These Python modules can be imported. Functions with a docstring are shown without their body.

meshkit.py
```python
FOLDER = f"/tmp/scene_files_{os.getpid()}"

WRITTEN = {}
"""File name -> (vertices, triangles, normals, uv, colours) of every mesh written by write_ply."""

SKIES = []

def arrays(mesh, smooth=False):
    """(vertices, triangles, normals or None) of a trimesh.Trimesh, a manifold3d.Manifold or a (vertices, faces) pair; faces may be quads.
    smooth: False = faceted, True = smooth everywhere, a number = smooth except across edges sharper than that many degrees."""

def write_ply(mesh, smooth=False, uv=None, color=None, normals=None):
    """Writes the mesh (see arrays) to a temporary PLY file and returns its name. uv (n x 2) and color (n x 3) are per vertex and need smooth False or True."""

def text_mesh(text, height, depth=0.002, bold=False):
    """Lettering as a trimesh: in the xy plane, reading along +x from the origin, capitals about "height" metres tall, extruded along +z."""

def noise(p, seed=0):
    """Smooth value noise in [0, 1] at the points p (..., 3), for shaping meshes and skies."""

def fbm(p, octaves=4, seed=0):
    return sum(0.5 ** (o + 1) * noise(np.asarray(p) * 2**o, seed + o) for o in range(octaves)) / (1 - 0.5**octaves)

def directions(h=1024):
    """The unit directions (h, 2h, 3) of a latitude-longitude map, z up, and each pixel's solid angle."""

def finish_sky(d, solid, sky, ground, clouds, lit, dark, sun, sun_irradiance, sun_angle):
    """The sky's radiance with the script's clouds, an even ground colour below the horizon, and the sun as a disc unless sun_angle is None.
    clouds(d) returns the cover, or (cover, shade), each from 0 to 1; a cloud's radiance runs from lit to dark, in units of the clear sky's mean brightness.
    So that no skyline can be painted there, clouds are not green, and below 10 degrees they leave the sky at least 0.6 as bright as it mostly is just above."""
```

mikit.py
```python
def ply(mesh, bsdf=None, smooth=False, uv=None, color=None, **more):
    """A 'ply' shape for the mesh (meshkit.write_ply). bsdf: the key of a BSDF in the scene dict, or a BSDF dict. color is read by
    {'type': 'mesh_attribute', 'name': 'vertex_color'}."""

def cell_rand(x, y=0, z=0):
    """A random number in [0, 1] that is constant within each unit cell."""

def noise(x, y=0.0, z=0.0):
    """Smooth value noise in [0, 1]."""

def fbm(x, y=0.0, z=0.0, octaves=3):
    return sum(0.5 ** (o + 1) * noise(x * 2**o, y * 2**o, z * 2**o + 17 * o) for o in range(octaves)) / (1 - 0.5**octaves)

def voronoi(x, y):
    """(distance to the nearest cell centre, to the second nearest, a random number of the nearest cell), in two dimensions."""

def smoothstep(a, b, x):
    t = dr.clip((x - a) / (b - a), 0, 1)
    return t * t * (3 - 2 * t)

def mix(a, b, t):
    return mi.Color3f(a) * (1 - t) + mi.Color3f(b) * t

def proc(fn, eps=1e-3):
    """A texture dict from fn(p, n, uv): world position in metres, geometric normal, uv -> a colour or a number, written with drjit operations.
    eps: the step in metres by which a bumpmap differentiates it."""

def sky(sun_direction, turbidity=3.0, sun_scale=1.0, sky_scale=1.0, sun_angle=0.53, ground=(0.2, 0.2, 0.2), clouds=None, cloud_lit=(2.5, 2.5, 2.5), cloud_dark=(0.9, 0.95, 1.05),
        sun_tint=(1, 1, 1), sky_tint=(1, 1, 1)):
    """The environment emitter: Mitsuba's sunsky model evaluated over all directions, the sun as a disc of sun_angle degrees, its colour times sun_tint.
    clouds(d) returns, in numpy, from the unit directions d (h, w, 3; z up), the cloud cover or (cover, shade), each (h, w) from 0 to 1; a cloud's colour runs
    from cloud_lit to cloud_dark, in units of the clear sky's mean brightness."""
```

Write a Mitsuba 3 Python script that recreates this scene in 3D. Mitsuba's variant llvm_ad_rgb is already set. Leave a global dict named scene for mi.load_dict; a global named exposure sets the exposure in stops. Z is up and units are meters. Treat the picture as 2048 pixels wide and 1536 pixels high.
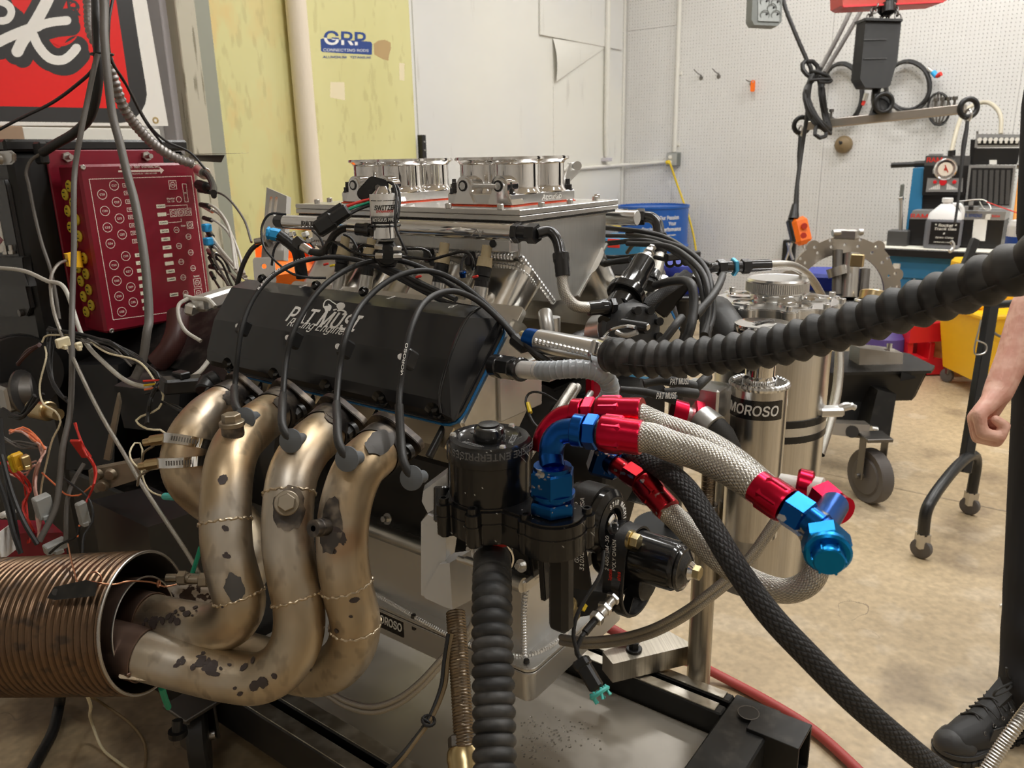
import math, random
import numpy as np, trimesh, manifold3d, drjit as dr, mitsuba as mi
import shapely.geometry as sg, shapely.ops as so
from shapely import affinity
import meshkit, mikit
from mikit import proc, noise as pn, fbm as pf, smoothstep as ss, mix, voronoi, cell_rand

T = mi.ScalarTransform4f
scene, labels = {'type': 'scene'}, {}
rng = random.Random(7)
H = 1.32                                   # eye height above the shop floor
# ---------------------------------------------------------------- camera: engine axis = x, across the engine = y, up = z
F, PITCH, ROLL, YAW = 1580.0, math.radians(16.0), math.radians(-1.19), math.radians(37.0)
_r = np.array([math.cos(YAW), math.sin(YAW), 0]); _q = np.array([-math.sin(YAW), math.cos(YAW), 0]); _z = np.array([0, 0, 1.0])
_fw = _q * math.cos(PITCH) - _z * math.sin(PITCH); _u0 = _q * math.sin(PITCH) + _z * math.cos(PITCH)
_rr = _r * math.cos(ROLL) + _u0 * math.sin(ROLL); _uu = _u0 * math.cos(ROLL) - _r * math.sin(ROLL)
EYE = np.array([0, 0, H])
scene['camera'] = {'type': 'thinlens', 'fov': math.degrees(2 * math.atan(1024 / F)), 'fov_axis': 'x', 'near_clip': 0.05, 'far_clip': 60.0,
                   'aperture_radius': 0.0012, 'focus_distance': 1.12,
                   'to_world': T().look_at(origin=EYE.tolist(), target=(EYE + _fw).tolist(), up=_uu.tolist())}
exposure = 0.6
# ---------------------------------------------------------------- shop lights: fluorescent fixtures under the ceiling (built in room section)
LAMPS = [(-2.0, 2.6, .7), (-2.0, 4.9, .7), (-0.3, 1.9, 1), (-0.3, 3.6, 1), (-0.3, 5.3, 1), (1.9, 1.9, 1), (1.9, 4.4, 1), (.3, -.9, .45)]
LAMP_POWER = 26.0
CEIL = 3.7
XW, YW = -3.55, 6.42                       # left wall and pegboard wall


class Crop:
    """Measured points: reads a spot of the photograph and returns the world point at the given distance or on the given plane."""
    def __init__(s, ox, oy, k): s.ox, s.oy, s.k = ox, oy, k
    def __call__(s, x, y, d=None, X=None, Y=None, Z=None):
        v = _rr * ((s.ox + x / s.k) - 1024) / F - _uu * ((s.oy + y / s.k) - 768) / F + _fw
        t = d if d is not None else (X - EYE[0]) / v[0] if X is not None else (Y - EYE[1]) / v[1] if Y is not None else (Z - EYE[2]) / v[2]
        return EYE + v * t


at = Crop(0, 0, 1)
A, B, Cc, D = Crop(512, 256, 4), Crop(850, 256, 3.4133), Crop(350, 500, 2.9257), Crop(300, 780, 3.4133)
E, Fc, G, Hc = Crop(820, 780, 3.4133), Crop(1000, 480, 3.4133), Crop(1350, 480, 2.934), Crop(1450, 0, 3.4247)
I, J, K = Crop(1600, 200, 4.5714), Crop(800, 1086, 3.4133), Crop(1350, 900, 2.4155)
L0, L1, L2, L3 = Crop(0, 0, 4), Crop(0, 256, 3.459), Crop(0, 640, 3.34), Crop(0, 1076, 3.34)
M1, M2 = Crop(1100, 800, 3.0725), Crop(1100, 560, 4.5175)


# ---------------------------------------------------------------- naming
def uniq(k):
    if k not in scene and k not in labels: return k
    i = 1
    while f'{k}_{i:03d}' in scene or f'{k}_{i:03d}' in labels: i += 1
    return f'{k}_{i:03d}'


def thing(name, label, cat, group=None):
    k = uniq(name); labels[k] = {'label': label, 'category': cat}
    if group: labels[k]['group'] = group
    return k


def put(k, mesh, mat, smooth=35):
    if isinstance(mesh, tuple):
        v, f, uv = mesh; scene[k] = mikit.ply((v, f), mat, True, uv=uv)
    else:
        scene[k] = mikit.ply(mesh, mat, smooth)
    return k


def part(parent, name, mesh, mat, label=None, smooth=35, kind=None):
    k = uniq(parent + '__' + name); put(k, mesh, mat, smooth)
    if label: labels[k] = {'label': label}
    if kind: labels.setdefault(k, {})['kind'] = kind
    return k


def solo(name, label, cat, mesh, mat, group=None, smooth=35):
    return put(thing(name, label, cat, group), mesh, mat, smooth)


def struct(name, mesh, mat, label=None, smooth=35):
    put(name, mesh, mat, smooth); labels[name] = {'kind': 'structure'}
    if label: labels[name]['label'] = label
    return name


# ---------------------------------------------------------------- geometry
def a3(*v): return np.array(v, float)
def nz(v): v = np.asarray(v, float); return v / (np.linalg.norm(v) + 1e-12)


def frame(axis, hint=None):
    z = nz(axis); h = np.array(hint if hint is not None else ([0, 0, 1.0] if abs(z[2]) < .9 else [1.0, 0, 0]))
    x = nz(np.cross(h, z)); return np.stack([x, np.cross(z, x), z], 1)


def cat(ms): return trimesh.util.concatenate([m for m in ms])
def TM(v, f): return trimesh.Trimesh(np.asarray(v, float), np.asarray(f, int), process=False)
def hull(p): return trimesh.Trimesh(np.asarray(p, float)).convex_hull


def bx(c, s, bev=.0015, R=None):
    s = np.asarray(s, float) / 2; b = min(bev, s.min() * .6); p = []
    for sx in (-1, 1):
        for sy in (-1, 1):
            for sz in (-1, 1):
                q = np.array([sx, sy, sz]) * s
                if b <= 0: p.append(q); continue
                for k in range(3):
                    d = np.array([sx, sy, sz]) * b; d[k] = 0; p.append(q - d)
    p = np.array(p)
    if R is not None: p = p @ np.asarray(R).T
    return hull(p + np.asarray(c))


def b2(lo, hi, bev=.0015):
    lo, hi = np.minimum(lo, hi), np.maximum(lo, hi); return bx((lo + hi) / 2, hi - lo, bev)


def lathe(prof, p0, axis, n=32, hint=None, phase=0.0):
    """Revolves (radius, height) points about the axis from p0."""
    R = frame(axis, hint); a = np.arange(n) * 2 * math.pi / n + phase
    v, rows = [], []
    for r, h in prof:
        if r < 1e-7: rows.append([len(v)]); v.append([0, 0, h])
        else:
            rows.append(list(range(len(v), len(v) + n)))
            v += [[r * math.cos(t), r * math.sin(t), h] for t in a]
    f = []
    for p, q in zip(rows, rows[1:]):
        for i in range(n):
            j = (i + 1) % n
            if len(p) == 1 and len(q) == 1: continue
            if len(p) == 1: f.append([p[0], q[j], q[i]])
            elif len(q) == 1: f.append([p[i], p[j], q[0]])
            else: f += [[p[i], p[j], q[j]], [p[i], q[j], q[i]]]
    return TM(np.array(v) @ R.T + np.asarray(p0), f)


def cy(p0, p1, r, r1=None, n=24, bev=.0, phase=0.0, hint=None):
    p0, p1 = np.asarray(p0, float), np.asarray(p1, float); L = np.linalg.norm(p1 - p0); r1 = r if r1 is None else r1
    b = min(bev, L * .45, r * .9)
    prof = [(0, 0), (r - b, 0)] + ([(r, b), (r1, L - b)] if b > 0 else []) + [(r1 - b, L), (0, L)] if b > 0 else [(0, 0), (r, 0), (r1, L), (0, L)]
    return lathe(prof, p0, p1 - p0, n, hint, phase)


def hexa(p0, p1, r, n=6, phase=.3, hint=None): return cy(p0, p1, r * 1.08, n=n, bev=r * .1, phase=phase, hint=hint)


def pipe_open(p0, p1, r, t=.001, n=32):
    L = np.linalg.norm(np.asarray(p1) - np.asarray(p0))
    return lathe([(r - t, 0), (r, 0), (r, L), (r - t, L), (r - t, 0)], p0, np.asarray(p1) - np.asarray(p0), n)


def ring(c, axis, R, r, n=40, m=10, a0=0, a1=2 * math.pi):
    fr = frame(axis); full = abs(a1 - a0 - 2 * math.pi) < 1e-6
    ang = np.linspace(a0, a1, n, endpoint=not full)
    pts = np.asarray(c) + (np.cos(ang)[:, None] * fr[:, 0] + np.sin(ang)[:, None] * fr[:, 1]) * R
    return tube(pts, r, m, raw=True, closed=full)


def smooth_path(pts, step):
    """Catmull-Rom (centripetal) through the points, resampled evenly."""
    p = np.asarray(pts, float)
    if len(p) == 2:
        n = max(2, int(np.linalg.norm(p[1] - p[0]) / step) + 1); return np.linspace(p[0], p[1], n)
    q = np.vstack([2 * p[0] - p[1], p, 2 * p[-1] - p[-2]]); out = []
    for i in range(len(p) - 1):
        P = q[i:i + 4]; t = [0]
        for k in range(3): t.append(t[-1] + max(np.linalg.norm(P[k + 1] - P[k]), 1e-6) ** .5)
        u = np.linspace(t[1], t[2], 14, endpoint=False)[:, None]
        A1 = (t[1] - u) / (t[1] - t[0]) * P[0] + (u - t[0]) / (t[1] - t[0]) * P[1]
        A2 = (t[2] - u) / (t[2] - t[1]) * P[1] + (u - t[1]) / (t[2] - t[1]) * P[2]
        A3 = (t[3] - u) / (t[3] - t[2]) * P[2] + (u - t[2]) / (t[3] - t[2]) * P[3]
        B1 = (t[2] - u) / (t[2] - t[0]) * A1 + (u - t[0]) / (t[2] - t[0]) * A2
        B2 = (t[3] - u) / (t[3] - t[1]) * A2 + (u - t[1]) / (t[3] - t[1]) * A3
        out.append((t[2] - u) / (t[2] - t[1]) * B1 + (u - t[1]) / (t[2] - t[1]) * B2)
    c = np.vstack(out + [p[-1:]]); s = np.r_[0, np.cumsum(np.linalg.norm(np.diff(c, axis=0), axis=1))]
    n = max(3, int(s[-1] / step) + 1); w = np.linspace(0, s[-1], n)
    return np.stack([np.interp(w, s, c[:, k]) for k in range(3)], 1)


def tube(pts, r, seg=12, step=None, raw=False, closed=False, uv=False, caps=True, rfn=None):
    """A round tube along the points; r a number, an array per sample, or rfn(length array) -> radii."""
    r0 = float(np.max(r)); c = np.asarray(pts, float) if raw else smooth_path(pts, step or max(r0 * .9, .004))
    n = len(c); s = np.r_[0, np.cumsum(np.linalg.norm(np.diff(c, axis=0), axis=1))]
    rad = rfn(s) if rfn else (np.interp(s / s[-1], np.linspace(0, 1, len(r)), r) if np.ndim(r) else np.full(n, float(r)))
    t = np.roll(c, -1, 0) - np.roll(c, 1, 0) if closed else np.gradient(c, axis=0)
    t /= np.linalg.norm(t, axis=1, keepdims=True) + 1e-12
    x = frame(t[0])[:, 0]; X = []
    for k in range(n):
        x = nz(x - t[k] * np.dot(x, t[k])); X.append(x)
    X = np.array(X); Yv = np.cross(t, X); m = seg + 1 if uv else seg
    a = np.arange(m) * 2 * math.pi / seg
    v = (c[:, None] + rad[:, None, None] * (np.cos(a)[None, :, None] * X[:, None] + np.sin(a)[None, :, None] * Yv[:, None])).reshape(-1, 3)
    f, N = [], n if closed else n - 1
    i, j = np.meshgrid(np.arange(N), np.arange(seg), indexing='ij'); i2 = (i + 1) % n; j2 = j + 1 if uv else (j + 1) % seg
    q = np.stack([i * m + j, i * m + j2, i2 * m + j2, i2 * m + j], -1).reshape(-1, 4)
    f = np.vstack([q[:, [0, 1, 2]], q[:, [0, 2, 3]]])
    if uv: return v, f, np.stack([np.tile(np.arange(m) / seg, n), np.repeat(s, m)], 1)
    if caps and not closed:
        v = np.vstack([v, c[:1], c[-1:]]); k = np.arange(seg)
        f = np.vstack([f, np.stack([(k + 1) % seg, k, k * 0 + n * seg], 1), np.stack([k + (n - 1) * seg, (k + 1) % seg + (n - 1) * seg, k * 0 + n * seg + 1], 1)])
    return TM(v, f)


def prism(poly, o, ux, uy, th, bev=0):
    """Extrudes a 2-D outline (points or shapely) from the plane (o, ux, uy) along ux x uy by th."""
    g = poly if hasattr(poly, 'geom_type') else sg.Polygon(poly)
    if not g.is_valid: g = g.buffer(0)
    ux = nz(ux); uy = np.asarray(uy, float); uy = nz(uy - ux * np.dot(ux, uy)); w = np.cross(ux, uy); R = np.stack([ux, uy, w], 1)
    out = []
    for p in getattr(g, 'geoms', [g]):
        if p.area < 1e-9: continue
        ms = []
        if bev > 0 and th > 2.2 * bev:
            inner = p.buffer(-bev, join_style=2)
            try:
                m = manifold3d.CrossSection([np.array(p.exterior.coords)[:-1]] + [np.array(h.coords)[:-1] for h in p.interiors], manifold3d.FillRule.EvenOdd)
                body = manifold3d.Manifold.extrude(m, th - 2 * bev).translate([0, 0, bev])
                lo = manifold3d.Manifold.extrude(m.offset(-bev, manifold3d.JoinType.Miter), th)
                k = (body + lo).to_mesh(); ms = [TM(k.vert_properties[:, :3], k.tri_verts)]
            except Exception: ms = []
        if not ms: ms = [trimesh.creation.extrude_polygon(p, th, engine='earcut')]
        out += ms
    m = cat(out); m.vertices = m.vertices @ R.T + np.asarray(o); return m


def rrect(x0, y0, x1, y1, r, n=4): return sg.box(x0 + r, y0 + r, x1 - r, y1 - r).buffer(r, quad_segs=n)
def circ(x, y, r, n=8): return sg.Point(x, y).buffer(r, quad_segs=n)
def pick(pts, ax):      # world points of one plane -> 2-D, dropping axis ax
    return [tuple(np.delete(p, ax)) for p in pts]


def text(s, h, o, ux, uy, depth=.0006, bold=True, shear=0.0, center=True, wide=1.0, wrap=None, lift=.0002):
    """Lettering as thin relief. wrap = cylinder radius to bend it around (axis along uy)."""
    m = meshkit.text_mesh(s, h, depth, bold); v = np.array(m.vertices)
    if center: v[:, 0] -= (v[:, 0].min() + v[:, 0].max()) / 2; v[:, 1] -= h / 2
    v[:, 0] += v[:, 1] * shear; v[:, 0] *= wide
    ux, uy = nz(ux), nz(uy); w = np.cross(ux, uy)
    if wrap:
        a = v[:, 0] / wrap; rad = wrap + v[:, 2] + lift
        p = np.asarray(o) + (np.sin(a) * rad)[:, None] * ux + v[:, 1:2] * uy + (np.cos(a) * rad - wrap)[:, None] * w
    else: p = np.asarray(o) + v[:, :1] * ux + v[:, 1:2] * uy + (v[:, 2:] + lift) * w
    return TM(p, m.faces)


def wrap_poly(poly, o, ux, uy, R, th=.0006, lift=.0002):
    """A flat label bent round a cylinder of radius R (axis along uy)."""
    m = trimesh.creation.extrude_polygon(poly, th, engine='earcut')
    m = m.subdivide_to_size(R * .2, max_iter=12) if R else m; v = np.array(m.vertices); ux, uy = nz(ux), nz(uy); w = np.cross(ux, uy)
    a = v[:, 0] / R; rad = R + v[:, 2] + lift
    return TM(np.asarray(o) + (np.sin(a) * rad)[:, None] * ux + v[:, 1:2] * uy + (np.cos(a) * rad - R)[:, None] * w, m.faces)


def blob(balls, links, refine=.012, it=8):
    """One continuous skin over spheres (centre, radius) joined by hulls of pairs or triples."""
    def s(i):
        c, r = balls[i]; return manifold3d.Manifold.sphere(r, 20).translate(list(map(float, c)))
    tot = manifold3d.Manifold()
    for l in links: tot = tot + manifold3d.Manifold.batch_hull([s(i) for i in l])
    k = tot.refine_to_length(refine).to_mesh()
    m = trimesh.Trimesh(k.vert_properties[:, :3], k.tri_verts, process=True)
    return trimesh.smoothing.filter_taubin(m, iterations=it)


# ---------------------------------------------------------------- materials
def rgb(c): return {'type': 'rgb', 'value': list(map(float, c))}
def pr(c, rough=.5, metal=0.0, spec=.5, coat=0.0, **k):
    d = {'type': 'principled', 'base_color': c if isinstance(c, dict) else rgb(c), 'roughness': rough, 'metallic': float(metal), 'specular': spec, **k}
    if coat: d |= {'clearcoat': coat, 'clearcoat_gloss': .9}
    return d
def mat(k, d, bump=None, scale=.001, eps=1e-3):
    if bump: d = {'type': 'bumpmap', 'arbitrary': proc(bump, eps), 'scale': scale, 'bsdf': d}
    scene[k] = {'type': 'twosided', 'bsdf': d}
def lin(h):     # sRGB hex -> linear
    c = np.array([int(h[i:i + 2], 16) / 255 for i in (0, 2, 4)]); return tuple(np.where(c < .04045, c / 12.92, ((c + .055) / 1.055) ** 2.4))


for k, c, ro, me in [
    ('alu', (.80, .80, .79), .26, 1), ('alu_polished', (.88, .87, .86), .07, 1), ('alu_satin', (.74, .74, .73), .38, 1), ('chrome', (.86, .86, .86), .05, 1),
    ('steel', (.52, .50, .47), .34, 1), ('steel_dark', (.20, .19, .18), .42, 1), ('zinc', (.70, .69, .66), .3, 1), ('brass', (.62, .49, .26), .28, 1), ('gold_zinc', (.60, .50, .28), .3, 1),
    ('black_gloss', (.007, .007, .0075), .13, 0), ('black_satin', (.010, .010, .0105), .36, 0), ('black_matte', (.014, .014, .0145), .62, 0), ('rubber', (.020, .0195, .019), .5, 0),
    ('black_fitting', (.012, .012, .013), .2, 0), ('valve_black', (.009, .0095, .011), .25, 0), ('cap_grey', (.04, .041, .043), .45, 0), ('alu_bracket', (.58, .57, .55), .4, 1), ('alu_bare', (.80, .77, .72), .22, 1), ('wire_black', (.015, .015, .0155), .48, 0),
    ('red_anodised', (.60, .012, .045), .27, 1), ('blue_anodised', (.012, .10, .42), .27, 1), ('blue_bright', (.01, .24, .62), .3, 1),
    ('white_print', (.78, .77, .74), .5, 0), ('white_plastic', (.75, .74, .70), .4, 0), ('offwhite_wire', (.62, .60, .52), .45, 0), ('grey_wire', (.115, .105, .095), .5, 0),
    ('red_console', (.205, .008, .022), .33, 0), ('yellow_plastic', (.75, .42, .02), .4, 0), ('cream', (.72, .64, .44), .45, 0), ('blue_gasket', (.01, .16, .42), .45, 0),
    ('red_gasket', (.65, .07, .02), .5, 0), ('orange_plastic', (.85, .16, .01), .4, 0), ('red_plastic', (.62, .012, .02), .4, 0), ('yellow_paint', (.80, .46, .012), .4, 0),
    ('blue_paint', (.03, .19, .38), .4, 0), ('blue_drum', (.01, .085, .36), .35, 0), ('grey_box', (.13, .14, .13), .5, 0), ('grey_plastic', (.35, .36, .35), .5, 0),
    ('wire_red', (.6, .03, .02), .45, 0), ('wire_green', (.01, .28, .16), .45, 0), ('wire_orange', (.75, .2, .08), .45, 0), ('boot_grey', (.11, .12, .13), .5, 0),
    ('tan_plastic', (.50, .41, .25), .5, 0), ('teal_wire', (.08, .5, .45), .45, 0), ('cord_yellow', (.72, .52, .02), .45, 0), ('clear_hose', (.34, .37, .40), .22, 0),
    ('conduit_white', (.66, .65, .60), .4, 0), ('purple_plastic', (.08, .05, .22), .5, 0), ('brown_rubber', (.20, .14, .07), .6, 0), ('pipe_cream', (.70, .62, .50), .5, 0),
    ('skin', (.62, .30, .22), .5, 0), ('cloth_black', (.010, .010, .012), .85, 0), ('shoe_black', (.018, .018, .019), .6, 0), ('hair', (.25, .22, .2), .6, 0), ('wood_orange', (.72, .30, .06), .45, 0),
    ('red_hoist', (.42, .03, .015), .4, 0), ('copper', (.62, .3, .18), .35, 1), ('grey_dark', (.06, .06, .06), .45, 0), ('blue_lid', (.015, .03, .25), .4, 0), ('cyan_plastic', (.02, .35, .75), .4, 0),
]:
    mat(k, pr(c, ro, me, .65 if k == 'valve_black' else .5, .6 if k in ('black_gloss', 'black_fitting') else 0))


def _braid(n, pitch):
    def h(uv):
        a = uv.x * n + uv.y / pitch; b = uv.x * n - uv.y / pitch
        fa, fb = dr.floor(a), dr.floor(b); over = (fa + fb) - 2 * dr.floor((fa + fb) * .5)
        t = dr.select(over > .5, a - fa, b - fb); s = dr.select(over > .5, b - fb, a - fa)
        return (1 - dr.square(2 * t - 1)) * (1 - .35 * dr.square(2 * s - 1)), over
    return h


def braid_mat(k, n, pitch, lo, hi, metal, rough, depth):
    h = _braid(n, pitch)
    def col(p, nn, uv):
        v, o = h(uv); return mix(lo, hi, .15 + .85 * v * (.86 + .14 * o))
    mat(k, pr(proc(col), rough, metal), bump=lambda p, nn, uv: h(uv)[0], scale=depth, eps=3e-4)


braid_mat('braid_steel', 26, .0052, (.10, .09, .08), (.82, .79, .72), 1, .3, .0006)
braid_mat('braid_fine', 14, .0042, (.18, .165, .145), (.74, .71, .65), 1, .3, .0004)
braid_mat('braid_black', 14, .0085, (.004, .004, .0045), (.032, .031, .032), 0, .55, .0012)


def _header(p, n, uv):
    a = pf(p.x * 9, p.y * 9, p.z * 9); b = pf(p.x * 60 + 5, p.y * 60, p.z * 25, 3); c = pf(p.x * 28 + 9, p.y * 28, p.z * 28, 4)
    near = ss(.70, .98, p.z)
    base = mix((.52, .445, .335), (.56, .42, .26), near * .8 + .2 * a)
    base = mix(base, (.66, .62, .56), ss(.48, .70, a) * .8)
    base = mix(base, (.42, .22, .10), ss(.56, .8, pf(p.x * 16 + 3, p.y * 16, p.z * 16)) * .55 * (.3 + near))
    return mix(base, (.13, .10, .075), ss(.60, .74, b) * .35) * (.85 + .3 * b)
mat('header', pr(proc(_header), .42, 1))
def _flake(p, n, uv):
    c = pf(p.x * 42 + 9, p.y * 42, p.z * 42, 4); b = pf(p.x * 60, p.y * 60, p.z * 60, 3)
    base = mix((.50, .42, .30), (.42, .31, .19), ss(.4, .7, pf(p.x * 14, p.y * 14, p.z * 14)))
    return mix(base * (.8 + .4 * b), (.05, .038, .035), ss(.585, .60, c))
mat('header_flaked', pr(proc(_flake), .4, 1))
def _flange(p, n, uv): return mix((.10, .09, .085), (.28, .24, .2), ss(.4, .75, pf(p.x * 70, p.y * 70, p.z * 70)))
mat('header_burnt', pr(proc(_flange), .42, 1))
def _brown(p, n, uv): return mix((.11, .07, .06), (.19, .12, .085), pf(p.x * 40, p.y * 40, p.z * 40))
mat('pipe_brown', pr(proc(_brown), .4, .8))
def _duct(p, n, uv):
    k = pf(p.x * 9, p.y * 9, p.z * 9); j = pf(p.x * 70, p.y * 70, p.z * 70)
    return mix(mix((.12, .082, .055), (.22, .14, .09), k), (.07, .06, .055), ss(.5, .75, j) * .7)
mat('duct_copper', pr(proc(_duct), .34, 1))
def _cast(p, n, uv): return mix((.62, .60, .55), (.80, .78, .73), pf(p.x * 40, p.y * 40, p.z * 40))
mat('alu_gold', pr((.74, .66, .50), .36, 1))
mat('alu_cast', pr(proc(_cast), .38, 1))
def _brush(p, n, uv): return mix((.56, .55, .52), (.80, .79, .77), .5 * pn(p.x * 8, p.y * 900, p.z * 900) + .5 * pf(p.x * 12, p.y * 12, p.z * 12))
mat('alu_brushed', pr(proc(_brush), .33, 1))
def _sheet(p, n, uv): return mix((.66, .66, .65), (.84, .84, .82), pf(p.x * 14, p.y * 14, p.z * 14) * .6 + .4 * pn(p.y * 700, p.x * 700, p.z * 30))
mat('alu_sheet', pr(proc(_sheet), .46, 1))
def _rail(p, n, uv): return mix((.36, .32, .26), (.66, .62, .55), ss(.25, .75, pf(p.x * 30, p.y * 30, p.z * 30)))
mat('rail_steel', pr(proc(_rail), .36, 1))
def _thread(p, n, uv): return mix((.13, .10, .075), (.36, .29, .21), pf(p.x * 60, p.y * 60, p.z * 20))
mat('thread_steel', pr(proc(_thread), .32, 1))
def _corr(p, n, uv): return mix((.016, .016, .016), (.058, .056, .053), ss(.35, .8, pf(p.x * 50, p.y * 50, p.z * 50)))
mat('hose_rubber', pr(proc(_corr), .55, 0))
def _dusty(p, n, uv): return mix((.007, .007, .007), (.038, .034, .029), ss(.5, .85, pf(p.x * 25, p.y * 25, p.z * 25, 4)) * ss(-.2, .8, n.z))
mat('black_dusty', pr(proc(_dusty), .42, 0))
mat('black_plastic', pr((.011, .011, .0115), .4))
def _pump(p, n, uv):
    w = voronoi(p.x * 90, (p.y + p.z) * 90); sp = (1 - ss(.02, .10, w[0])) * ss(.72, .9, w[2]); return mix((.006, .006, .0065), (.5, .5, .48), sp)
mat('pump_black', pr(proc(_pump), .16, 0, coat=.5)); mat('pump_mark', pr((.10, .10, .10), .5))
def _worn(c):
    def f(p, n, uv): return mix(c, (.62, .62, .62), ss(.66, .76, pf(p.x * 130, p.y * 130, p.z * 130, 3)))
    return f
mat('blue_worn', pr(proc(_worn((.01, .10, .36))), .27, 1)); mat('red_worn', pr(proc(_worn((.45, .02, .03))), .3, 1)); mat('blue_dark', pr(proc(_worn((.006, .03, .13))), .25, 1))
mat('alu_white', pr((.82, .81, .80), .3, .6))
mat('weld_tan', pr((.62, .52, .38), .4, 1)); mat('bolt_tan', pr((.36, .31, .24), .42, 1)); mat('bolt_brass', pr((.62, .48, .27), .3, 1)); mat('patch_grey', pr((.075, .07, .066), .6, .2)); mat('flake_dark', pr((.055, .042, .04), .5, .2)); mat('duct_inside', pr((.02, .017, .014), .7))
def _rust(p, n, uv): return mix((.55, .48, .40), (.07, .045, .035), ss(.48, .54, pf(p.x * 110, p.y * 110, p.z * 110, 3)))
mat('rust_flaked', pr(proc(_rust), .5, .5))
mat('red_hose', pr((.36, .055, .05), .5)); mat('steel_brushed', pr(proc(lambda p, n, uv: mix((.30, .27, .22), (.62, .57, .48), pn(p.x * 300 + p.y * 300, p.z * 6, 1) * .5 + .5 * pf(p.x * 8, p.y * 8, p.z * 8))), .34, 1))
def _tray(p, n, uv):
    a = pf(p.x * 5, p.y * 5, 1, 4); w = ss(.50, .60, pf(p.x * 4 + 3, p.y * 6, 4, 4)) * ss(-1.2, -.7, p.x); return mix(mix((.21, .19, .165), (.34, .31, .26), a), (.11, .085, .055), w * .7)
mat('tray_wet', pr(proc(_tray), .3, .3)); scene['water'] = {'type': 'roughdielectric', 'alpha': .05, 'int_ior': 1.33}
mat('rust_steel', pr(proc(lambda p, n, uv: mix((.20, .155, .11), (.34, .28, .2), pf(p.x * 40, p.y * 40, p.z * 40))), .5, .7)); mat('dark_maroon', pr((.05, .014, .012), .45)); mat('print_pale', pr((.80, .66, .60), .5)); mat('label_cream', pr((.80, .77, .62), .5)); mat('socket_yellow', pr((.60, .46, .04), .45))
mat('cable_pale', pr((.50, .48, .43), .45)); mat('conduit_steel', pr((.33, .31, .30), .42, .7)); mat('wood_brown', pr((.30, .20, .13), .6)); mat('wire_pink', pr((.62, .36, .30), .5))
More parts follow.
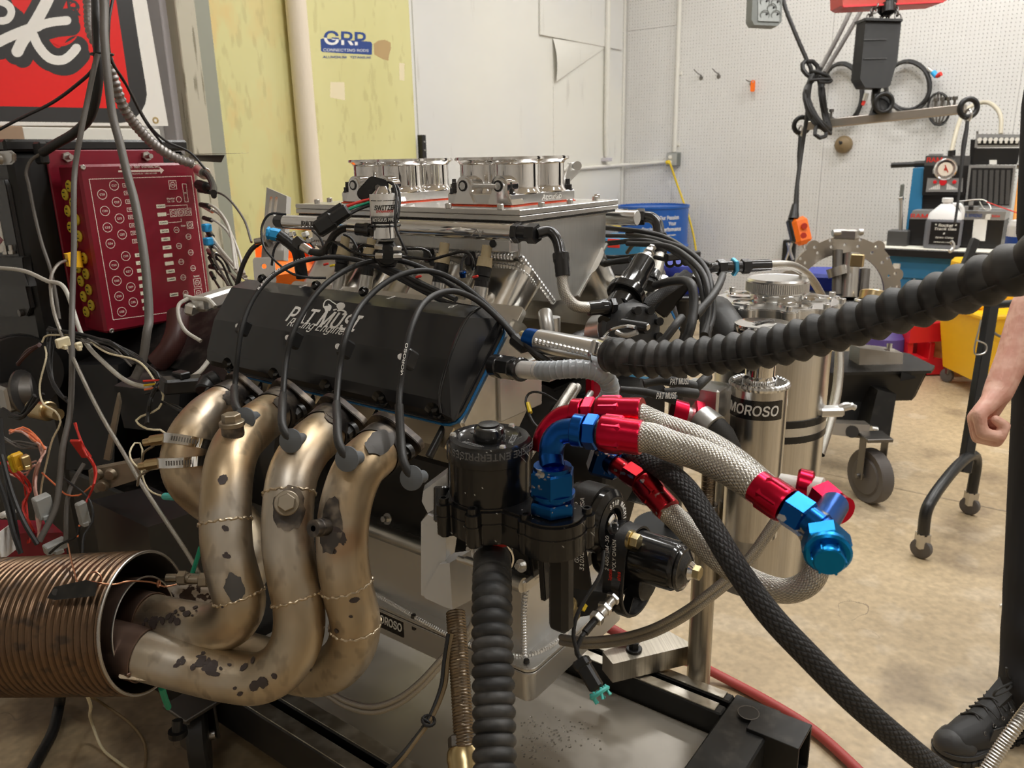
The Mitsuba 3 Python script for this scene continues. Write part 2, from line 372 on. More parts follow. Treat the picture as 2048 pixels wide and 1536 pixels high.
def _tank(p, n, uv): return mix((.50, .49, .47), (.78, .77, .75), pn(p.x * 55 + p.y * 40, p.y * 55 - p.x * 40, p.z * 2) * .7 + .3 * pn(p.x * 400 + p.y * 300, p.y * 400, 1))
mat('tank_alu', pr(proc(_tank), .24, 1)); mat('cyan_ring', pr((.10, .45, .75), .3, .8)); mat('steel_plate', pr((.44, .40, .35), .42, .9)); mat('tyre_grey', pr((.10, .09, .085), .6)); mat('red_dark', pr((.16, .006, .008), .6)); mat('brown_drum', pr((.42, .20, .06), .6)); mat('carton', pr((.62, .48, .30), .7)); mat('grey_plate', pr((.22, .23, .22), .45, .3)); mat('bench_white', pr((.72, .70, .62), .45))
mat('grey_metal', pr((.33, .33, .33), .4, .5)); mat('dial_cream', pr((.74, .66, .56), .5)); mat('tan_tube', pr((.48, .44, .34), .4)); mat('jug_grey', pr((.16, .165, .19), .4)); mat('jug_white', pr((.70, .70, .70), .4)); mat('white_metal', pr((.70, .68, .66), .3, .3))
mat('sole_grey', pr((.045, .045, .046), .6)); mat('toe_grey', pr((.035, .035, .036), .5)); mat('lace_black', pr((.02, .02, .02), .6))
def _skin(p, n, uv): return mix((.60, .30, .23), (.70, .42, .33), ss(.3, .7, pf(p.x * 45, p.y * 45, p.z * 45, 3)))
mat('skin', pr(proc(_skin), .48), bump=lambda p, n, uv: pf(p.x * 300, p.y * 300, p.z * 300, 2), scale=.0008)
# ================================================================ the room
def _concrete(p, n, uv):
    a = pf(p.x * 1.7, p.y * 1.7, 3, 4); b = pf(p.x * 9, p.y * 9, 7, 4); c = pf(p.x * 70, p.y * 70, 1, 2)
    base = mix((.29, .218, .132), (.42, .327, .205), ss(.25, .75, a))
    base = mix(base, (.50, .42, .31), ss(.56, .74, b) * .4)
    base = mix(base, (.17, .125, .085), ss(.60, .80, pf(p.x * 4 + 9, p.y * 4, 2, 4)) * .55)
    w = dr.abs(pf(p.x * 2.2 + 7, p.y * 2.2, 5, 4) - .5)
    crack = (1 - ss(.0, .0022, w)) * ss(.48, .6, pf(p.x * 1.3, p.y * 1.3, 11, 2))
    oil = ss(.50, .62, pf(p.x * 3.1 + 2, p.y * 3.1, 21, 4)) * ss(-.75, -1.15, p.x) * ss(1.4, .8, p.y)
    base = mix(base, (.10, .07, .045), oil * .75)
    return mix(base, (.10, .075, .055), crack * .7) * (.82 + .36 * c)
mat('concrete', pr(proc(_concrete), .42, 0, .45))
def _white_wall(p, n, uv):
    a = pf(p.x * 1.3, p.y * 1.3, p.z * 1.3, 4); s = pf(p.x * 3, p.y * 16, p.z * 2.2, 4)
    c = mix((.60, .60, .585), (.69, .69, .675), a); c = mix(c, (.80, .77, .62), ss(.5, .8, pf(p.y * 1.1, p.z * .7, 4)) * .3)
    return mix(c, (.42, .40, .36), ss(.66, .8, s) * .35)
mat('white_wall', pr(proc(_white_wall), .45, 0, .4))
mat('plain_wall', pr((.62, .61, .59), .7)); mat('dark_wall', pr((.10, .095, .09), .7)); mat('ceiling_paint', pr((.78, .77, .75), .8))
PX0 = XW
def _peg(p, n, uv):
    u = (p.x - PX0) / .0254; v = p.z / .0254
    du = u - dr.floor(u) - .5; dv = v - dr.floor(v) - .5
    hole = 1 - ss(.012, .024, du * du + dv * dv)
    c = mix((.62, .61, .595), (.70, .695, .68), pf(p.x * 2, p.z * 2, 1, 4))
    return mix(c, (.10, .09, .08), hole * .9)
mat('pegboard', pr(proc(_peg), .4, 0, .45))
def _yellow(p, n, uv):
    a = pf(p.y * 3, p.z * 1.2, 2, 4); b = pf(p.y * 9 + 3, p.z * 5, 2, 4); e = pf(p.y * 28, p.z * 9, 6, 3)
    c = mix((.57, .535, .235), (.66, .635, .33), a); c = mix(c, (.66, .48, .20), ss(.45, .75, b) * ss(3.0, 2.3, p.y) * .8)
    return mix(c, (.36, .31, .14), ss(.62, .78, e) * .25)
mat('yellow_panel', pr(proc(_yellow), .45, 0, .4))
def _column(p, n, uv): return mix((.46, .43, .34), (.22, .20, .14), ss(.6, .72, pf(p.y * 60, p.z * 6, p.x * 60, 4)))
mat('column_paint', pr(proc(_column), .5))
mat('trim_lavender', pr((.50, .48, .51), .5)); mat('trim_green', pr((.27, .28, .23), .5)); mat('tear_brown', pr((.44, .31, .15), .8)); mat('decal_blue', pr((.012, .045, .22), .4))
mat('banner_red', pr((.70, .008, .006), .38, 0, .4)); mat('banner_black', pr((.02, .019, .02), .36)); mat('banner_white', pr((.74, .72, .68), .4))
scene['lamp_glow'] = {'type': 'twosided', 'bsdf': pr((.8, .8, .8), .5)}

X1, Y0 = 4.2, -3.6
# floor slabs, sawn joints between them
ys = [Y0, .35, 3.29, YW]; k = 0
for x0, x1 in ((XW, .9), (.9, X1)):
    for y0, y1 in zip(ys, ys[1:]):
        m = b2((x0 + .004, y0 + .004, -.12), (x1 - .004, y1 - .004, 0), .003)
        if k == 0: struct('floor', b2((XW, Y0, -.16), (X1, YW, -.02), 0), 'dark_wall', 'stained tan concrete shop floor with sawn joints')
        part('floor', 'slab', m, 'concrete'); k += 1
struct('ceiling', b2((XW, Y0, CEIL), (X1, YW, CEIL + .1), 0), 'ceiling_paint')
struct('wall_left', b2((XW - .1, Y0, 0), (XW, YW, CEIL), 0), 'white_wall', 'white painted sheet wall on the left, scuffed')
struct('wall_back', b2((XW, YW, 0), (X1, YW + .1, CEIL), 0), 'plain_wall', 'white pegboard wall at the back')
struct('wall_right', b2((X1, Y0, 0), (X1 + .1, YW, CEIL), 0), 'plain_wall')
struct('wall_front', b2((XW, Y0 - .1, 0), (X1, Y0, CEIL), 0), 'plain_wall')
# white sheets on the left wall, one pegged higher with a torn corner
yA = at(832, 200, X=XW)[1]; yB = at(1105, 200, X=XW)[1]
for y0, y1, z0, z1 in ((yA, yB, 0, CEIL), (yB, YW - .06, 0, 3.6)):
    part('wall_left', 'sheet', b2((XW, y0 + .002, z0), (XW + .008, y1 - .002, z1), .002), 'white_wall')
w = Crop(950, 0, 3.4133)
pts = [w(435, -300, X=XW + .012), w(437, 237, X=XW + .012), w(998, 343, X=XW + .012), w(1003, -300, X=XW + .012)]
part('wall_left', 'sheet', prism(pick(pts, 0), (XW + .012, 0, 0), (0, 1, 0), (0, 0, 1), .012, .001), 'white_wall', 'upper white sheet with a loose lower edge')
c0, c1, c2 = w(530, 262, X=XW + .014), w(540, 560, X=XW + .014), w(900, 318, X=XW + .014)
g = []
for i in range(9):
    for j in range(9):
        s, t = i / 8, j / 8; e = c0 + (c2 - c0) * s; bt = c1 + (c2 - c1) * s * .9; q_ = e + (bt - e) * t
        q_ = q_ + a3(.07 * (1 - s) ** 2 * math.sin(math.pi * .5 * t) ** 1 * (1 - .75 * t), 0, 0); g.append(q_)
f = []
for i in range(8):
    for j in range(8):
        n0 = i * 9 + j; f += [[n0, n0 + 9, n0 + 10], [n0, n0 + 10, n0 + 1]]
g = np.array(g); part('wall_left', 'torn_flap', TM(np.vstack([g, g + [0.002, 0, 0]]), f + [[a + 81, c + 81, b + 81] for a, b, c in f]), 'white_wall', 'torn curled flap of the wall sheet', True)
part('wall_left', 'corner_strip', b2((XW, YW - .055, 0), (XW + .014, YW - .02, CEIL), .002), 'conduit_white')
# pegboard sheets
xs = [XW + .02, at(1352, 150, Y=YW)[0], at(1642, 350, Y=YW)[0], at(1642, 350, Y=YW)[0] + 1.22, at(1642, 350, Y=YW)[0] + 2.44, X1 - .1]
zj = at(1300, 57, Y=YW)[2]
for i, (x0, x1) in enumerate(zip(xs, xs[1:])):
    for z0, z1 in (((0, zj), (zj, CEIL - .05)) if i == 0 else ((0, 3.3),)):
        part('wall_back', 'pegboard_sheet', b2((x0 + .0015, YW - .006, z0 + .0015), (x1 - .0015, YW, z1 - .0015), 0), 'pegboard')
# column, trims
def vstrip(name, xa, xb, X, th, m, label, z1=CEIL):
    y0, y1 = at(xa, 0, X=X)[1], at(xb, 0, X=X)[1]
    part('wall_left', name, b2((X - th, y0, 0), (X, y1, z1), .004), m, label)
vstrip('post_flange', 318, 350, XW + .10, .10, 'trim_lavender', 'pale lavender steel flange beside the column')
vstrip('column', 349, 389, XW + .17, .17, 'column_paint', 'scratched beige column')
vstrip('door_edge', 385, 418, XW + .05, .05, 'trim_green', 'grey green strip behind the column')
# the yellow panel, its decal and torn patch
PXX = XW + .045
y0, y1 = at(412, 0, X=PXX)[1], at(818, 0, X=PXX)[1]
t = thing('wall_panel', 'tall yellowed panel on the left wall with a blue decal', 'panel')
part(t, 'sheet', b2((XW, y0, 0), (PXX, y1, 3.5), .004), 'yellow_panel')
yl = Crop(400, 0, 3.4133)
def P2(c, X): return [tuple(c(x, y, X=X)[1:]) for x, y in X_PTS]
def flat(c, X, pts): return sg.Polygon([tuple(c(x, y, X=X)[1:]) for x, y in pts])
def on_wall(poly, X, th=.0008): return prism(poly, (X, 0, 0), (0, 1, 0), (0, 0, 1), th)
part(t, 'torn_patch', on_wall(flat(yl, PXX, [(1185, 300), (1215, 278), (1260, 270), (1300, 290), (1303, 330), (1290, 375), (1285, 415), (1250, 405), (1190, 372)]), PXX), 'tear_brown', 'brown patch where a sticker was torn off')
for pts in ([(890, 560), (985, 562), (990, 685), (888, 665)], [(1360, 430), (1395, 432), (1395, 550), (1362, 545)]):
    part(t, 'tape_mark', on_wall(flat(yl, PXX, pts), PXX, .0004), 'cream', 'paler square of old tape')
dk = thing('decal', 'blue GRP CONNECTING RODS decal on the yellow panel', 'decal')
part(dk, 'plate', on_wall(flat(yl, PXX, [(822, 268), (840, 262), (1165, 285), (1175, 300), (1173, 372), (1160, 374), (835, 355), (826, 345)]), PXX), 'decal_blue')
o = yl(993, 262, X=PXX); ey = nz(yl(1150, 300, X=PXX) - yl(840, 280, X=PXX)); sz = lambda px, c=yl: np.linalg.norm(yl(1000, 300 + px, X=PXX) - yl(1000, 300, X=PXX))
WD = np.linalg.norm(yl(1150, 300, X=PXX) - yl(840, 280, X=PXX))
def fit(m, o, ux, uy, wd, hg):      # stretch lettering to a measured width and height
    v = m.vertices - np.asarray(o); a, b = v @ nz(ux), v @ nz(uy); w_ = np.cross(nz(ux), nz(uy)); n_ = v @ w_
    a *= wd / (a.max() - a.min()); b *= hg / (b.max() - b.min()); a -= (a.max() + a.min()) / 2; b -= (b.max() + b.min()) / 2
    return TM(np.asarray(o) + a[:, None] * nz(ux) + b[:, None] * nz(uy) + n_[:, None] * w_, m.faces)
def lettering(s, o, ux, uy, wd, hg, bold=True, shear=0, depth=.0008, lift=.0004):
    return fit(text(s, .1, o, ux, uy, depth, bold, shear, lift=lift), o, ux, uy, wd, hg)
zz = (0, 0, 1)
gl = lettering('GRP', o, ey, zz, WD * .93, sz(100)); up_ = trimesh.intersections.slice_mesh_plane(gl, [0, 0, 1], yl(993, 276, X=PXX), cap=True, engine='earcut'); lo_ = trimesh.intersections.slice_mesh_plane(gl, [0, 0, -1], yl(993, 276, X=PXX), cap=True, engine='earcut')
part(dk, 'lettering', up_, 'decal_blue'); part(dk, 'lettering', lo_, 'white_print')
part(dk, 'lettering', lettering('CONNECTING RODS', yl(1000, 343, X=PXX), ey, zz, WD * 1.0, sz(30), False), 'white_print')
part(dk, 'lettering', lettering('ALUMINUM   TITANIUM', yl(1005, 391, X=PXX), ey, zz, WD * 1.06, sz(26), True), 'decal_blue')
# white pipe in front of the yellow panel
pa, pb = at(591, 0, X=PXX + .06), at(613, 300, X=PXX + .06)
solo('wall_pipe', 'cream painted vertical pipe on the yellow panel', 'pipe', cy((pa[0], pa[1], 0), (pa[0], pa[1], CEIL), .052, n=28), 'pipe_cream')
# black slotted bar behind the throttle bodies
bq = thing('slotted_bar', 'black slotted bar standing against the wall behind the throttle bodies', 'bar')
pa = at(843, 270, X=XW + .06); part(bq, 'upright', b2((pa[0] - .02, pa[1] - .018, 0), (pa[0] + .02, pa[1] + .018, pa[2]), .002), 'black_satin')
for i in range(4): part(bq, 'slot_rivet', cy((pa[0] + .02, pa[1], pa[2] - .04 - .05 * i), (pa[0] + .023, pa[1], pa[2] - .04 - .05 * i), .005, n=10), 'zinc')
# conduits
c = thing('conduit_run', 'white conduit down the left wall ending in a bracket', 'conduit')
pa = w(905, 300, X=XW + .04); pe = w(905, 1085, X=XW + .04)
part(c, 'pipe', cat([cy((pa[0], pa[1], pe[2] + .25), (pa[0], pa[1], CEIL), .022), tube([(pa[0], pa[1], pe[2] + .26), (pa[0], pa[1] + .005, pe[2] + .15), (pa[0], pa[1] + .012, pe[2] + .02)], .022)]), 'conduit_white')
part(c, 'bracket', b2((XW + .008, pa[1] - .03, pe[2] - .02), (XW + .07, pa[1] + .05, pe[2] + .01), .003), 'trim_lavender')
JB = Crop(950, 0, 3.4133)
j = JB(1352, 1088, Y=YW - .05)
c = thing('conduit_run', 'white conduit up the pegboard and across to the corner, from the outlet box', 'conduit')
part(c, 'pipe', cy((j[0], YW - .03, j[2] + .06), (j[0] + .0, YW - .03, CEIL), .017), 'conduit_white')
part(c, 'pipe', tube([(j[0] - .05, YW - .03, j[2] - .02), (XW + .2, YW - .03, j[2] - .035), (XW + .05, YW - .06, j[2] - .04), (XW + .03, YW - .3, j[2] - .045), (XW + .03, YW - 1.6, j[2] - .07)], .014), 'conduit_white')
for z_ in (j[2] + .12, JB(1380, 505, Y=YW)[2]): part(c, 'strap', b2((j[0] - .035, YW - .016, z_ - .012), (j[0] + .035, YW - .006, z_ + .012), .002), 'conduit_white')
c = thing('outlet_box', 'grey metal outlet box on the pegboard at the end of the conduit', 'outlet')
part(c, 'box', b2((j[0] - .052, YW - .075, j[2] - .055), (j[0] + .052, YW - .006, j[2] + .055), .006), 'grey_box')
part(c, 'cover', b2((j[0] - .047, YW - .08, j[2] - .05), (j[0] + .047, YW - .075, j[2] + .05), .002), 'grey_plastic')
part(c, 'socket', cat([cy((j[0] - .012, YW - .084, j[2] + .02), (j[0] - .012, YW - .079, j[2] + .02), .016), cy((j[0] - .012, YW - .084, j[2] - .022), (j[0] - .012, YW - .079, j[2] - .022), .016)]), 'white_plastic')
pl = [(j[0] - .02, YW - .12, j[2] - .022), JB(1325, 1105, Y=YW - .14), JB(1370, 1230, Y=YW - .10), JB(1420, 1370, Y=YW - .09), JB(1465, 1500, Y=YW - .08), at(1392, 505, Y=YW - .1), (at(1395, 520, Y=YW - .1)[0], YW - .12, .02)]
solo('extension_cord', 'yellow cord hanging from the outlet box down the pegboard', 'cord', cat([tube(pl, .0085, 8, .05), cy(pl[0], np.array(pl[0]) + [0, .05, 0], .016)]), 'cord_yellow')
# hooks
for n_, (x0, y0, x1, y1) in enumerate(((1495, 475, 1545, 515), (1620, 468, 1665, 505), (1850, 545, 1890, 556))):
    a_, e_ = JB(x1, y1, Y=YW - .006), JB(x0, y0, Y=YW - .09)
    solo('peg_hook', ['left peg hook, empty, right of the conduit', 'second empty peg hook, right of the first', 'peg hook holding the orange tag'][n_], 'hook', cat([tube([a_, (a_ + e_) / 2 + [0, 0, -.006], e_], .0042, 8, .02), cy(a_ + [0, -.004, -.02], a_ + [0, .002, -.02], .016), cy(a_ + [0, -.004, -.02], a_ + [0, -.004, .006], .0045)]), 'steel_dark')
o = JB(1898, 590, Y=YW - .05)
solo('tag', 'small orange plastic tag hanging on a peg hook', 'tag', prism(rrect(-.017, -.04, .017, .045, .012).difference(circ(0, .032, .006)), o, (1, 0, 0), (0, 0, 1), .012, .002), 'orange_plastic')
o = Hc(808, 990, Y=YW - .04)
t = thing('wall_bumper', 'round brown rubber bumper on the pegboard below the cable coils', 'bumper')
part(t, 'dome', lathe([(0, 0), (.062, 0), (.064, .02), (.055, .045), (.03, .06), (.012, .064), (0, .064)], (o[0], YW - .008, o[2]), (0, -1, 0), 28), 'brown_rubber')
part(t, 'stub', cy((o[0] - .008, YW - .07, o[2] + .012), (o[0] - .012, YW - .095, o[2] + .02), .012, .007), 'rubber')
# cables coiled on the pegboard
def coil(name, label, cx, cy_, rx, ry, n, r, seed, matk, ex=()):
    g_ = random.Random(seed); t = thing(name, label, 'cable coil')
    pts = []
    for i in range(n * 14 + 1):
        a = i * 2 * math.pi / 14 + 1.2; kx = 1 + .05 * math.sin(i * .37 + seed) ; ky = 1 + .06 * math.cos(i * .23)
        p_ = Hc(cx + rx * kx * math.cos(a), cy_ + ry * ky * math.sin(a), Y=YW - .05 - .022 * ((i // 14) % 3) - .01 * math.sin(i * .31)); pts.append(p_)
    part(t, 'cable', tube(pts, r, 8, .03), matk)
    for e in ex: part(t, 'end', e[0], e[1])
    part(t, 'hook', tube([Hc(cx, cy_ - ry - 6, Y=YW), Hc(cx, cy_ - ry + 6, Y=YW - .12)], .006, 8), 'steel_dark')
    return t
e1 = Hc(955, 690, Y=YW - .1)
coil('cable_coil', 'large coil of black cable on the pegboard left of the chain bag', 800, 640, 140, 205, 4, .0115, 3, 'wire_black', [(cat([cy(e1, e1 + [.01, 0, .05], .018)]), 'zinc'), (cy(e1 + [-.01, 0, -.03], e1, .012), 'wire_red')])
e2 = Hc(1425, 495, Y=YW - .09); e3 = Hc(1480, 505, Y=YW - .12)
coil('cable_coil', 'large coil of black cable right of the chain bag, blue and red end', 1250, 590, 150, 170, 4, .0115, 5, 'wire_black', [(tube([Hc(1390, 470, Y=YW - .08), e2], .016), 'zinc'), (tube([e2, (e2 + e3) / 2 + [0, 0, -.02]], .018), 'cyan_plastic'), (tube([(e2 + e3) / 2 + [0, 0, -.02], e3], .015), 'wire_red')])
coil('cable_coil', 'small tangled coil of thin dark wire on the pegboard', 1465, 745, 75, 110, 4, .0055, 8, 'wire_black', [(cat([tube([Hc(1440 + 20 * i, 640, Y=YW - .07), Hc(1420 + 28 * i, 780, Y=YW - .1), Hc(1440 + 10 * i, 860, Y=YW - .07)], .006) for i in range(4)]), 'grey_wire')])
# ceiling fixtures: the light of the room
for i, (x, y, k) in enumerate(LAMPS):
    t = thing('ceiling_light', 'fluorescent strip fixture under the ceiling', 'ceiling light', 'fluorescent strip fixtures')
    part(t, 'housing', b2((x - .62, y - .16, CEIL - .06), (x + .62, y + .16, CEIL), .004), 'white_plastic')
    z_ = CEIL - .075
    v = [[x - .6, y - .13, z_], [x + .6, y - .13, z_], [x + .6, y + .13, z_], [x - .6, y + .13, z_]]
    kx = part(t, 'diffuser', TM(v, [[0, 2, 1], [0, 3, 2]]), 'lamp_glow', smooth=False)
    scene[kx]['emitter'] = {'type': 'area', 'radiance': rgb((LAMP_POWER * k * 1.0, LAMP_POWER * k * .99, LAMP_POWER * k * .96))}
# ---------------------------------------------------------------- the banner on the left wall
BX = XW + .13
t = thing('banner', 'red and black shop banner with white script letters on the left wall', 'banner')
def bf(pts): return sg.Polygon([tuple(L0(x, y, X=BX)[1:]) for x, y in pts])
part(t, 'cloth', prism(bf([(-2500, -900), (1080, -900), (1170, 0), (1345, 1008), (0, 1004), (-2500, 980)]), (BX, 0, 0), (0, 1, 0), (0, 0, 1), .002), 'banner_white')
def bl(i): return BX + .002 + i * .0009
def bp(poly, i, m, n): part(t, n, prism(poly, (bl(i), 0, 0), (0, 1, 0), (0, 0, 1), .0008), m)
blk = bf([(-2400, -800), (1000, -800), (1055, 0), (1110, 360), (1165, 690), (1172, 760), (1160, 830), (1130, 890), (1080, 945), (1020, 975), (960, 984), (0, 972), (-2400, 950)])
bp(blk, 0, 'banner_black', 'black_border')
red = bf([(-2300, -700), (880, -700), (925, 0), (985, 400), (1036, 760), (1036, 810), (1010, 845), (960, 868), (0, 850), (-2300, 830)])
bp(red, 1, 'banner_red', 'red_field')
def cv(p, n=6): return smooth_path(np.c_[np.array(p, float), np.zeros(len(p))], 14)[:, :2]
S = [(cv([(-60, 10), (20, 20), (75, 60), (85, 110), (50, 160), (-40, 170)]), 30), (cv([(430, -120), (340, 70), (240, 240), (170, 340), (135, 410)]), 48), (cv([(-40, 350), (60, 300), (180, 250), (300, 210)]), 42), (cv([(280, 215), (400, 180), (530, 165)]), 35), (cv([(250, 260), (310, 380), (400, 470), (500, 480), (570, 430), (605, 388)]), 37)]
wh = so.unary_union([sg.LineString(p).buffer(b) for p, b in S])
bo = so.unary_union([wh.buffer(62), affinity.translate(wh, 45, 55).buffer(30)])
sw = sg.Polygon(cv([(422, 345), (500, 350), (560, 325), (612, 290), (560, 345), (480, 370), (422, 345)])[:-1]).buffer(2)
wd = sg.Polygon([(60, -60), (190, -60), (185, 106), (100, 40)])
def mp(g):
    out = []
    for p in getattr(g, 'geoms', [g]):
        f_ = lambda c_: [tuple(L0(x, y, X=BX)[1:]) for x, y in np.array(c_.coords)[:, :2]]
        out.append(sg.Polygon(f_(p.exterior), [f_(h) for h in p.interiors]))
    return so.unary_union(out)
clip = sg.box(-900, -900, 900, 840)
bp(mp(bo.difference(wd).intersection(clip)), 2, 'banner_black', 'letter_shadow')
bp(mp(wh.intersection(clip)), 3, 'banner_white', 'letters'); bp(mp(sw), 3, 'banner_red', 'swoosh')
c_ = sg.Point(588, 60)
bp(mp(c_.buffer(44).difference(c_.buffer(36))), 2, 'banner_black', 'registered_ring')
o_ = L0(588, 60, X=bl(2)); part(t, 'registered_letter', lettering('R', o_, (0, 1, 0), (0, 0, 1), .045, .055), 'banner_black')
o_ = L0(1245, 963, X=BX + .002); part(t, 'grommet', ring(o_, (1, 0, 0), .011, .004, 16, 6), 'brass')
# ================================================================ the engine (x forward, near bank faces -y)
YC, ZC, SQ = 1.157, .718, math.sqrt(.5)
def bank(u, v, X, far=False):
    y = .857 + (u - v) * SQ
    return a3(X, 2 * YC - y if far else y, 1.018 + (u + v) * SQ)
UX, UU, UV = a3(1, 0, 0), a3(0, SQ, SQ), a3(0, -SQ, SQ)      # along the engine, up the bank, out of the bank
def onp(c, x, y, p0, n):      # measured spot on any plane
    v = c(x, y, d=1.0) - EYE; return EYE + v * (np.dot(np.asarray(p0) - EYE, n) / np.dot(v, n))
eng = thing('engine', 'race V8 engine with black valve cover and tall bare aluminium intake, on a steel stand', 'engine')
def ep(n, m, k, label=None, **kw): return part(eng, n, m, k, label, **kw)
def mir(pts): return [(2 * YC - y, z) for y, z in pts][::-1]
def prismX(pts, x0, x1, bev=0): return prism(pts, (min(x0, x1), 0, 0), (0, 1, 0), (0, 0, 1), abs(x1 - x0), bev)
half = [(YC - .13, .585), (YC - .15, .70), (.905, .83), (.93, .87), (1.03, .965), (1.10, .93)]
ep('block', prismX(half + mir(half), -1.26, -.735, .004), 'black_satin', 'black painted engine block')
for far in (False, True):
    sg_ = -1 if far else 1
    pr_ = [(-.082, 0), (.10, 0), (.112, -.03), (.112, -.13), (-.06, -.13), (-.085, -.10), (-.092, -.04)]
    pp = [tuple(bank(u, v, 0, far)[1:]) for u, v in pr_]
    hd = ep('cylinder_head', prismX(pp, -1.262, -.692, .004), 'alu_cast', 'cast aluminium cylinder head')
    if not far:
        for i, X in enumerate((-1.20, -1.07, -.92, -.775)):     # exhaust port bosses, gold-tinted castings
            m = hull([bank(-.085 - .028 * k, v, X + dx * w_, far) for k, w_, vs in ((0, .062, (-.012, -.10)), (1, .05, (-.028, -.095))) for v in vs for dx in (-1, 1)])
            part(hd, 'port_boss', m, 'alu_gold', 'gold tinted cast exhaust port boss')
        for i, X in enumerate((-1.16, -1.02, -.87, -.735)):
            part(hd, 'stud', cy(bank(-.085, -.018, X), bank(-.135, -.018, X), .006), 'black_satin')
        part(hd, 'side_plate', b2((-.692, .88, .94), (-.686, .99, 1.02), .002), 'alu_satin')
    # valve cover
    gk = prism(rrect(-1.255, -.0905, -.6925, .0905, .027), bank(0, 0, 0, far), UX, (0, sg_ * SQ, SQ), .004 * (1))
    if far: gk = prism(rrect(-1.255, -.0905, -.6925, .0905, .027), bank(0, .004, 0, far), UX, (0, -SQ, SQ), .004)
    ep('valve_cover_gasket', gk, 'blue_gasket', 'blue valve cover gasket')
    prof = [(-.086, .012), (-.083, .028), (-.069, .038), (-.015, .0605), (.052, .0665), (.084, .048), (.088, .012)]
    def sect(X, k): return [bank(u * (1 if v > .02 else 1) - (0), .012 + (v - .012) * k, X, far) for u, v in prof]
    body = hull(sect(-.700, .3) + sect(-.716, 1) + sect(-1.277, 1) + sect(-1.262, .5) + [bank(u, .010, X, far) for u in (-.084, .084) for X in (-.697, -1.256)])
    fl = prism(rrect(-1.254, -.089, -.694, .089, .026), bank(0, .003 if not far else .012, 0, far), UX, (0, sg_ * SQ, SQ), .009, .002)
    if not far:
        mm = manifold3d.Manifold(manifold3d.Mesh(np.array(body.vertices, np.float32), np.array(body.faces, np.uint32)))
        for X in (-1.215, -1.085, -.955, -.835, -.728):
            c_ = manifold3d.Manifold.cylinder(.08, .017, .020, 28)
            R = np.stack([UX, UU, UV], 1); o = bank(-.091, .013, X)
            mm = mm - c_.transform(np.hstack([R * np.array([1, 1, 1]), o[:, None]]))
        k_ = mm.to_mesh(); body = TM(k_.vert_properties[:, :3], k_.tri_verts)
    vc = ep('valve_cover', cat([body, fl]), 'valve_black', 'faceted black valve cover with white lettering' if not far else None, smooth=7)
    if far: continue
    part(vc, 'edge_trim', tube([bank(.083, .052, -.7155), bank(.052, .0665, -.7157), bank(-.015, .0602, -.7157), bank(-.068, .0413, -.7150), bank(-.083, .028, -.712)], .0022, 8), 'black_gloss')
    for X in (-1.215, -1.085, -.955, -.835, -.728):
        part(vc, 'bolt', cat([cy(bank(-.079, .012, X), bank(-.079, .017, X), .009, bev=.001), hexa(bank(-.079, .017, X), bank(-.079, .026, X), .0058)]), 'black_gloss')
    for c in ((515, 172), (830, 212), (1108, 248)):
        o = onp(Cc, *c, bank(.07, .062, 0), UV); part(vc, 'bolt', lathe([(0, 0), (.0085, 0), (.008, .006), (.004, .009), (.0035, .006), (0, .006)], o, UV, 16), 'black_gloss')
    FP0 = bank(-.015, .0605, 0); FU = nz(bank(.052, .0665, 0) - FP0); FN = np.cross(UX, FU)
    def facet(x, y): return onp(Cc, x, y, FP0, FN)
    def vt(s, x, y, wd, hg, bold=True, shear=.28, k='white_print', nm='lettering'):
        part(vc, nm, lettering(s, facet(x, y), UX, FU, wd, hg, bold, shear, .0004, .0003), k)
    W_ = lambda x0, y0, x1, y1: np.linalg.norm(facet(x1, y1) - facet(x0, y0))
    vt('PAT MUSI', 868, 402, W_(660, 372, 1078, 430), .030)
    vt('Racing Engines', 835, 455, W_(650, 430, 1010, 480), .021, False, .45)
    # emblem: an engine-like outline over the name, in white line work
    em = []
    for pts, th in (([(885, 350), (870, 330), (880, 300), (900, 292), (930, 310), (960, 325), (985, 312)], 3), ([(885, 350), (905, 352), (912, 330), (900, 320)], 4), ([(950, 330), (960, 345), (985, 340), (992, 322), (975, 312), (955, 318), (950, 330)], 4), ([(955, 355), (975, 352), (1000, 365), (985, 378)], 5), ([(930, 352), (945, 348)], 4)):
        em.append(sg.LineString(smooth_path(np.c_[np.array(pts, float), np.zeros(len(pts))], 3)[:, :2]).buffer(th))
    em.append(sg.Polygon([(872, 330), (905, 325), (910, 355), (880, 358)]))
    for g_ in getattr(so.unary_union(em), 'geoms', [so.unary_union(em)]):
        q_ = [facet(x, y) for x, y in g_.exterior.coords]; l2 = [((p_ - FP0) @ UX, (p_ - FP0) @ FU) for p_ in q_]
        part(vc, 'emblem', prism(l2, FP0 + FN * .0002, UX, FU, .0004), 'white_print')
    TP0 = bank(.052, .0665, 0); TU = nz(bank(.084, .048, 0) - TP0); TN = np.cross(UX, TU)
    for s, x, y in (('4', 420, 165), ('2', 750, 212), ('2', 1265, 278), ('6', 1625, 330)):
        part(vc, 'marker_number', lettering(s, onp(Cc, x, y, TP0, TN), UX, TU, .010, .012, False, .5, .0003, .0002), 'white_print')
